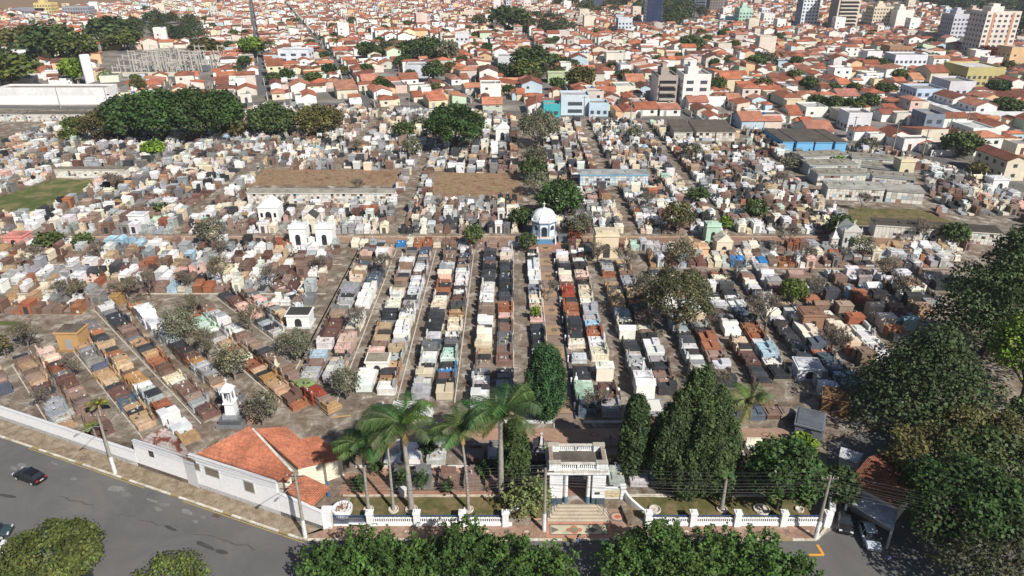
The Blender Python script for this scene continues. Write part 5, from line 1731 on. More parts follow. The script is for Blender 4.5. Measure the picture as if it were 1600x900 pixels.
# ------------------------------------------------------------------ cars
def car(x, y, rot, tint, label, z=0.004, hatch=False, scale=1.0):
    r = empty("car", (x, y, z), rot); tag(r, label, "car")
    L, W = 4.2 * scale, 1.72
    st = [(-.5, .32, .78, .80), (-.47, .24, .86, .9), (-.38, .2, .92, .96), (-.3, .18, .95, .99), (.18, .18, .93, .98), (.36, .18, .86, .95), (.46, .22, .74, .88), (.5, .32, .62, .76)]
    if hatch: st[0] = (-.5, .3, .92, .82); st[1] = (-.48, .24, .98, .92)
    def loft(secs, tint, m, close=True):
        V, F = [], []
        k = len(secs[0])
        for s in secs: V.extend(s)
        for i in range(len(secs) - 1):
            for j in range(k):
                a, b = i * k + j, i * k + (j + 1) % k
                F.append((a, a + k, b + k, b))
        F.append(tuple(range(k))); F.append(tuple(reversed(range((len(secs) - 1) * k, len(secs) * k))))
        m.faces(V, F, tint)
    secs = []
    for fx, zb, zt, wf in st:
        hw = W / 2 * wf
        secs.append([(fx * L, -hw * .93, zb), (fx * L, -hw, zb + .18), (fx * L, -hw, zt - .22), (fx * L, -hw * .9, zt - .02), (fx * L, 0, zt + .02), (fx * L, hw * .9, zt - .02), (fx * L, hw, zt - .22), (fx * L, hw, zb + .18), (fx * L, hw * .93, zb)])
    b = MB(); loft(secs, tint, b); body = b.build("body", "car_paint", r, smooth=False)
    rear = -.42 if not hatch else -.49
    cab = [(rear, .9, .86, .84), (rear + .1, 1.32, .86, .7), (rear + .18, 1.42, .86, .68), (.02, 1.44, .86, .68), (.1, 1.38, .86, .7), (.28, .92, .86, .82)]
    cs = [[(fx * L, -W / 2 * .92, .85), (fx * L, -W / 2 * wf, zt - .03), (fx * L, 0, zt), (fx * L, W / 2 * wf, zt - .03), (fx * L, W / 2 * .92, .85)] for fx, zt, zb, wf in cab]
    g_ = MB(); loft(cs, (.03, .03, .035), g_); g_.build("windows", "glass", r)
    rf = MB(); rs = [[(fx * L, -W / 2 * wf, zt - .015), (fx * L, 0, zt + .018), (fx * L, W / 2 * wf, zt - .015), (fx * L, W / 2 * wf, zt - .09), (fx * L, -W / 2 * wf, zt - .09)] for fx, zt, _, wf in cab[1:5]]
    loft(rs, tint, rf); rf.build("roof", "car_paint", r)
    for sx in (-.02, ):
        for sy in (-1, 1):
            p_ = MB(); p_.tube([(sx * L, sy * W / 2 * .93, .86), (sx * L, sy * W / 2 * .71, 1.4)], .035, 4, tint); p_.build("pillar", "car_paint", r)
    for fx in (-.31, .31):
        for sy in (-1, 1):
            w_ = MB(); w_.tube([(fx * L, sy * W / 2 * .78, .31), (fx * L, sy * (W / 2 + .01), .31)], .31, 16, (.02, .02, .02)); wo = w_.build("wheel", "rubber", r)
            w_ = MB(); w_.tube([(fx * L, sy * W / 2 * .9, .31), (fx * L, sy * (W / 2 + .025), .31)], .2, 12, S(190, 192, 195)); w_.build("rim", "metal", wo)
    for sy in (-1, 1):
        h = MB(); h.box(.475 * L, sy * W / 2 * .68, .56, .16, .36, .17, S(225, 228, 230), top=.8, bottom=True); h.build("headlight", "car_paint", r)
        h = MB(); h.box(-.492 * L, sy * W / 2 * .66, .66, .1, .3, .2, (.35, .02, .02), bottom=True); h.build("tail_light", "car_paint", r)
        h = MB(); h.box(.16 * L, sy * (W / 2 + .08), .92, .12, .2, .12, tint, bottom=True); h.build("wing_mirror", "car_paint", r)
    h = MB(); h.box(-.503 * L, 0, .58, .03, .5, .14, S(200, 200, 200), bottom=True); h.build("number_plate", "paint", r)
    return r


g = G(45, 752, 0); car(g.x, g.y + .4, math.atan2(-uk.y, -uk.x), (.012, .012, .014), "black saloon car driving up the street on the left", hatch=False, scale=1.06)
g = G(1361, 849, 0); car(g.x, g.y + .6, math.radians(-100), S(190, 200, 214), "silver grey car parked with its nose out under the white sheet roof")
g = G(1326, 832, 0); car(g.x, g.y + 1.4, math.radians(-108), (.02, .02, .024), "dark car parked in deep shade left of the silver car")
for px, py, t, lab in [(-12, 838, S(60, 75, 80), "dark car partly out of view at the left edge"), (-16, 863, S(230, 230, 230), "white car partly out of view at the left edge, below the dark one"), (62, 912, S(190, 195, 200), "silver car parked under the spreading olive tree"), (132, 908, (.03, .03, .04), "dark blue car parked under the right side of the spreading olive tree")]:
    g = G(px, py, 0); car(g.x, g.y, math.radians(-62) if px > 0 else math.atan2(uk.y, uk.x) + .6, t, lab)


# ------------------------------------------------------------------ person by the parked car
def person(x, y, z, rot, label):
    me = bpy.data.meshes.new("person")
    J = {"hip": (0, 0, .95, .13), "waist": (0, 0, 1.1, .125), "chest": (0, .02, 1.32, .145), "neckb": (0, 0, 1.47, .06), "neck": (0, .01, 1.53, .052), "headb": (0, .02, 1.6, .082), "head": (0, .02, 1.69, .095), "crown": (0, .01, 1.77, .055)}
    for s, nm in ((1, "l"), (-1, "r")):
        J.update({"hp" + nm: (s * .1, 0, .9, .09), "kn" + nm: (s * .12, .05 * s, .5, .058), "an" + nm: (s * .12, -.02, .1, .038), "to" + nm: (s * .14, .14, .04, .035),
                  "sh" + nm: (s * .18, 0, 1.42, .058), "el" + nm: (s * .25, .02, 1.15, .042), "wr" + nm: (s * .24, .16 if s > 0 else .05, .93, .03), "ha" + nm: (s * .235, .22 if s > 0 else .07, .86, .036)})
    E = [("hip", "waist"), ("waist", "chest"), ("chest", "neckb"), ("neckb", "neck"), ("neck", "headb"), ("headb", "head"), ("head", "crown")]
    for nm in "lr":
        E += [("hip", "hp" + nm), ("hp" + nm, "kn" + nm), ("kn" + nm, "an" + nm), ("an" + nm, "to" + nm), ("chest", "sh" + nm), ("sh" + nm, "el" + nm), ("el" + nm, "wr" + nm), ("wr" + nm, "ha" + nm)]
        for k in range(5):
            f = f"f{k}{nm}"
            s = 1 if nm == "l" else -1
            hx, hy, hz, _ = J["ha" + nm]
            a = (-.03 + k * .017, .012 * abs(2 - k)) if k < 4 else (-.045, 0)
            J[f] = (hx + s * a[0], hy + .03, hz - (.06 - a[1]), .01)
            E.append(("ha" + nm, f))
    names = list(J)
    me.from_pydata([J[n][:3] for n in names], [(names.index(a), names.index(b)) for a, b in E], [])
    o = bpy.data.objects.new("person", me); COL.objects.link(o)
    md = o.modifiers.new("skin", 'SKIN'); md.use_smooth_shade = True
    for i, n in enumerate(names):
        me.skin_vertices[0].data[i].radius = (J[n][3], J[n][3])
    me.skin_vertices[0].data[names.index("hip")].use_root = True
    sd_ = o.modifiers.new("smooth", 'SUBSURF'); sd_.levels = 1; sd_.render_levels = 2
    dg = bpy.context.evaluated_depsgraph_get()
    bm = bpy.data.meshes.new_from_object(o.evaluated_get(dg))
    bpy.data.objects.remove(o)
    bm.name = "person"
    n = len(bm.polygons)
    arr = np.ones((n, 4), dtype=np.float32)
    for i, p in enumerate(bm.polygons):
        c = p.center
        if c.z > 1.5 or (abs(c.x) > .2 and c.z < 1.22): t = (.30, .17, .11)
        elif c.z > .95: t = (.12, .16, .3)
        elif c.z > .1: t = (.03, .035, .05)
        else: t = (.02, .02, .02)
        arr[i, :3] = t
    at_ = bm.attributes.new("tint", 'FLOAT_COLOR', 'FACE'); at_.data.foreach_set("color", arr.ravel())
    bm.materials.clear(); bm.materials.append(MAT["cloth"])
    bo = link("person", bm, None, (x, y, z), rot)
    tag(bo, label, "person")
    h = MB(); h.lathe([(.1, 1.64), (.115, 1.7), (.1, 1.78), (.05, 1.815)], 10, (.02, .015, .012), 0, -.0); h.build("hair", "cloth", bo)
    f = MB()
    for s in (-1, 1):
        f.box(s * .035, .108, 1.695, .022, .01, .012, (.02, .02, .02), bottom=True); f.box(s * .095, .02, 1.66, .02, .04, .06, (.30, .17, .11), bottom=True)
    f.box(0, .118, 1.655, .026, .03, .04, (.30, .17, .11), bottom=True); f.box(0, .1, 1.615, .05, .012, .01, (.25, .08, .07), bottom=True); f.build("face", "cloth", bo)
    return bo


g = G(1384, 884, 0)
person(g.x, g.y, 0.008, math.radians(150), "person in blue shirt and dark trousers standing in the shade below the silver car")
g = G(902, 856, 0.004)
person(g.x, g.y, 0.004, 0.2, "person in blue shirt and dark trousers on the road edge before the gate")

# ------------------------------------------------------------------ trees
def leaves(lobes, n, size, tint, seed, flat=.35, hue=.11, droop=0.0, asp=1.3, shell=.72, core=None):
    """many small leaf-sprays spread through the shells of several lobes"""
    r = np.random.default_rng(seed)
    lob = np.array(lobes, dtype=float)
    area = (lob[:, 3] * lob[:, 4] + lob[:, 3] * lob[:, 5] + lob[:, 4] * lob[:, 5])
    idx = r.choice(len(lob), n, p=area / area.sum())
    d = r.normal(size=(n, 3)); d /= np.linalg.norm(d, axis=1)[:, None]
    d[:, 2] = np.where((d[:, 2] < -.35) & (r.random(n) < .75), -d[:, 2], d[:, 2])
    rad = shell + (1.06 - shell) * r.random(n) ** .6
    pos = lob[idx, :3] + d * lob[idx, 3:6] * rad[:, None]
    # ragged edge
    pos += r.normal(size=(n, 3)) * size * .5
    if droop: pos[:, 2] -= droop * r.random(n) ** 2
    nr = d * (1 - flat) + np.array([0, 0, flat]) + r.normal(size=(n, 3)) * .45
    nr /= np.linalg.norm(nr, axis=1)[:, None]
    a = r.normal(size=(n, 3)); t1 = np.cross(nr, a); t1 /= np.linalg.norm(t1, axis=1)[:, None]
    t2 = np.cross(nr, t1)
    s = size * (.6 + .8 * r.random(n))[:, None]
    V = np.empty((n, 4, 3))
    V[:, 0] = pos - t1 * s * .5 - t2 * s * .15
    V[:, 1] = pos + t2 * s * .5 * asp * .6 - t1 * s * .1
    V[:, 2] = pos + t1 * s * .5 + t2 * s * .15
    V[:, 3] = pos - t2 * s * .5 * asp * .6 + t1 * s * .1
    lf = .6 + .75 * r.random(len(lob))
    br = (lf[idx] * (.65 + .7 * r.random(n)))[:, None]
    C = np.array(tint)[None, :] * br
    C[:, 0] *= 1 + hue * (r.random(n) * 2 - 1) * 1.4; C[:, 2] *= 1 + hue * (r.random(n) * 2 - 1)
    return V.reshape(-1, 3), np.clip(C, .002, .8)


def lobes_for(w, h, z0, k, seed, rmin=.15, rmax=.30, flatness=1.0):
    r = random.Random(seed)
    cz = z0 + (h - z0) * .5; rz = (h - z0) / 2; rx = w / 2
    L = [(0, 0, cz, rx * .66, rx * .66, rz * .68)]
    k = int(k * 1.8)
    for i in range(k):
        a = 2.4 * i + r.uniform(-.4, .4)
        u = -.35 + 1.3 * (i + .5) / k
        q = math.sqrt(max(.05, 1 - min(.98, u) ** 2)) * r.uniform(.85, 1.05)
        s = r.uniform(rmin, rmax)
        L.append((rx * (1 - s * .9) * q * math.cos(a), rx * (1 - s * .9) * q * math.sin(a), cz + rz * (1 - s * .75) * min(.98, u), rx * s, rx * s, min(rz * .5, rx * s * .95 * flatness)))
    return L


def limb_mesh(name, lobes, z0, rb, tint, parent, n=7):
    m = MB()
    top = max(l[2] for l in lobes)
    m.tube([(0, 0, -.1), (rb * .3, 0, z0 * .6), (0, rb * .4, z0 + .2), (0, 0, (z0 + top) / 2)], [rb * 1.25, rb, rb * .85, rb * .4], 8, tint)
    for l in lobes[1:1 + n]:
        m.tube([(0, 0, z0 * .85), (l[0] * .5, l[1] * .5, z0 * .5 + l[2] * .5), (l[0], l[1], l[2])], [rb * .5, rb * .3, rb * .1], 5, tint)
    return m.build(name, "bark", parent)


BARK = (.10, .08, .06); GBARK = (.2, .17, .14)
KINDS = {   # tint, leaf size, leaves per m2 of crown, lobes, name
    "ficus": ((.044, .082, .022), .42, 34, 26, "dense_tree"),
    "broad": ((.074, .108, .034), .40, 24, 16, "broadleaf_tree"),
    "olive": ((.105, .128, .032), .30, 40, 22, "broadleaf_tree"),
    "street": ((.066, .125, .028), .34, 30, 30, "street_tree"),
    "grey": ((.15, .15, .095), .28, 17, 14, "weeping_tree"),
    "lime": ((.150, .230, .030), .40, 34, 24, "broadleaf_tree"),
    "autumn": ((.120, .112, .040), .34, 22, 16, "broadleaf_tree"),
    "conifer": ((.056, .088, .032), .40, 30, 26, "conifer"),
    "dusk": ((.085, .095, .045), .30, 26, 18, "broadleaf_tree"),
    "pale": ((.19, .23, .085), .30, 30, 22, "street_tree"),
    "red": ((.16, .045, .025), .3, 22, 10, "shrub"),
}
_tn = 0


def tree(px, py, wpx, toppx, kind, label, z=CZ, group=None, z0f=.28, loc=None, w=None, h=None, scale_leaf=1.0, dens=1.0, name=None, cat="tree"):
    global _tn
    _tn += 1
    tint, ls, dn, k, nm = KINDS[kind]
    g = G(px, py, z) if loc is None else Vector((*loc, z))
    if w is None: w = wpx / SC(px, py, z)
    if h is None: h = max(1.2, height_at(g.y + w * .12, toppx) - z)
    r = empty(name or nm, g); tag(r, label, cat, group)
    z0 = h * z0f
    L = lobes_for(w, h, z0 * .75, k, _tn * 7 + 1)
    dist = g.length + 20
    size = ls * max(1.0, dist / 130) * scale_leaf
    area = math.pi * w * w / 4 + w * (h - z0) * 1.0
    n = int(min(30000, dn * dens * area * 1.9 * (.30 / size) ** 1.4))
    rs = random.Random(_tn)
    bf = rs.uniform(.85, 1.15); tt = tuple(c * bf * rs.uniform(.96, 1.04) for c in tint)
    if kind == "conifer":
        rr_ = random.Random(_tn); L = []
        for i in range(k + 14):
            t = (i + .5) / (k + 14); a = 2.4 * i
            q = (w / 2) * (1 - t ** 1.6) * rr_.uniform(.35, .95); s = w * .19 * (1.15 - t * .6)
            L.append((q * math.cos(a), q * math.sin(a), z0 * .6 + (h - z0 * .6) * t * .97, s, s, s * .6))
    if kind in ("street", "pale"):      # upright shoots with dark gaps between them
        rr_ = random.Random(_tn); L = [(0, 0, z0 + (h - z0) * .34, w * .28, w * .28, (h - z0) * .28)]
        for i in range(38):
            a = 2.4 * i; q = w / 2 * math.sqrt((i + .5) / 46) * rr_.uniform(.85, 1.08)
            top = z0 + (h - z0) * (1.02 - .5 * (q / (w / 2)) ** 2.2) * rr_.uniform(.68, 1.16)
            s_ = w * rr_.uniform(.035, .08); rz_ = s_ * rr_.uniform(1.5, 3.0)
            L.append((q * math.cos(a), q * math.sin(a), top - rz_, s_, s_, rz_))
        for i in range(16):
            a = rr_.uniform(0, 6.28); q = w / 2 * rr_.uniform(.1, 1.12); s_ = rr_.uniform(.16, .3)
            L.append((q * math.cos(a), q * math.sin(a), z0 + (h - z0) * (1.12 - .55 * (q / (w / 2)) ** 2) * rr_.uniform(.85, 1.1), s_, s_, s_ * 3.2))
    V, C = leaves(L, n, size, tt, _tn, droop=.5 if kind == "grey" else 0, shell=.55 if kind in ("grey", "autumn") else .7)
    link("crown", quad_mesh("crown", V, C, "foliage"), r)
    limb_mesh("trunk", L[:12], z0, max(.12, w * .035), BARK if kind not in ("grey", "autumn") else GBARK, r)
    return r


def bare_tree(px, py, wpx, toppx, label, tint=(.17, .145, .12), leafy=.25, z=CZ, group="leafless winter trees among the tombs"):
    global _tn
    _tn += 1
    g = G(px, py, z); w = wpx / SC(px, py, z); h = max(2.2, height_at(g.y, toppx) - z)
    r = empty("leafless_tree", g); tag(r, label, "tree", group)
    rng = random.Random(_tn * 3)
    m = MB(); tips = []

    def grow(p, d, l, rad, lev):
        q = p + d * l
        mid = p + d * l * .5 + Vector((rng.uniform(-1, 1), rng.uniform(-1, 1), rng.uniform(-.5, .5))) * l * .08
        m.tube([p, mid, q], [rad, rad * .8, rad * .6], 4 if lev < 2 else 3, tint, cap=False)
        if lev == 5:
            tips.append(q); return
        for k in range(3 if lev else 5):
            nd = (d + Vector((rng.uniform(-1, 1), rng.uniform(-1, 1), rng.uniform(-.25, .8))) * (.75 if lev else .95)).normalized()
            grow(q, nd, l * rng.uniform(.62, .85), max(.026, rad * .58), lev + 1)
        if lev > 2: tips.append(q)
    grow(Vector((0, 0, 0)), Vector((rng.uniform(-.1, .1), rng.uniform(-.1, .1), 1)).normalized(), 1.0, .11, 0)
    V = np.array(m.V); ex = max(np.ptp(V[:, 0]), np.ptp(V[:, 1])) / w; ez = V[:, 2].max() / h
    V[:, 0] /= ex; V[:, 1] /= ex; V[:, 2] /= ez
    m.V = [tuple(v) for v in V]
    m.build("trunk", "bark", r)
    tp = np.array([(t.x / ex, t.y / ex, t.z / ez) for t in tips])
    L = [(t[0], t[1], t[2], .35, .35, .3) for t in tp[::3]]
    n = int(2600 * (leafy + .12) * (w / 4) ** 2) + 200
    V, C = leaves(L, n, .125 * max(1, g.length / 140), (.16, .145, .085) if leafy > .25 else (.20, .165, .13), _tn)
    link("crown", quad_mesh("crown", V, C, "foliage"), r)


def cypress(px, py, wpx, toppx, label, tint=(.045, .085, .028), fat=1.0, bulge=.35, spires=None):
    """tufts rising like flames round one body, or round several that stand close together"""
    global _tn
    _tn += 1
    g = G(px, py); w = wpx / SC(px, py - 10); g.y += w * .35; h = height_at(g.y, toppx) - CZ
    r = empty("cypress_tree", g); tag(r, label, "tree")
    rng = np.random.default_rng(_tn)
    V_, C_ = [], []
    for sx, sy, sw, sh in (spires or [(0, 0, 1, 1)]):
        bf = rng.uniform(.85, 1.15)
        W, H, X, Y = w * sw, h * sh, w * sx, w * sy
        prof = lambda t: (W / 2) * min(1, t / bulge) ** .45 * (math.sqrt(max(0, 1 - ((t - bulge) / (1 - bulge)) ** 2)) if t > bulge else 1)
        k = math.sqrt(sw * sh) if spires else 1
        lob = []
        for i in range(int(250 * fat * k)):
            t = rng.random() ** .85 * .97 + .02; a = rng.random() * 6.283
            R = prof(t) * rng.uniform(.7, 1.03)
            s = min(w, 6) * rng.uniform(.045, .11) * (.8 if spires else 1)
            lob.append((X + R * math.cos(a), Y + R * math.sin(a), .3 + t * (H - .3), s, s, s * 2.4))
        V, C = leaves(lob, int(24000 * fat * k), .2, tuple(c * bf for c in tint), _tn * 9 + int(X * 7) % 50, flat=.15, shell=.4, asp=1.8)
        inner = [(X, Y, .3 + t * (H - .3), prof(t) * .78, prof(t) * .78, H * .09) for t in np.linspace(.06, .92, 12)]
        Vb, Cb = leaves(inner, int(7000 * k), .45, tint, _tn + 5, shell=.8)
        V_ += [V, Vb]; C_ += [C, Cb]
    link("crown", quad_mesh("crown", np.vstack(V_), np.vstack(C_), "foliage"), r)
    m = MB(); m.tube([(0, 0, -.1), (0, 0, h * .5)], [.3, .12], 8, BARK); m.build("trunk", "bark", r)


def palm(px, py, toppx_base, spread_px, label, nf=17, trunk_r=.22, lean=(0, 0), z=CZ, tint=(.06, .115, .032), wind=(-.35, .25), group="tall palms on the front lawn", crownshaft=None, old=3):
    """px,py foot of the trunk; toppx_base: picture line of the crown's heart"""
    global _tn
    _tn += 1
    g = G(px, py, z); h = height_at(g.y, toppx_base) - z; R = spread_px * .40 / SC(px, py, z)
    r = empty("palm_tree", g); tag(r, label, "palm", group)
    rng = random.Random(_tn)
    m = MB(); lx, ly = lean
    pts = [(lx * t * t, ly * t * t, h * t) for t in [i / 10 for i in range(11)]]
    rad = [trunk_r * (1.35 - .6 * t) for t in [i / 10 for i in range(11)]]
    m.tube([(0, 0, -.1)] + pts[1:], rad, 10, (.30, .28, .25)); m.build("trunk", "bark", r, smooth=True)
    if crownshaft:
        m = MB(); m.lathe([(trunk_r * .9, h - 1.6), (trunk_r * 1.9, h - 1.0), (trunk_r * 1.3, h)], 9, crownshaft, lx, ly); m.build("old_leaf_sheaths", "bark", r)
    V, C = [], []
    for i in range(nf + old):
        a = 2.4 * i + rng.uniform(-.2, .2)
        dead = i >= nf
        up = rng.uniform(.0, 1.15) if not dead else -1.2
        d = Vector((math.cos(a) + wind[0] * 1.2, math.sin(a) + wind[1] * 1.2, up)).normalized()
        l = R * rng.uniform(.95, 1.25) * (1 if not dead else .55)
        p = Vector((lx, ly, h)); seg = 16
        side0 = d.cross(Vector((0, 0, 1)))
        side0 = side0.normalized() if side0.length > .01 else Vector((1, 0, 0))
        tt = (tint[0] * rng.uniform(.7, 1.3), tint[1] * rng.uniform(.7, 1.25), tint[2] * rng.uniform(.6, 1.3)) if not dead else (.26, .19, .08)
        for s in range(seg):
            t = s / seg
            dn = (d + Vector((wind[0] * .9, wind[1] * .9, -1.15)) * (t * 1.15) ** 1.5 * (.9 if not dead else .3)).normalized()
            q = p + dn * l / seg
            V += [p - Vector((0, 0, .03)), q - Vector((0, 0, .03)), q + Vector((0, 0, .03)), p + Vector((0, 0, .03))]; C.append((.2, .2, .08))
            ll = l * .30 * math.sin(math.pi * (t * .88 + .10)) ** .6
            for sg in (-1, 1):
                for q2 in range(4):
                    b = p.lerp(q, q2 / 4)
                    sd = (side0 * sg + dn * .55 + Vector((wind[0], wind[1], -.35 - rng.random() * .6)) * .7).normalized()
                    tip = b + sd * ll * rng.uniform(.8, 1.1); wv = dn * .042
                    V += [b - wv, b + wv, tip + wv * .3, tip - wv * .3]; f = rng.uniform(.7, 1.35); C.append((tt[0] * f, tt[1] * f, tt[2] * f))
            p = q
    link("fronds", quad_mesh("fronds", np.array([tuple(v) for v in V]), np.array(C), "foliage"), r)


# --- front: palms
palm(576, 797, 694, 108, "slim palm nearest the office roof, leftmost on the left lawn", trunk_r=.16)
palm(615, 797, 684, 100, "slender palm between the leftmost and the thick one on the left lawn", trunk_r=.15, nf=15)
palm(643, 796, 662, 150, "big thick-trunked palm with wide shaggy crown on the left lawn", trunk_r=.27, nf=24, old=6, lean=(-.4, 0))
palm(732, 797, 672, 112, "palm with brown hanging sheaths at the right of the left lawn", trunk_r=.15, crownshaft=(.33, .22, .10), lean=(-.6, 0))
palm(783, 775, 650, 165, "tallest palm with pale smooth trunk left of the gate", trunk_r=.3, nf=20)
palm(1140, 722, 628, 105, "shaggy palm right of the broad conifer with yellowing lower fronds", trunk_r=.2, nf=24, lean=(1.2, 0), group="palms inside the front wall", tint=(.13, .16, .06))
palm(1127, 796, 740, 34, "slim palm trunk on the right lawn rising into the conifer", trunk_r=.2, nf=8)
for i, (px, py, w) in enumerate([(160, 655, 44), (152, 690, 30)]):
    palm(px, py, py - 24 - i * 2, w, ["small bushy yellow-green palm beside the left lamp pole", "smaller low palm just below the bushy one by the left lamp pole"][i], trunk_r=.14, nf=16, tint=(.16, .17, .05), group="low palms by the left lamp pole")
# --- cypresses and big conifers
cypress(852, 668, 62, 548, "plump egg-shaped clipped cypress beside the central path", (.036, .082, .030), 1.2, .38)
cypress(990, 755, 50, 624, "slim pointed cypress just right of the gate", (.050, .085, .030), .8, .3)
cypress(803, 770, 46, 664, "dark narrow cypress behind the tallest palm left of the gate", (.052, .085, .024), .8, .35)
cypress(1088, 785, 132, 585, "very broad dark cypress-like conifer right of the gate", (.060, .092, .032), 1.7, .35,
        spires=[(0, .05, .5, 1.0), (-.2, -.02, .42, .82), (.2, .0, .44, .86), (-.32, -.1, .36, .6), (.33, -.1, .38, .62), (.05, -.22, .46, .72), (-.12, -.25, .4, .5), (.26, -.26, .36, .42), (.08, .25, .44, .8)])
cypress(1052, 772, 70, 640, "dark conifer leaning into the left side of the broad one", (.046, .07, .028), 1.0, .4)
tree(1215, 795, 122, 688, "ficus", "round dark leafy tree on the right lawn", z0f=.2)
tree(1300, 795, 66, 728, "ficus", "smaller dark bushy tree beside the right end pole", z0f=.15)
tree(1255, 700, 40, 682, "lime", "small bright green bush behind the round dark tree", z0f=.1)
tree(826, 808, 74, 752, "pale", "pale yellow-green tree with lumpy crown just left of the gate steps", z=.13, dens=.8, name="street_tree")
tree(856, 720, 12, 700, "street", "small green sapling at the left gate pillar", dens=1)
for px, py, w, tp, lab in [(545, 720, 26, 700, "dark low shrub by the right corner of the office roof"), (700, 770, 20, 752, "small round shrub right of the third palm trunk"), (760, 745, 30, 722, "dark shrub beside the tallest palm trunk"), (668, 712, 26, 690, "leafy shrub among the graves behind the thick palm"), (590, 742, 20, 722, "small dark shrub behind the second palm trunk"), (630, 765, 24, 735, "small orange-flowering shrub between the palm trunks"), (660, 765, 22, 740, "green bush in the white pot behind the lawn"), (565, 770, 22, 745, "dark bush behind the left end of the lawn")]:
    tree(px, py, w, tp, "ficus", lab, z0f=.3, cat="shrub", name="shrub")
# --- street trees at the lower edge
for i, (px, py, w, h, lab) in enumerate([(505, 890, 5.8, 4.4, "leftmost of the bright green street trees along the lower edge"), (572, 880, 7.6, 5.8, "second bright green street tree from left along the lower edge"), (652, 886, 7.6, 5.2, "third street tree from left, in front of the lawn fence"),
                                     (726, 868, 6.8, 7.0, "fourth street tree from left, its top overlapping the fence"), (795, 890, 7.4, 5.8, "fifth street tree from left, left of the gate mosaic"), (862, 900, 6.4, 4.6, "street tree directly below the gate mosaic"),
                                     (975, 884, 6.6, 5.2, "street tree at the right corner of the gate mosaic"), (1030, 868, 8.0, 6.8, "tall street tree right of the gate, top overlapping the fence"), (1112, 876, 7.6, 5.6, "second street tree right of the tall one"), (1180, 880, 7.8, 5.8, "third street tree right of the tall one"), (1243, 905, 5.0, 4.4, "rightmost street tree, by the yellow bay corner"),
                                     (610, 915, 7.5, 5.0, "low street tree at the lower edge between second and third"), (1070, 915, 8.0, 5.5, "low street tree at the lower edge below the tall one")]):
    p = G(px, py, h * .55)
    tree(0, 0, 0, 0, "street", lab, z=0.004, loc=(p.x, p.y), w=w, h=h, group="street trees along the lower edge", z0f=.25, scale_leaf=.92)
p = G(75, 872, 3.2)
tree(0, 0, 0, 0, "olive", "wide spreading olive-green tree over parked cars at the lower left", z=.004, loc=(p.x, p.y), w=11.2, h=5.0, z0f=.35, dens=1.1)
p = G(262, 916, 2.6)
tree(0, 0, 0, 0, "olive", "sparse grey-green tree top at the lower edge left of centre", z=.004, loc=(p.x, p.y), w=8.5, h=4.4, dens=.4)
# --- right edge masses
RT = [(1432, 668, 215, 505, "conifer", "huge dark conifer spreading over the front right tombs"), (1535, 560, 170, 352, "conifer", "tall dark conifer at the right edge, the farther of two"), (1590, 480, 90, 330, "conifer", "dark conifer tops at the far right edge"),
      (1590, 640, 130, 490, "lime", "vivid lime-green round tree at the right edge"), (1432, 770, 140, 672, "autumn", "yellowish thinning tree over the brown tiled roof"), (1520, 742, 170, 648, "autumn", "rusty yellow thinning tree right of the yellowish one"),
      (1545, 800, 220, 690, "broad", "broad dark green crown at the right edge above the lower corner"), (1480, 855, 185, 728, "ficus", "dark crown overhanging the driveway"), (1520, 905, 200, 800, "dusk", "grey-green open-branched tree in the lower right corner"), (1600, 700, 90, 620, "broad", "dark green crown below the lime tree")]
for px, py, w, tp, kd, lab in RT:
    tree(px, py, w, tp, kd, lab, z=0.0, z0f=.3, dens=.9)
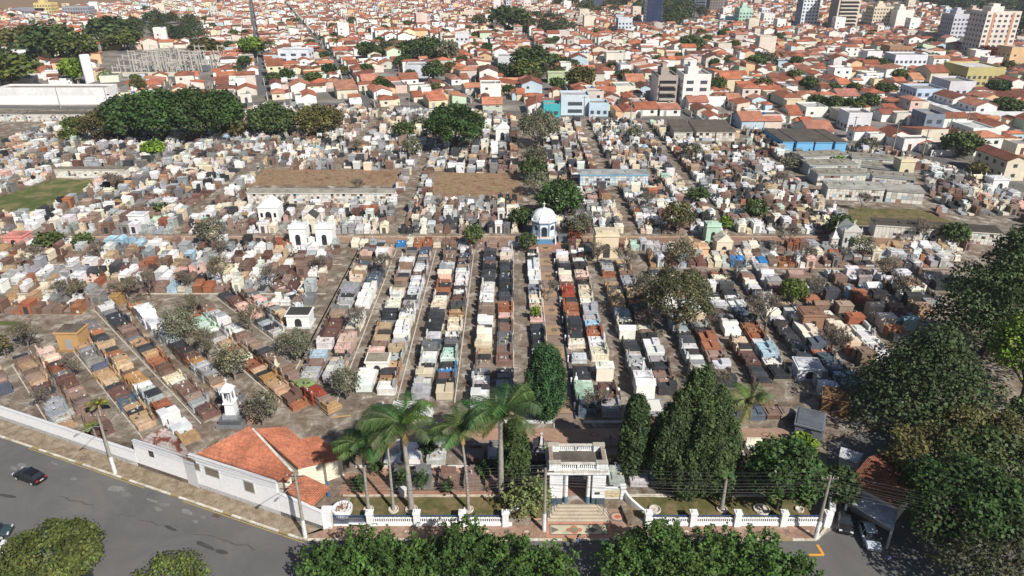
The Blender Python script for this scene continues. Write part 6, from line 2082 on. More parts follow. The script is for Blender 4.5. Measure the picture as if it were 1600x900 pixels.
# --- among the tombs
MID = [(270, 222, 210, 0, "", ""),]
for i, (px, py, w, tp, kd, lab) in enumerate([
    (208, 218, 74, 150, "ficus", "leftmost crown of the big dark grove at the back left"), (256, 222, 80, 138, "ficus", "second crown of the big dark grove at the back left"), (308, 220, 84, 140, "ficus", "third crown of the big dark grove at the back left"), (350, 215, 64, 140, "ficus", "fourth crown of the big dark grove at the back left"),
    (160, 222, 50, 172, "autumn", "brownish tree at the left end of the big dark grove"), (428, 212, 70, 164, "broad", "dark green tree right of the big grove"), (500, 210, 72, 165, "autumn", "rusty green tree beside the dark one, right of the big grove"), (370, 214, 36, 190, "autumn", "small brown-green tree at the right foot of the big grove"),
    (712, 236, 98, 168, "ficus", "big rounded bright dark-green tree behind the brown field"), (840, 232, 70, 170, "grey", "grey-green tree right of the small white chapel"), (645, 250, 34, 212, "grey", "grey-green tree at the left foot of the big rounded tree"), (632, 218, 40, 192, "broad", "low green tree left of the big rounded tree"), (655, 200, 26, 180, "grey", "small grey tree by the back wall left of the big rounded tree"),
    (835, 262, 44, 228, "grey", "first tree of the avenue beyond the chapel, counted from the back"), (832, 282, 44, 248, "broad", "second tree of the avenue beyond the chapel"), (838, 305, 46, 268, "grey", "third tree of the avenue beyond the chapel"), (860, 315, 30, 292, "broad", "fourth tree of the avenue beyond the chapel"),
    (875, 345, 72, 282, "ficus", "large dark clipped tree behind the domed chapel"), (815, 358, 42, 325, "broad", "dark tree at the left of the domed chapel"), (905, 368, 44, 332, "grey", "grey-green tree at the right of the domed chapel"), (825, 393, 32, 364, "broad", "small leaning green tree before the domed chapel"), (740, 388, 34, 350, "broad", "dark small tree on the cross avenue left of the chapel"),
    (332, 392, 54, 338, "grey", "round grey-green willow-like tree on the left of the avenue"), (80, 390, 46, 364, "broad", "low green tree at the far left of the avenue"), (133, 390, 32, 366, "broad", "second low green tree at the left of the avenue"), (242, 243, 34, 222, "lime", "bright green bush in the far left tombs"),
    (118, 205, 36, 185, "olive", "small olive tree near the niche walls, back left"), (112, 222, 34, 203, "olive", "second small olive tree near the niche walls, back left"), (255, 334, 26, 318, "broad", "small bush tree in the left far tombs"), (1057, 364, 56, 316, "autumn", "rounded brown-green tree right of the cream mausoleum"), (1062, 418, 52, 372, "grey", "grey willow-like tree below the rounded brown-green one"),
    (1055, 522, 112, 418, "dusk", "large leafy tree shading the rows right of the path"), (1008, 470, 50, 425, "grey", "grey-green tree at the left edge of the large leafy one"), (1236, 478, 44, 435, "olive", "olive-green tree among the right rows"), (1178, 345, 38, 312, "broad", "small dark tree beyond the right avenue"), (1090, 318, 34, 294, "broad", "dark green tree right of the blue niche building"),
    (1133, 358, 20, 340, "lime", "little green bush beyond the right avenue"), (990, 220, 28, 196, "grey", "small round grey-green tree near the back wall"), (1080, 250, 32, 222, "grey", "small grey-green tree near the long niche blocks"), (1235, 265, 34, 244, "grey", "small tree at the left of the niche buildings"), (1305, 258, 30, 244, "lime", "bright bush above the niche buildings"),
    (1308, 372, 44, 335, "broad", "dark round tree left of the gothic chapel"), (1345, 402, 40, 365, "grey", "grey-green tree right of the gothic chapel"), (1500, 242, 64, 210, "broad", "dark green tree by the outer street at the right"), (1355, 235, 34, 215, "grey", "small grey tree at the right boundary"), (1525, 278, 34, 255, "autumn", "brownish tree at the right boundary"),
    (1488, 385, 44, 350, "broad", "dark tree at the left edge of the right conifers"), (542, 625, 50, 572, "grey", "drooping pale green tree at the foot of the seventh row"), (462, 562, 62, 514, "grey", "round grey-green tree at the lane corner"), (412, 665, 56, 608, "grey", "round sparse tree above the office roof"),
    (285, 535, 66, 480, "grey", "larger grey-green tree among the slanting rows"), (368, 595, 56, 535, "grey", "grey-green tree beside the white monument tower"), (905, 640, 20, 620, "autumn", "small dry tree"), (836, 500, 14, 478, "lime", "yellow-green shrub at the kerb of the path"), (10, 560, 26, 520, "autumn", "brown-leaved tree at the left edge"),
    (897, 382, 24, 362, "red", "red-leaved shrub beside the chapel parapet"), (965, 398, 14, 380, "red", "small crimson shrub beside the cream mausoleum"), (1190, 650, 24, 0, "", "")]):
    if not kd or lab == "small dry tree": continue
    tree(px, py + (2 if 'grove' in lab else 0), w * (1.12 if 'grove' in lab else 1), tp, kd, lab, z0f=.04 if 'grove' in lab else .2, dens=.8 if kd in ("grey", "autumn") else .95)
for px, py, w, tp, lab, lf in [
    (45, 548, 58, 500, "leafless grey tree at the left edge above the slanting rows", .3), (115, 468, 56, 432, "leafless tree at the left, above the level rows", .3), (200, 470, 50, 436, "leafless tree right of the bright blue tomb", .3), (237, 466, 36, 425, "leafless tree with visible trunk at the lane end", .15),
    (350, 448, 44, 404, "bare grey tree below the willow-like tree", .4), (345, 408, 36, 376, "thin bare tree at the foot of the willow-like tree", .1), (325, 562, 54, 512, "bare brown tree between slanting rows, upper", .3), (118, 590, 42, 556, "small bare tree beside the ochre burial house", .15),
    (602, 434, 42, 398, "bare reddish tree at the top of the seventh row", .15), (640, 498, 20, 468, "thin bare tree in the sixth row", .1), (562, 520, 36, 480, "thin reddish bare bush above the striped tomb", .15), (855, 470, 36, 440, "thin bare tree reaching over the central path", .05), (925, 650, 46, 612, "dry greyish tree by the first row right of the path", .25),
    (935, 412, 44, 376, "bare tree hiding the left of the cream mausoleum", .1), (975, 430, 40, 385, "bare tree right of the cream mausoleum", .1), (1108, 525, 36, 478, "bare brown tree at the right of the large leafy tree", .2), (1195, 520, 62, 458, "big bare grey tree between the right rows", .15), (1300, 575, 52, 512, "reddish bare tree at the right before the conifer", .2),
    (1120, 620, 50, 575, "brown dry tree behind the shaggy palm", .3), (1248, 420, 36, 380, "bare tree on the lane of the right avenue", .15), (1230, 392, 46, 350, "greyish bare tree left of the spired shrine", .15), (1375, 440, 50, 398, "bare tree in the right rows near the conifer", .1), (1410, 470, 40, 425, "second bare tree near the right conifer", .1),
    (60, 420, 40, 388, "bare tree in the level rows at the far left", .2), (160, 408, 34, 378, "bare tree below the second low green tree", .2), (425, 452, 40, 415, "bare tree in the level rows left of the ninth row", .25), (500, 430, 34, 398, "small bare tree near the two square white burial houses", .2), (290, 455, 36, 420, "bare tree in the level rows left of the bare grey one", .2), (75, 640, 34, 604, "small bare tree beside the low street wall, far left", .2),
    (395, 520, 44, 478, "bare tree near the pale pink tombs of the wedge", .3), (300, 500, 40, 462, "twiggy tree at the head of the eighth slanting row", .3), (690, 330, 24, 308, "small bare tree below the brown field", .1), (560, 300, 24, 280, "bare tree before the long niche wall", .2), (1015, 330, 30, 300, "bare tree below the blue niche building", .15), (1150, 440, 36, 402, "bare tree by the bright blue tombs", .15), (1270, 470, 40, 432, "bare tree in the upper right rows", .15), (1220, 300, 30, 272, "bare tree left of the concrete niche cluster", .2), (960, 480, 30, 446, "thin bare tree in the second row right of path", .1),
    (185, 300, 40, 272, "bare greyish tree at the tip of the green field", .2), (445, 330, 22, 305, "thin bare tree by the white pediment chapel", .1), (1440, 380, 40, 345, "bare tree before the long whitewashed niche building", .1), (1300, 305, 26, 285, "bare tree at the lane left of the concrete niche cluster", .1), (1345, 330, 20, 300, "dry tree at the corner of the concrete niche cluster", .2), (555, 238, 30, 220, "bare tree among the far tombs below the rusty green tree", .2)]:
    bare_tree(px, py, w, tp, lab, leafy=lf)

# ------------------------------------------------------------------ the town behind the cemetery
ROOFS = [S(196, 124, 94, .8), S(186, 114, 86, .8), S(172, 104, 80, .8), S(202, 140, 110, .8), S(158, 100, 80, .8), S(144, 92, 76, .78), S(124, 88, 76, .8), S(186, 130, 110, .8)]
GREYR = [S(150, 148, 146), S(176, 174, 172), S(120, 118, 116), S(200, 200, 200), S(136, 128, 120)]
WALLS = [S(236, 234, 230)] * 9 + [S(226, 216, 198)] * 3 + [S(214, 206, 196)] * 2 + [S(196, 190, 182)] * 2 + [S(228, 214, 180), S(190, 210, 222), S(214, 190, 178), S(200, 214, 190), S(224, 190, 150)]
RN = {0: "orange", 1: "orange", 2: "red", 3: "pale orange", 4: "rust red", 5: "brown", 6: "dark brown", 7: "pinkish"}
WN = ["white"] * 9 + ["cream"] * 3 + ["beige"] * 2 + ["grey"] * 2 + ["yellow", "pale blue", "pinkish", "pale green", "ochre"]


def volume(T, ox, oy, w, d, h, typ, wall, roof, rng, grey):
    W = T.get("wall", "facade")
    W.box(ox, oy, 0, w, d, h, wall)
    o = .4
    R = T.get("roof", "roof_tile") if typ != "flat" else None
    sh = lambda L: [(x + ox, y + oy, z) for x, y, z in L]
    if typ == "gable":
        rise = d * .19
        W.vprism_x([(oy - d / 2, h), (oy + d / 2, h), (oy, h + rise - .02)], ox - w / 2, ox + w / 2, wall)
        for s in (-1, 1):
            R.slab(sh([(-w / 2 - o, s * (d / 2 + o), h - .12), (w / 2 + o, s * (d / 2 + o), h - .12), (w / 2 + o, 0, h + rise + .05), (-w / 2 - o, 0, h + rise + .05)]), .15, vary(roof, rng, .06))
    elif typ == "gabley":
        rise = w * .19
        W.vprism_y([(ox - w / 2, h), (ox + w / 2, h), (ox, h + rise - .02)], oy - d / 2, oy + d / 2, wall)
        for s in (-1, 1):
            R.slab(sh([(s * (w / 2 + o), -d / 2 - o, h - .12), (s * (w / 2 + o), d / 2 + o, h - .12), (0, d / 2 + o, h + rise + .05), (0, -d / 2 - o, h + rise + .05)]), .15, vary(roof, rng, .06))
    elif typ == "hip":
        W2, D2 = w / 2 + o, d / 2 + o; r_ = min(W2, D2); rise = r_ * .36
        if W2 >= D2: a, b = (-(W2 - D2), 0), (W2 - D2, 0)
        else: a, b = (0, -(D2 - W2)), (0, D2 - W2)
        V = sh([(-W2, -D2, h), (W2, -D2, h), (W2, D2, h), (-W2, D2, h), (a[0], a[1], h + rise), (b[0], b[1], h + rise)])
        F = [(0, 1, 5, 4), (1, 2, 5), (2, 3, 4, 5), (3, 0, 4)] if W2 >= D2 else [(0, 1, 4), (1, 2, 5, 4), (2, 3, 5), (3, 0, 4, 5)]
        R.faces(V, F + [(3, 2, 1, 0)], roof)
    elif typ == "shed":
        rise = d * .16
        W.vprism_x([(oy - d / 2, h), (oy + d / 2, h), (oy + d / 2, h + rise)], ox - w / 2, ox + w / 2, wall)
        R.slab(sh([(-w / 2 - .2, -d / 2 - o, h - .02), (w / 2 + .2, -d / 2 - o, h - .02), (w / 2 + .2, d / 2 + .1, h + rise + .1), (-w / 2 - .2, d / 2 + .1, h + rise + .1)]), .15, roof)
    else:
        R = T.get("flat_roof", "aged_concrete"); R.box(ox, oy, h, w - .5, d - .5, .08, grey)
        for s in (-1, 1):
            W.box(ox, oy + s * (d / 2 - .12), h, w, .24, .6, wall); W.box(ox + s * (w / 2 - .12), oy, h, .24, d - .48, .6, wall)
        if rng.random() < .45:
            T.get("water_tank", "paint").lathe([(.6, h + .1), (.75, h + 1.0), (.45, h + 1.2)], 7, rng.choice([S(70, 120, 170), S(180, 185, 190), S(150, 150, 148)]), ox + w * .2, oy + d * .2)


def house(T, w, d, h, rng, near=False):
    tall = h > 8
    ri = rng.randrange(len(ROOFS)); wi = rng.randrange(len(WALLS))
    wall = vary(WALLS[wi], rng, .1); roof = vary(ROOFS[ri], rng, .14)
    grey = vary(rng.choice(GREYR), rng, .1)
    typ = rng.choices(["gable", "gabley", "hip", "shed", "flat"], [34, 16, 20, 12, 18])[0]
    split = rng.random() < .62
    if tall: typ, split, w, d = 'flat', False, w * 1.2, d * 1.2
    if split:
        k = rng.uniform(.55, .72); dm = d * k - .05; da = d - dm - .1
        volume(T, 0, (d - dm) / 2 if False else -(d - dm) / 2, w, dm, h, typ, wall, roof, rng, grey)
        k2 = rng.uniform(.45, 1.0); wa = w * k2
        volume(T, (w - wa) / 2 * rng.choice((-1, 1)), d / 2 - da / 2, wa, da, max(2.6, h * rng.uniform(.7, 1.05)), rng.choices(["shed", "gable", "flat", "gabley"], [35, 25, 28, 12])[0], vary(WALLS[rng.randrange(len(WALLS))], rng, .1), vary(ROOFS[rng.randrange(len(ROOFS))], rng, .14), rng, vary(rng.choice(GREYR), rng, .1))
        fy = -d / 2
    else:
        volume(T, 0, 0, w, d, h, typ, wall, roof, rng, grey); fy = -d / 2
    n = max(1, int(w / 3.2))
    fl = 1 if h < 4.6 else int(h / 2.9)
    for f in range(fl):
        for i in range(n):
            x = -w / 2 + (i + .5) * w / n
            if f == 0 and i == 0 and near:
                T.new("door", "metal").box(x, fy - .02, .05, 1.1, .1, 2.2, rng.choice([(.10, .05, .03), (.3, .3, .32), (.05, .05, .06)]))
            elif near:
                wn_ = T.new("window", "glass"); wn_.box(x, fy - .02, 1.1 + f * 2.9, 1.3, .1, 1.1, (.05, .06, .07), bottom=True)
            elif rng.random() < .8:
                T.get("window", "metal").box(x, fy - .02, .9 + f * 2.9, 1.2, .1, 1.2, (.06, .065, .07))
    for f in range(fl):
        (T.new if near else T.get)("window", "metal").box(w / 2 + .02, -d * .2, 1.1 + f * 2.9, .1, 1.2, 1.0, (.05, .055, .06))
    if rng.random() < .4:      # yard wall on the street side
        T.get("yard_wall", "facade").box(0, -d / 2 - 2.2, 0, w, .2, 2.1, vary(WALLS[rng.randrange(len(WALLS))], rng, .1))
    return f"{RN[ri] + ' roofed' if typ != 'flat' else 'flat roofed'} {WN[wi]} house", (" with two storeys" if fl == 2 else (" with many storeys" if fl > 2 else ""))


CEX = [   # picture areas of the ground that other things take
    [(-60, 172), (-60, 134), (170, 134), (205, 150), (190, 172)], [(160, 128), (150, 80), (330, 74), (335, 122)], [(175, 66), (180, 30), (305, 26), (315, 66)],
    [(-50, 20), (-50, -30), (215, -30), (200, 4), (60, 18)], [(1288, 6), (1288, -60), (1700, -60), (1700, 34), (1560, 30), (1440, 12)],
    [(620, 98), (630, 84), (695, 84), (690, 98)], [(760, 124), (770, 114), (850, 108), (860, 122)], [(1265, 176), (1270, 164), (1360, 164), (1360, 176)],
    [(1000, 26), (1000, -20), (1060, -20), (1110, 30), (1060, 45)],
]
SPEC_BOX = []     # footprints of the individually built blocks: x, y, radius
occ = set()


def occupied(x, y, w, d, c, s, mark=True):
    cells = []
    nx, ny = max(2, int(w / 3) + 1), max(2, int(d / 3) + 1)
    for i in range(nx):
        for j in range(ny):
            a, b = -w / 2 + w * i / (nx - 1), -d / 2 + d * j / (ny - 1)
            cells.append((int((x + a * c - b * s) // 3), int((y + a * s + b * c) // 3)))
    if any(k in occ for k in cells): return True
    if mark: occ.update(cells)
    return False


# ---- larger buildings
def block(px, py, w, d, h, label, tint, style="grid", side=None, rot=0.0, name="apartment_block", win=(.06, .07, .09), cat="building", rt=None, cw=2.6, fh=3.0, toppx=None, wpx=None):
    g = G(px, py, 0)
    if wpx: w = wpx / SC(px, py, 0)
    if toppx is not None: h = height_at(g.y, toppx)
    c, s = math.cos(rot), math.sin(rot)
    cx, cy = g.x - d / 2 * s * 1, g.y + d / 2 * c
    occupied(cx, cy, w + 4, d + 4, c, s)
    r = empty(name, (cx, cy, 0), rot); tag(r, label, cat)
    T = Parts()
    T.get("wall", "facade").box(0, 0, 0, w, d, h, tint)
    if side:
        for sx in (-1, 1): T.new("side_wall", "facade").box(sx * (w / 2 + .03), 0, .2, .1, d - .4, h - .4, side)
    R = T.get("roof", "aged_concrete"); R.box(0, 0, h, w - .8, d - .8, .1, rt or S(160, 156, 150))
    for sy in (-1, 1): T.get("parapet", "facade").box(0, sy * (d / 2 - .15), h, w, .3, .9, tint)
    for sx in (-1, 1): T.get("parapet", "facade").box(sx * (w / 2 - .15), 0, h, .3, d - .6, .9, tint)
    if h > 12: T.get("roof_house", "facade").box(-w * .1, 0, h + .1, w * .38, d * .5, 3.2, tint); T.get("roof_house", "facade").box(-w * .1, 0, h + 3.3, w * .2, d * .3, 1.6, tint)
    nf = int(h / fh); n = max(1, int(w / cw)); nd = max(1, int(d / cw)); cw_ = [0]

    def win_(*args):
        cw_[0] += 1
        (T.new("window", "metal") if cw_[0] <= 100 else T.get("windows", "metal")).box(*args, win, bottom=True)
    for f in range(nf):
        z = f * fh + 1.0
        if style == "band":
            T.new("window", "glass").box(0, -d / 2 - .02, z, w * .86, .1, 1.4, win, bottom=True)
            T.new("window", "glass").box(w / 2 + .02, 0, z, .1, d * .7, 1.4, win, bottom=True)
            T.new("balcony", "facade").box(0, -d / 2 - .5, z - .85, w * .8, .9, .9, tuple(min(.8, q * 1.05) for q in tint), bottom=True)
        elif style != "blank":
            for i in range(n): win_(-w / 2 + (i + .5) * w / n, -d / 2 - .02, z, w / n * .5, .12, 1.4)
            sx = 1 if cx < 0 else -1
            for i in range(nd): win_(sx * (w / 2 + .06), -d / 2 + (i + .5) * d / nd, z, .12, d / nd * .42, 1.3)
    if style == "stripe" :
        for sx in (-.28, .28): T.new("coloured_strip", "facade").box(sx * w, -d / 2 - .1, 0, w * .07, .12, h, S(205, 150, 120))
    for o in T.build(r):
        if o.name.startswith("windows"): o["kind"] = "stuff"


block(1021, 40, 0, 16, 0, "dark blue and white high tower rising past the upper edge", S(40, 56, 92), "grid", side=S(232, 236, 242), toppx=-22, wpx=24, win=(.02, .03, .05))
block(976, 52, 0, 14, 0, "white and blue-grey mid-rise block left of the dark blue tower", S(214, 222, 232), "grid", side=S(150, 160, 176), toppx=30, wpx=22)
block(934, 14, 0, 16, 0, "leftmost dark tower of the group at the top edge", S(74, 84, 104), toppx=-30, wpx=14); block(951, 12, 0, 16, 0, "second dark tower of the group at the top edge", S(96, 96, 116), toppx=-26, wpx=15); block(970, 8, 0, 14, 0, "pale lilac tower at the top edge beside the dark pair", S(170, 176, 200), toppx=-24, wpx=13)
block(1093, 20, 0, 16, 0, "slate and white banded tower at the top edge, left of two", S(120, 126, 140), "band", toppx=-28, wpx=18); block(1118, 20, 0, 16, 0, "brown and white tower at the top edge, right of two", S(130, 120, 116), "grid", side=S(225, 225, 225), toppx=-28, wpx=20)
block(1163, 40, 0, 14, 0, "pale mint green mid-rise block right of centre at the top", S(186, 220, 204), toppx=14, wpx=20); block(1196, 24, 0, 14, 0, "small white mid-rise block near the top edge, right of the mint one", S(226, 228, 232), toppx=14, wpx=13)
block(1262, 44, 0, 15, 0, "slender white tower with blue-grey side crossing the top edge", S(226, 230, 238), toppx=-16, wpx=26, side=S(140, 154, 184))
block(1320, 48, 0, 17, 0, "cream tower with stacked balconies crossing the top edge", S(214, 206, 190), "band", toppx=-22, wpx=34, side=S(150, 144, 140))
block(1376, 46, 0, 16, 0, "cream block with a dense square window grid", S(226, 212, 186), toppx=12, wpx=32); block(1409, 48, 0, 16, 0, "plain white blank-walled block beside the cream window grid block", S(236, 234, 228), "blank", toppx=17, wpx=26)
block(1496, 68, 0, 17, 0, "white-grey tower with shade-tinted sides left of the biggest white tower", S(206, 206, 216), toppx=24, wpx=30, side=S(170, 172, 186)); block(1519, 60, 0, 15, 0, "tan tower half hidden behind the biggest white tower", S(210, 190, 176), toppx=20, wpx=26)  # first tower: the darker side colour paints in its shaded side
block(1550, 92, 0, 18, 0, "biggest white tower with orange strips and balcony rows at upper right", S(232, 222, 212), "stripe", toppx=20, wpx=52, side=S(214, 204, 200), cw=3.4)
block(795, 16, 0, 10, 0, "slim white tower at the top edge left of centre", S(220, 224, 232), toppx=-14, wpx=8); block(734, 32, 0, 10, 0, "small beige mid-rise block left of the slim white tower", S(226, 210, 192), toppx=18, wpx=17)
block(722, 72, 0, 12, 0, "white square apartment block with small windows in the middle of the red roofs", S(226, 226, 230), toppx=54, wpx=21)
block(1040, 168, 0, 16, 0, "left half of the brown and white four storey apartment block behind the wall", S(176, 164, 156), "band", toppx=121, wpx=30, win=(.03, .03, .035), side=S(230, 228, 226)); block(1085, 168, 0, 16, 0, "right white half of the four storey apartment block behind the wall", S(234, 232, 230), toppx=119, wpx=42, side=S(226, 224, 222), cw=5)
block(1535, 136, 0, 22, 0, "olive cream flat roofed hall below the biggest white tower", S(196, 184, 128), toppx=108, wpx=58, rt=S(215, 212, 205)); block(898, 180, 0, 11, 0, "pale blue two storey house with flat roof behind the back wall", S(204, 216, 226), toppx=152, wpx=44, rt=S(180, 180, 180), name="blue_house", cw=6)
block(862, 183, 0, 8, 0, "turquoise garage front left of the pale blue house", S(70, 180, 190), toppx=166, wpx=26, name="garage"); block(935, 182, 0, 9, 0, "light blue low house right of the pale blue house", S(190, 210, 224), toppx=164, wpx=30, name="blue_house")
block(655, 122, 0, 12, 0, "white two storey house with roof terrace canopy, centre left", S(206, 210, 220), toppx=104, wpx=42, name="white_house", cw=6); block(460, 98, 0, 12, 0, "white house with flat canopy terrace beside palms, upper left", S(226, 230, 240), toppx=80, wpx=48, name="white_house", cw=6)
block(800, 106, 0, 14, 0, "white and grey low factory hall in the middle distance", S(215, 218, 222), toppx=90, wpx=44, name="factory_hall"); block(905, 102, 0, 12, 0, "white building with vertical fins right of the factory hall", S(230, 230, 228), toppx=86, wpx=28, name="office_block"); block(960, 100, 0, 12, 0, "white building with small windows beside the one with fins", S(228, 222, 208), toppx=85, wpx=26, name="office_block")
block(873, 130, 0, 10, 0, "pale green two storey building left of the round brown-green tree", S(186, 205, 160), toppx=118, wpx=34, name="green_house"); block(1450, 165, 0, 14, 0, "light blue-white commercial block at the right", S(190, 206, 228), toppx=142, wpx=46, name="commercial_block"); block(1340, 205, 0, 9, 0, "white boxy two storey house behind the wall at the right", S(222, 222, 228), toppx=180, wpx=36, name="white_house")
block(1455, 210, 0, 10, 0, "grey-blue water reservoir-like block by the outer street", S(130, 140, 155), toppx=182, wpx=30, name="commercial_block"); block(1545, 190, 0, 30, 0, "long white warehouse roof at the right edge", S(225, 228, 230), toppx=178, wpx=120, name="warehouse", rt=S(225, 226, 228))
block(1420, 110, 0, 14, 0, "long white commercial block below the twin towers", S(226, 228, 236), toppx=88, wpx=50, name="commercial_block"); block(1500, 150, 0, 16, 0, "cream commercial block left of the olive hall", S(216, 214, 220), toppx=130, wpx=40, name="commercial_block"); block(1405, 92, 0, 12, 0, "brown and white office block upper right", S(170, 130, 100), toppx=74, wpx=36, name="office_block")
block(46, 26, 0, 14, 0, "grey low factory at the upper left edge", S(150, 152, 160), toppx=14, wpx=50, name="factory_hall"); block(70, 26, 0, 14, 0, "yellow and grey commercial block at the upper left", S(225, 205, 140), toppx=6, wpx=26, name="commercial_block")
block(120, 26, 0, 14, 0, "long grey commercial block at the upper left", S(160, 162, 170), toppx=12, wpx=40, name="commercial_block")
block(85, 158, 0, 10, 0, "long white factory building behind the left street", S(232, 232, 232), "blank", toppx=140, wpx=170, name="factory_hall", rt=S(150, 140, 130)); block(40, 94, 0, 10, 0, "small white flat roofed building among the left trees", S(236, 236, 238), toppx=80, wpx=36, name="white_house"); block(155, 152, 0, 26, 0, "grey roofed industrial shed behind the white factory", S(150, 148, 146), "blank", toppx=140, wpx=70, name="factory_hall", rt=S(120, 116, 110))
g = G(143, 134, 0); r = empty("water_tower", g); tag(r, "tall white cylindrical water tank tower at the left", "water tower"); T = Parts(); hh = height_at(g.y, 86); T.get("tank", "whitewash").lathe([(2.3, 0), (2.3, hh), (1.9, hh + .3)], 20, S(236, 236, 238))
l_ = T.get("ladder", "metal"); l_.box(-2.5, -.3, 0, .12, .12, hh, S(90, 90, 90)); l_.box(-2.5, .3, 0, .12, .12, hh, S(90, 90, 90)); T.build(r, smooth=("tank",))
# white street wall of the factory
g0, g1_ = G(-200, 164, 0), G(205, 163, 0); m = MB(); v = g1_ - g0; m.at(g0.x, g0.y, 0, math.atan2(v.y, v.x)); m.box(v.length / 2, 0, 0, v.length, .4, 3.8, S(240, 240, 240)); o = m.build("factory_wall", "whitewash"); tag(o, "long blank white factory wall along the street at the left", "wall")

# electrical substation
c0 = G(172, 118, 0); c1 = G(318, 112, 0)
r = empty("electrical_substation", ((c0.x + c1.x) / 2, c0.y + 14, 0)); tag(r, "electrical substation with a forest of pale concrete posts and gantries", "substation")
rng = random.Random(9)
T = Parts(); WX = (c1.x - c0.x)
for j in range(8):
    for i in range(12):
        x = -WX / 2 + (i + .5) * WX / 12 + rng.uniform(-1.2, 1.2); y = -13 + j * 6.6 + rng.uniform(-1, 1)
        gm = T.new("gantry", "masonry"); h = rng.choice([4, 5, 7, 9, 11]); gm.box(x, y, 0, .4, .4, h, S(205, 200, 190)); gm.box(x + WX / 24, y, h - 1, WX / 12, .35, .4, S(200, 196, 188), bottom=True)
        if rng.random() < .75: gm.box(x + 2, y + 3, 0, .3, .3, h * .6, S(190, 190, 188)); gm.lathe([(.25, h * .6), (.4, h * .6 + .5), (.2, h * .6 + 1.2)], 6, S(170, 176, 182), x + 2, y + 3)
for x in (-8, 12, 24):
    t_ = T.new("transformer", "metal"); t_.box(x, 2, 0, 4, 2.6, 3.2, S(120, 128, 136)); t_.box(x, .4, .4, 3.4, .6, 2.4, S(100, 108, 116)); t_.lathe([(.2, 3.2), (.3, 3.8), (.1, 4.6)], 6, S(150, 110, 90), x, 2)
T.get("fence", "whitewash").box(0, -17, 0, WX + 8, .25, 2.2, S(215, 208, 190)); T.build(r)

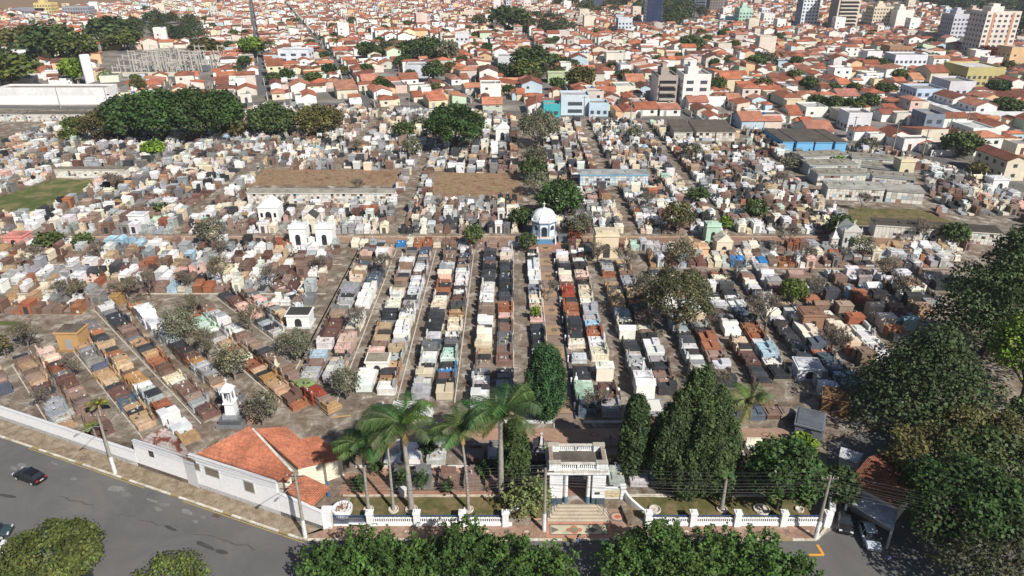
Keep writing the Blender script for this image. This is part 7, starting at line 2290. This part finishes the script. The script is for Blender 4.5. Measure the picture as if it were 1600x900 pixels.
# ---- streets of the town, as sheets, and the outer street behind the cemetery
m = MB()
for (xa, ya), (xb, yb) in zip(WALLPX[:-1], WALLPX[1:]):
    a, b = G(xa, ya, 0), G(xb, yb, 0)
    v = (b - a).normalized(); n = Vector((-v.y, v.x, 0))
    p = [a + n * 1.5 - v * .5, b + n * 1.5 + v * .5, b + n * 7.5 + v * .5, a + n * 7.5 - v * .5]
    m.faces([(q.x, q.y, .004 + .003 * (xa % 7) / 7) for q in p], [(0, 1, 2, 3)], (.3, .3, .3))
struct(m.build("outer_street", "asphalt"))
houses = []
zones = [(math.radians(19), -1), (math.radians(3), 1)]
rng = random.Random(2024)
ms = MB()
for ang, side in zones:
    c, s = math.cos(ang), math.sin(ang)
    PA = 44.0
    for ia in range(-26, 27):
        a0 = ia * PA
        # street sheet on this line
        for ib in range(1, 14):
            b0 = ib * 96.0
            X, Y = a0 * c - b0 * s, a0 * s + b0 * c
        farcols = ((a0 + 6.3, -1), (a0 + 14.2, 1), (a0 + 22.0, -1), (a0 + 29.8, 1), (a0 + 37.7, -1))
        for ac, f in farcols:
            b = 600.0
            while b < 1350:
                wl = rng.uniform(5.2, 8.6)
                if (b % 104) > 98: b += 6; continue
                bc = b + wl / 2
                X, Y = ac * c - bc * s, ac * s + bc * c
                b += wl + (rng.uniform(.1, .6) if rng.random() < .85 else rng.uniform(1, 4))
                lim = -15 + (Y - 300) * -.02
                if (X < lim) != (side < 0) or Y > 1330: continue
                px, py = P(X, Y, 0)
                if not (-60 < px < 1660) or any(inpoly(px, py, e) for e in CEX): continue
                h = rng.choices([3.0, 3.6, 6.2, 11.5], [46, 30, 18, 2.0 if X > 0 else .3])[0]
                if occupied(X, Y, 6.0, wl - 1.2, c, s): continue
                houses.append((X, Y, ang + (math.pi / 2 if f > 0 else -math.pi / 2) + (math.pi / 2 if rng.random() < .35 else 0), wl, 7.2, h, rng.randrange(1 << 30)))
        for col, (ac, f) in enumerate(((a0 + 7.6, -1), (a0 + 17.2, 1), (a0 + 26.8, -1), (a0 + 36.4, 1))):
            b = 160.0
            while b < 599:
                nearb = (ac * s + b * c) < 400
                wl = rng.uniform(8.5, 14.5) if nearb else rng.uniform(6.2, 10.5)
                if (b % 110) > 101: b += 9; continue
                bc = b + wl / 2
                X, Y = ac * c - bc * s, ac * s + bc * c
                b += wl + (rng.uniform(.1, .8) if rng.random() < .8 else rng.uniform(1, 5))
                lim = -15 + (Y - 300) * -.02
                if (X < lim) != (side < 0): continue
                if Y < 200 or Y > 1330: continue
                px, py = P(X, Y, 0)
                if not (-60 < px < 1660) or py > wall_y(px) - 5.0 - max(0, (px - 1390) * .05): continue
                if any(inpoly(px, py, e) for e in CEX): continue
                dd_ = rng.uniform(8.2, 9.6); h = rng.choices([3.0, 3.5, 6.2, 4.2, 11.5], [46, 26, 18, 8, 1.2 if Y > 430 and X > 0 else .15])[0]
                # depth of the plot lies along the a axis
                rot = ang + (math.pi / 2 if f > 0 else -math.pi / 2)
                if rng.random() < .35: rot += math.pi / 2 if rng.random() < .5 else -math.pi / 2
                if occupied(X, Y, dd_ - 1.2, wl - 1.2, c, s): continue
                houses.append((X, Y, rot, wl if abs(math.sin(rot - ang)) > .5 else dd_, dd_ if abs(math.sin(rot - ang)) > .5 else wl, h, rng.randrange(1 << 30)))
        for k in range(30):
            b0_, b1_ = 160 + k * 40, 200 + k * 40
            X, Y = a0 * c - (b0_ + 20) * s, a0 * s + (b0_ + 20) * c
            lim = -15 + (Y - 300) * -.02
            if (X < lim) != (side < 0): continue
            px, py = P(X, Y, 0)
            if not (-80 < px < 1680) or Y < 180 or py > wall_y(px) - 14 or any(inpoly(px, py, e) for e in CEX): continue
            q = [(a0 - 2.9, b0_), (a0 + 2.9, b0_), (a0 + 2.9, b1_), (a0 - 2.9, b1_)]
            ms.faces([(x * c - y * s, x * s + y * c, .012) for x, y in q], [(0, 1, 2, 3)], (.3, .3, .3))
struct(ms.build("town_streets", "asphalt"))
for _ in range(9000):
    Y = 230 + 950 * rng.random() ** 1.1; X = rng.uniform(-.8, .8) * (Y + 60)
    px, py = P(X, Y, 0)
    if not (-60 < px < 1660) or py > wall_y(px) - 5.5 or any(inpoly(px, py, e) for e in CEX): continue
    ang = zones[0][0] if X < -15 else zones[1][0]
    c, s = math.cos(ang), math.sin(ang)
    al = (X * c + Y * s) % 44.0
    if (al < 3.6 or al > 40.4): continue
    w_, d_ = rng.uniform(4.5, 9), rng.uniform(4, 7)
    if occupied(X, Y, w_ - 1, d_ - 1, c, s): continue
    houses.append((X, Y, ang + rng.choice((0, math.pi / 2)), w_, d_, rng.uniform(2.6, 3.6), rng.randrange(1 << 30)))
houses.sort(key=lambda t: math.hypot(t[0], t[1]))
near_h = [h for h in houses if -10 < P(h[0], h[1], 0)[0] < 1610][:300]
nset = set(id(h) for h in near_h)
# say where each near house stands: rank behind the wall, then place from the left
near_h.sort(key=lambda t: t[0])
ranks = {}
for h in near_h:
    px, py = P(h[0], h[1], 0)
    off = wall_y(px) - py
    k = 1 + int(off / 9.0)
    ranks.setdefault(k, []).append(h)
cnt = 0
for k, L in sorted(ranks.items()):
    L.sort(key=lambda t: P(t[0], t[1], 0)[0])
    for i, hd in enumerate(L):
        X, Y, rot, w, d, h, sd = hd
        root = empty("house", (X, Y, 0), rot); T = Parts()
        ds, ex = house(T, w, d, h, random.Random(sd), near=cnt < 400)
        T.build(root)
        if len(ds.split()) < 6: ds += ex
        lab = f"{ds}, {ordn(i + 1)} from left, {ordn(k)} band behind the wall"
        if len(lab.split()) > 16: lab = lab.replace(ex, "") if ex else lab
        tag(root, lab, "house", "houses of the town nearest the cemetery")
        cnt += 1
OM = OneMesh()
for X, Y, rot, w, d, h, sd in houses:
    if id((X, Y)) in nset: continue
farh = [h for h in houses if id(h) not in nset]
for X, Y, rot, w, d, h, sd in farh:
    OM.place(X, Y, 0, rot)
    house(OM, w, d, h, random.Random(sd))
o = build_multi("houses", OM.m)
tag(o, "mass of white walled, orange roofed houses filling the town to the far hills", "houses", kind="stuff")
print("houses near", len(near_h), "far", len(farh))

# ---- far hills and land at the upper edge
def hill(name, cx, cy, rx, ry, h, mat, seed):
    r_ = random.Random(seed); m = MB(); n, k = 40, 8; V = [(cx, cy, h)]; F = []
    for j in range(1, k + 1):
        for i in range(n):
            a = 2 * math.pi * i / n; t = j / k
            V.append((cx + rx * t * math.cos(a), cy + ry * t * math.sin(a), (h * (.5 + .5 * math.cos(math.pi * t))) * (1 + .12 * math.sin(3 * a + seed)) - (.5 if j == k else 0)))
    for i in range(n): F.append((0, 1 + i, 1 + (i + 1) % n))
    for j in range(k - 1):
        for i in range(n):
            a = 1 + j * n + i; b = 1 + j * n + (i + 1) % n; F.append((a, a + n, b + n, b))
    m.faces(V, F, (.1, .1, .1)); struct(m.build(name, mat, smooth=True))


hill("far_hill", 620, 1900, 900, 700, 60, "far_land", 1); hill("far_hill", -1100, 2000, 900, 700, 55, "far_land", 2); hill("far_hill", -200, 2400, 900, 700, 50, "far_land", 3)
sheet("far_field", ccw([tuple(G(x, y, 0)[:2]) for x, y in [(-60, 20), (60, 16), (215, 2), (260, -20), (-150, -20)]]), "dry_field", .02)

# ---- trees of the town: a few shared shapes, each placed as its own tree
PROTO = {}


def proto(kind, seed):
    key = (kind, seed)
    if key not in PROTO:
        tint, ls, dn, k, nm = KINDS[kind]
        L = lobes_for(10, 8, 1.6, 14, seed)
        V, C = leaves(L, 2600, 1.0, tuple(c * (0.9 + .1 * seed) for c in tint), seed + 50)
        cm = quad_mesh("crown", V, C, "foliage")
        m = MB(); m.tube([(0, 0, -.1), (0, 0, 5)], [.35, .15], 6, BARK); t = m.build("trunk", "bark"); tm = t.data; bpy.data.objects.remove(t)
        PROTO[key] = (cm, tm)
    return PROTO[key]


def town_tree(px, py, wpx, hpx, kind, label, group, seed=0):
    g = G(px, py, 0); sc = SC(px, py, 0); w = wpx / sc; h = hpx / sc * 1.05
    cm, tm = proto(kind, seed % 3)
    r = empty("town_tree", g, seed * 1.3); tag(r, label, "tree", group)
    a = link("crown", cm, r); b = link("trunk", tm, r)
    r.scale = (w / 10, w / 10, max(w / 14, h / 8))


big = [(85, 98, 74, 50, "broad", "big dark tree between the white house and the water tower"), (125, 100, 60, 40, "olive", "lighter green tree right of the big dark one by the water tower"), (20, 138, 78, 45, "olive", "broad olive tree at the left edge behind the street"), (175, 70, 60, 36, "broad", "dark tree behind the substation, left"), (200, 78, 46, 26, "olive", "olive tree at the left of the substation"),
       (10, 85, 60, 26, "autumn", "brownish trees' crown at the left edge beyond the factory"), (50, 70, 46, 18, "autumn", "rust tinged crown beyond the left factory"), (120, 132, 40, 34, "lime", "fresh green tree at the foot of the water tower"), (170, 135, 24, 20, "lime", "small bright tree right of the water tower"), (325, 92, 46, 26, "autumn", "olive brown tree right of the substation"), (395, 90, 40, 26, "lime", "bright tree left of the town palms"),
       (670, 92, 44, 28, "broad", "dark tree group left in the centre woods"), (640, 92, 40, 24, "broad", "dark green tree at the left of the centre woods"), (700, 100, 34, 30, "grey", "greyish tree at the right of the centre woods"), (605, 92, 20, 16, "broad", "small dark tree left of the centre woods"), (678, 128, 34, 26, "broad", "round dark green tree right of the terrace house"), (575, 92, 34, 22, "broad", "dark tree left of the low factory roofs"),
       (908, 140, 44, 30, "autumn", "round brown-green tree behind the pale blue house"), (830, 112, 60, 14, "broad", "low dark tree belt left piece, middle distance"), (862, 106, 30, 18, "broad", "round dark tree in the middle distance"), (820, 128, 50, 16, "olive", "low olive trees before the middle-distance belt"), (795, 50, 60, 22, "broad", "woodland edge tree at the left of the creek woods"), (1180, 108, 32, 18, "broad", "dark tree near the right street head"), (1170, 116, 26, 16, "autumn", "dark round tree at the right street head"), (1195, 104, 34, 14, "grey", "grey-green spreading tree right of the street head"),
       (1275, 172, 30, 20, "broad", "leftmost tree of the row behind the right houses"), (1300, 176, 32, 22, "broad", "second tree of the row behind the right houses"), (1330, 178, 34, 22, "broad", "third tree of the row behind the right houses"), (1355, 172, 30, 22, "broad", "rightmost tree of the row behind the right houses"), (1078, 82, 40, 20, "broad", "dark tree left of the cypress group upper centre"), (1540, 94, 34, 14, "red", "dark red tree at the foot of the biggest tower"), (1565, 94, 30, 14, "broad", "dark green tree at the foot of the biggest tower"),
       (1590, 60, 60, 22, "broad", "dark wood crown right of the biggest tower"), (1568, 182, 46, 24, "broad", "dark round tree at the right edge by the warehouse"), (1375, 108, 24, 14, "broad", "dark tree below the blank white block"), (1385, 150, 30, 16, "broad", "dark tree below the commercial block"), (170, 58, 20, 18, "broad", "single round dark tree left of the far wood")]
for i, (px, py, w, h, kd, lab) in enumerate(big):
    town_tree(px, py, w, h, kd, lab, "larger trees standing in the town", i)
for i, (px, py, w, lab) in enumerate([(425, 92, 34, "leftmost tall palm beside the white terrace house"), (505, 84, 22, "middle tall palm in the town at the upper left"), (528, 86, 26, "rightmost tall palm in the town at the upper left")]):
    palm(px, py, py - 24, w, lab, trunk_r=.35, nf=14, z=0, group="tall palms in the town")
rng = random.Random(31)
n = 0
while n < 190:
    px, py = rng.uniform(0, 1600), rng.uniform(14, 150)
    if py > wall_y(px) - 16 or any(inpoly(px, py, e) for e in CEX): continue
    n += 1
    s_ = 7 + 16 * (py / 150) * rng.uniform(.6, 1.3)
    town_tree(px, py, s_, s_ * .75, rng.choice(["broad", "broad", "ficus", "olive", "autumn"]), "small dark green tree showing between the red roofs of the town", "small trees scattered among the town roofs", n)
# woods that read as one mass
V_, C_ = [], []
rng = random.Random(8)
for poly, cnt, sz in ([[(175, 66), (180, 34), (305, 28), (312, 66)], 60, 9], [[(745, 44), (760, 20), (850, 30), (905, 48), (880, 60)], 55, 9], [[(1290, 6), (1300, -30), (1680, -30), (1660, 30), (1560, 28), (1440, 12)], 230, 14], [[(1000, 26), (1005, 2), (1060, 2), (1105, 28), (1060, 42)], 60, 13], [[(860, 8), (880, -14), (1000, -14), (1000, 14), (940, 30)], 60, 12], [[(-60, 120), (-40, 64), (120, 56), (215, 60), (160, 80), (60, 90), (0, 100)], 60, 9], [[(215, 4), (300, -10), (420, -8), (420, 4)], 40, 15],
                      [[(580, 96), (600, 78), (700, 84), (690, 96)], 16, 8], [[(755, 128), (775, 112), (860, 108), (850, 126)], 26, 6]):
    xs = [p[0] for p in poly]; ys = [p[1] for p in poly]; k = 0
    while k < cnt:
        px, py = rng.uniform(min(xs), max(xs)), rng.uniform(min(ys), max(ys))
        if not inpoly(px, py, poly): continue
        k += 1
        g = G(px, py, 0); w = sz * rng.uniform(.7, 1.3)
        L = [(g.x + rng.uniform(-.3, .3) * w, g.y + rng.uniform(-.3, .3) * w, w * rng.uniform(.35, .6), w * .4, w * .4, w * .33) for _ in range(5)]
        t = rng.choice([(.045, .07, .028), (.055, .08, .03), (.07, .085, .03), (.08, .08, .035)])
        v, c_ = leaves(L, 420, w * .13, t, rng.randrange(99999)); V_.append(v); C_.append(c_)
o = link("woodland", quad_mesh("woodland", np.vstack(V_), np.vstack(C_), "foliage")); tag(o, "dark green woods beyond the roofs of the town", "woodland", kind="stuff")

# ------------------------------------------------------------------ haze
def haze():
    m = MB(); m.box(0, 1200, -1.0, 3400, 3100, 90, (.5, .5, .5), bottom=True)
    me = bpy.data.meshes.new("haze"); me.from_pydata(m.V, [], m.F)
    mt = bpy.data.materials.new("haze"); mt.use_nodes = True
    nt = mt.node_tree
    for n in list(nt.nodes): nt.nodes.remove(n)
    out = nt.nodes.new("ShaderNodeOutputMaterial"); v = nt.nodes.new("ShaderNodeVolumePrincipled")
    v.inputs["Color"].default_value = (.80, .86, .95, 1); v.inputs["Density"].default_value = 0.00013; v.inputs["Anisotropy"].default_value = .2
    nt.links.new(v.outputs[0], out.inputs["Volume"])
    me.materials.append(mt)
    o = link("haze", me); o["kind"] = "stuff"


haze()
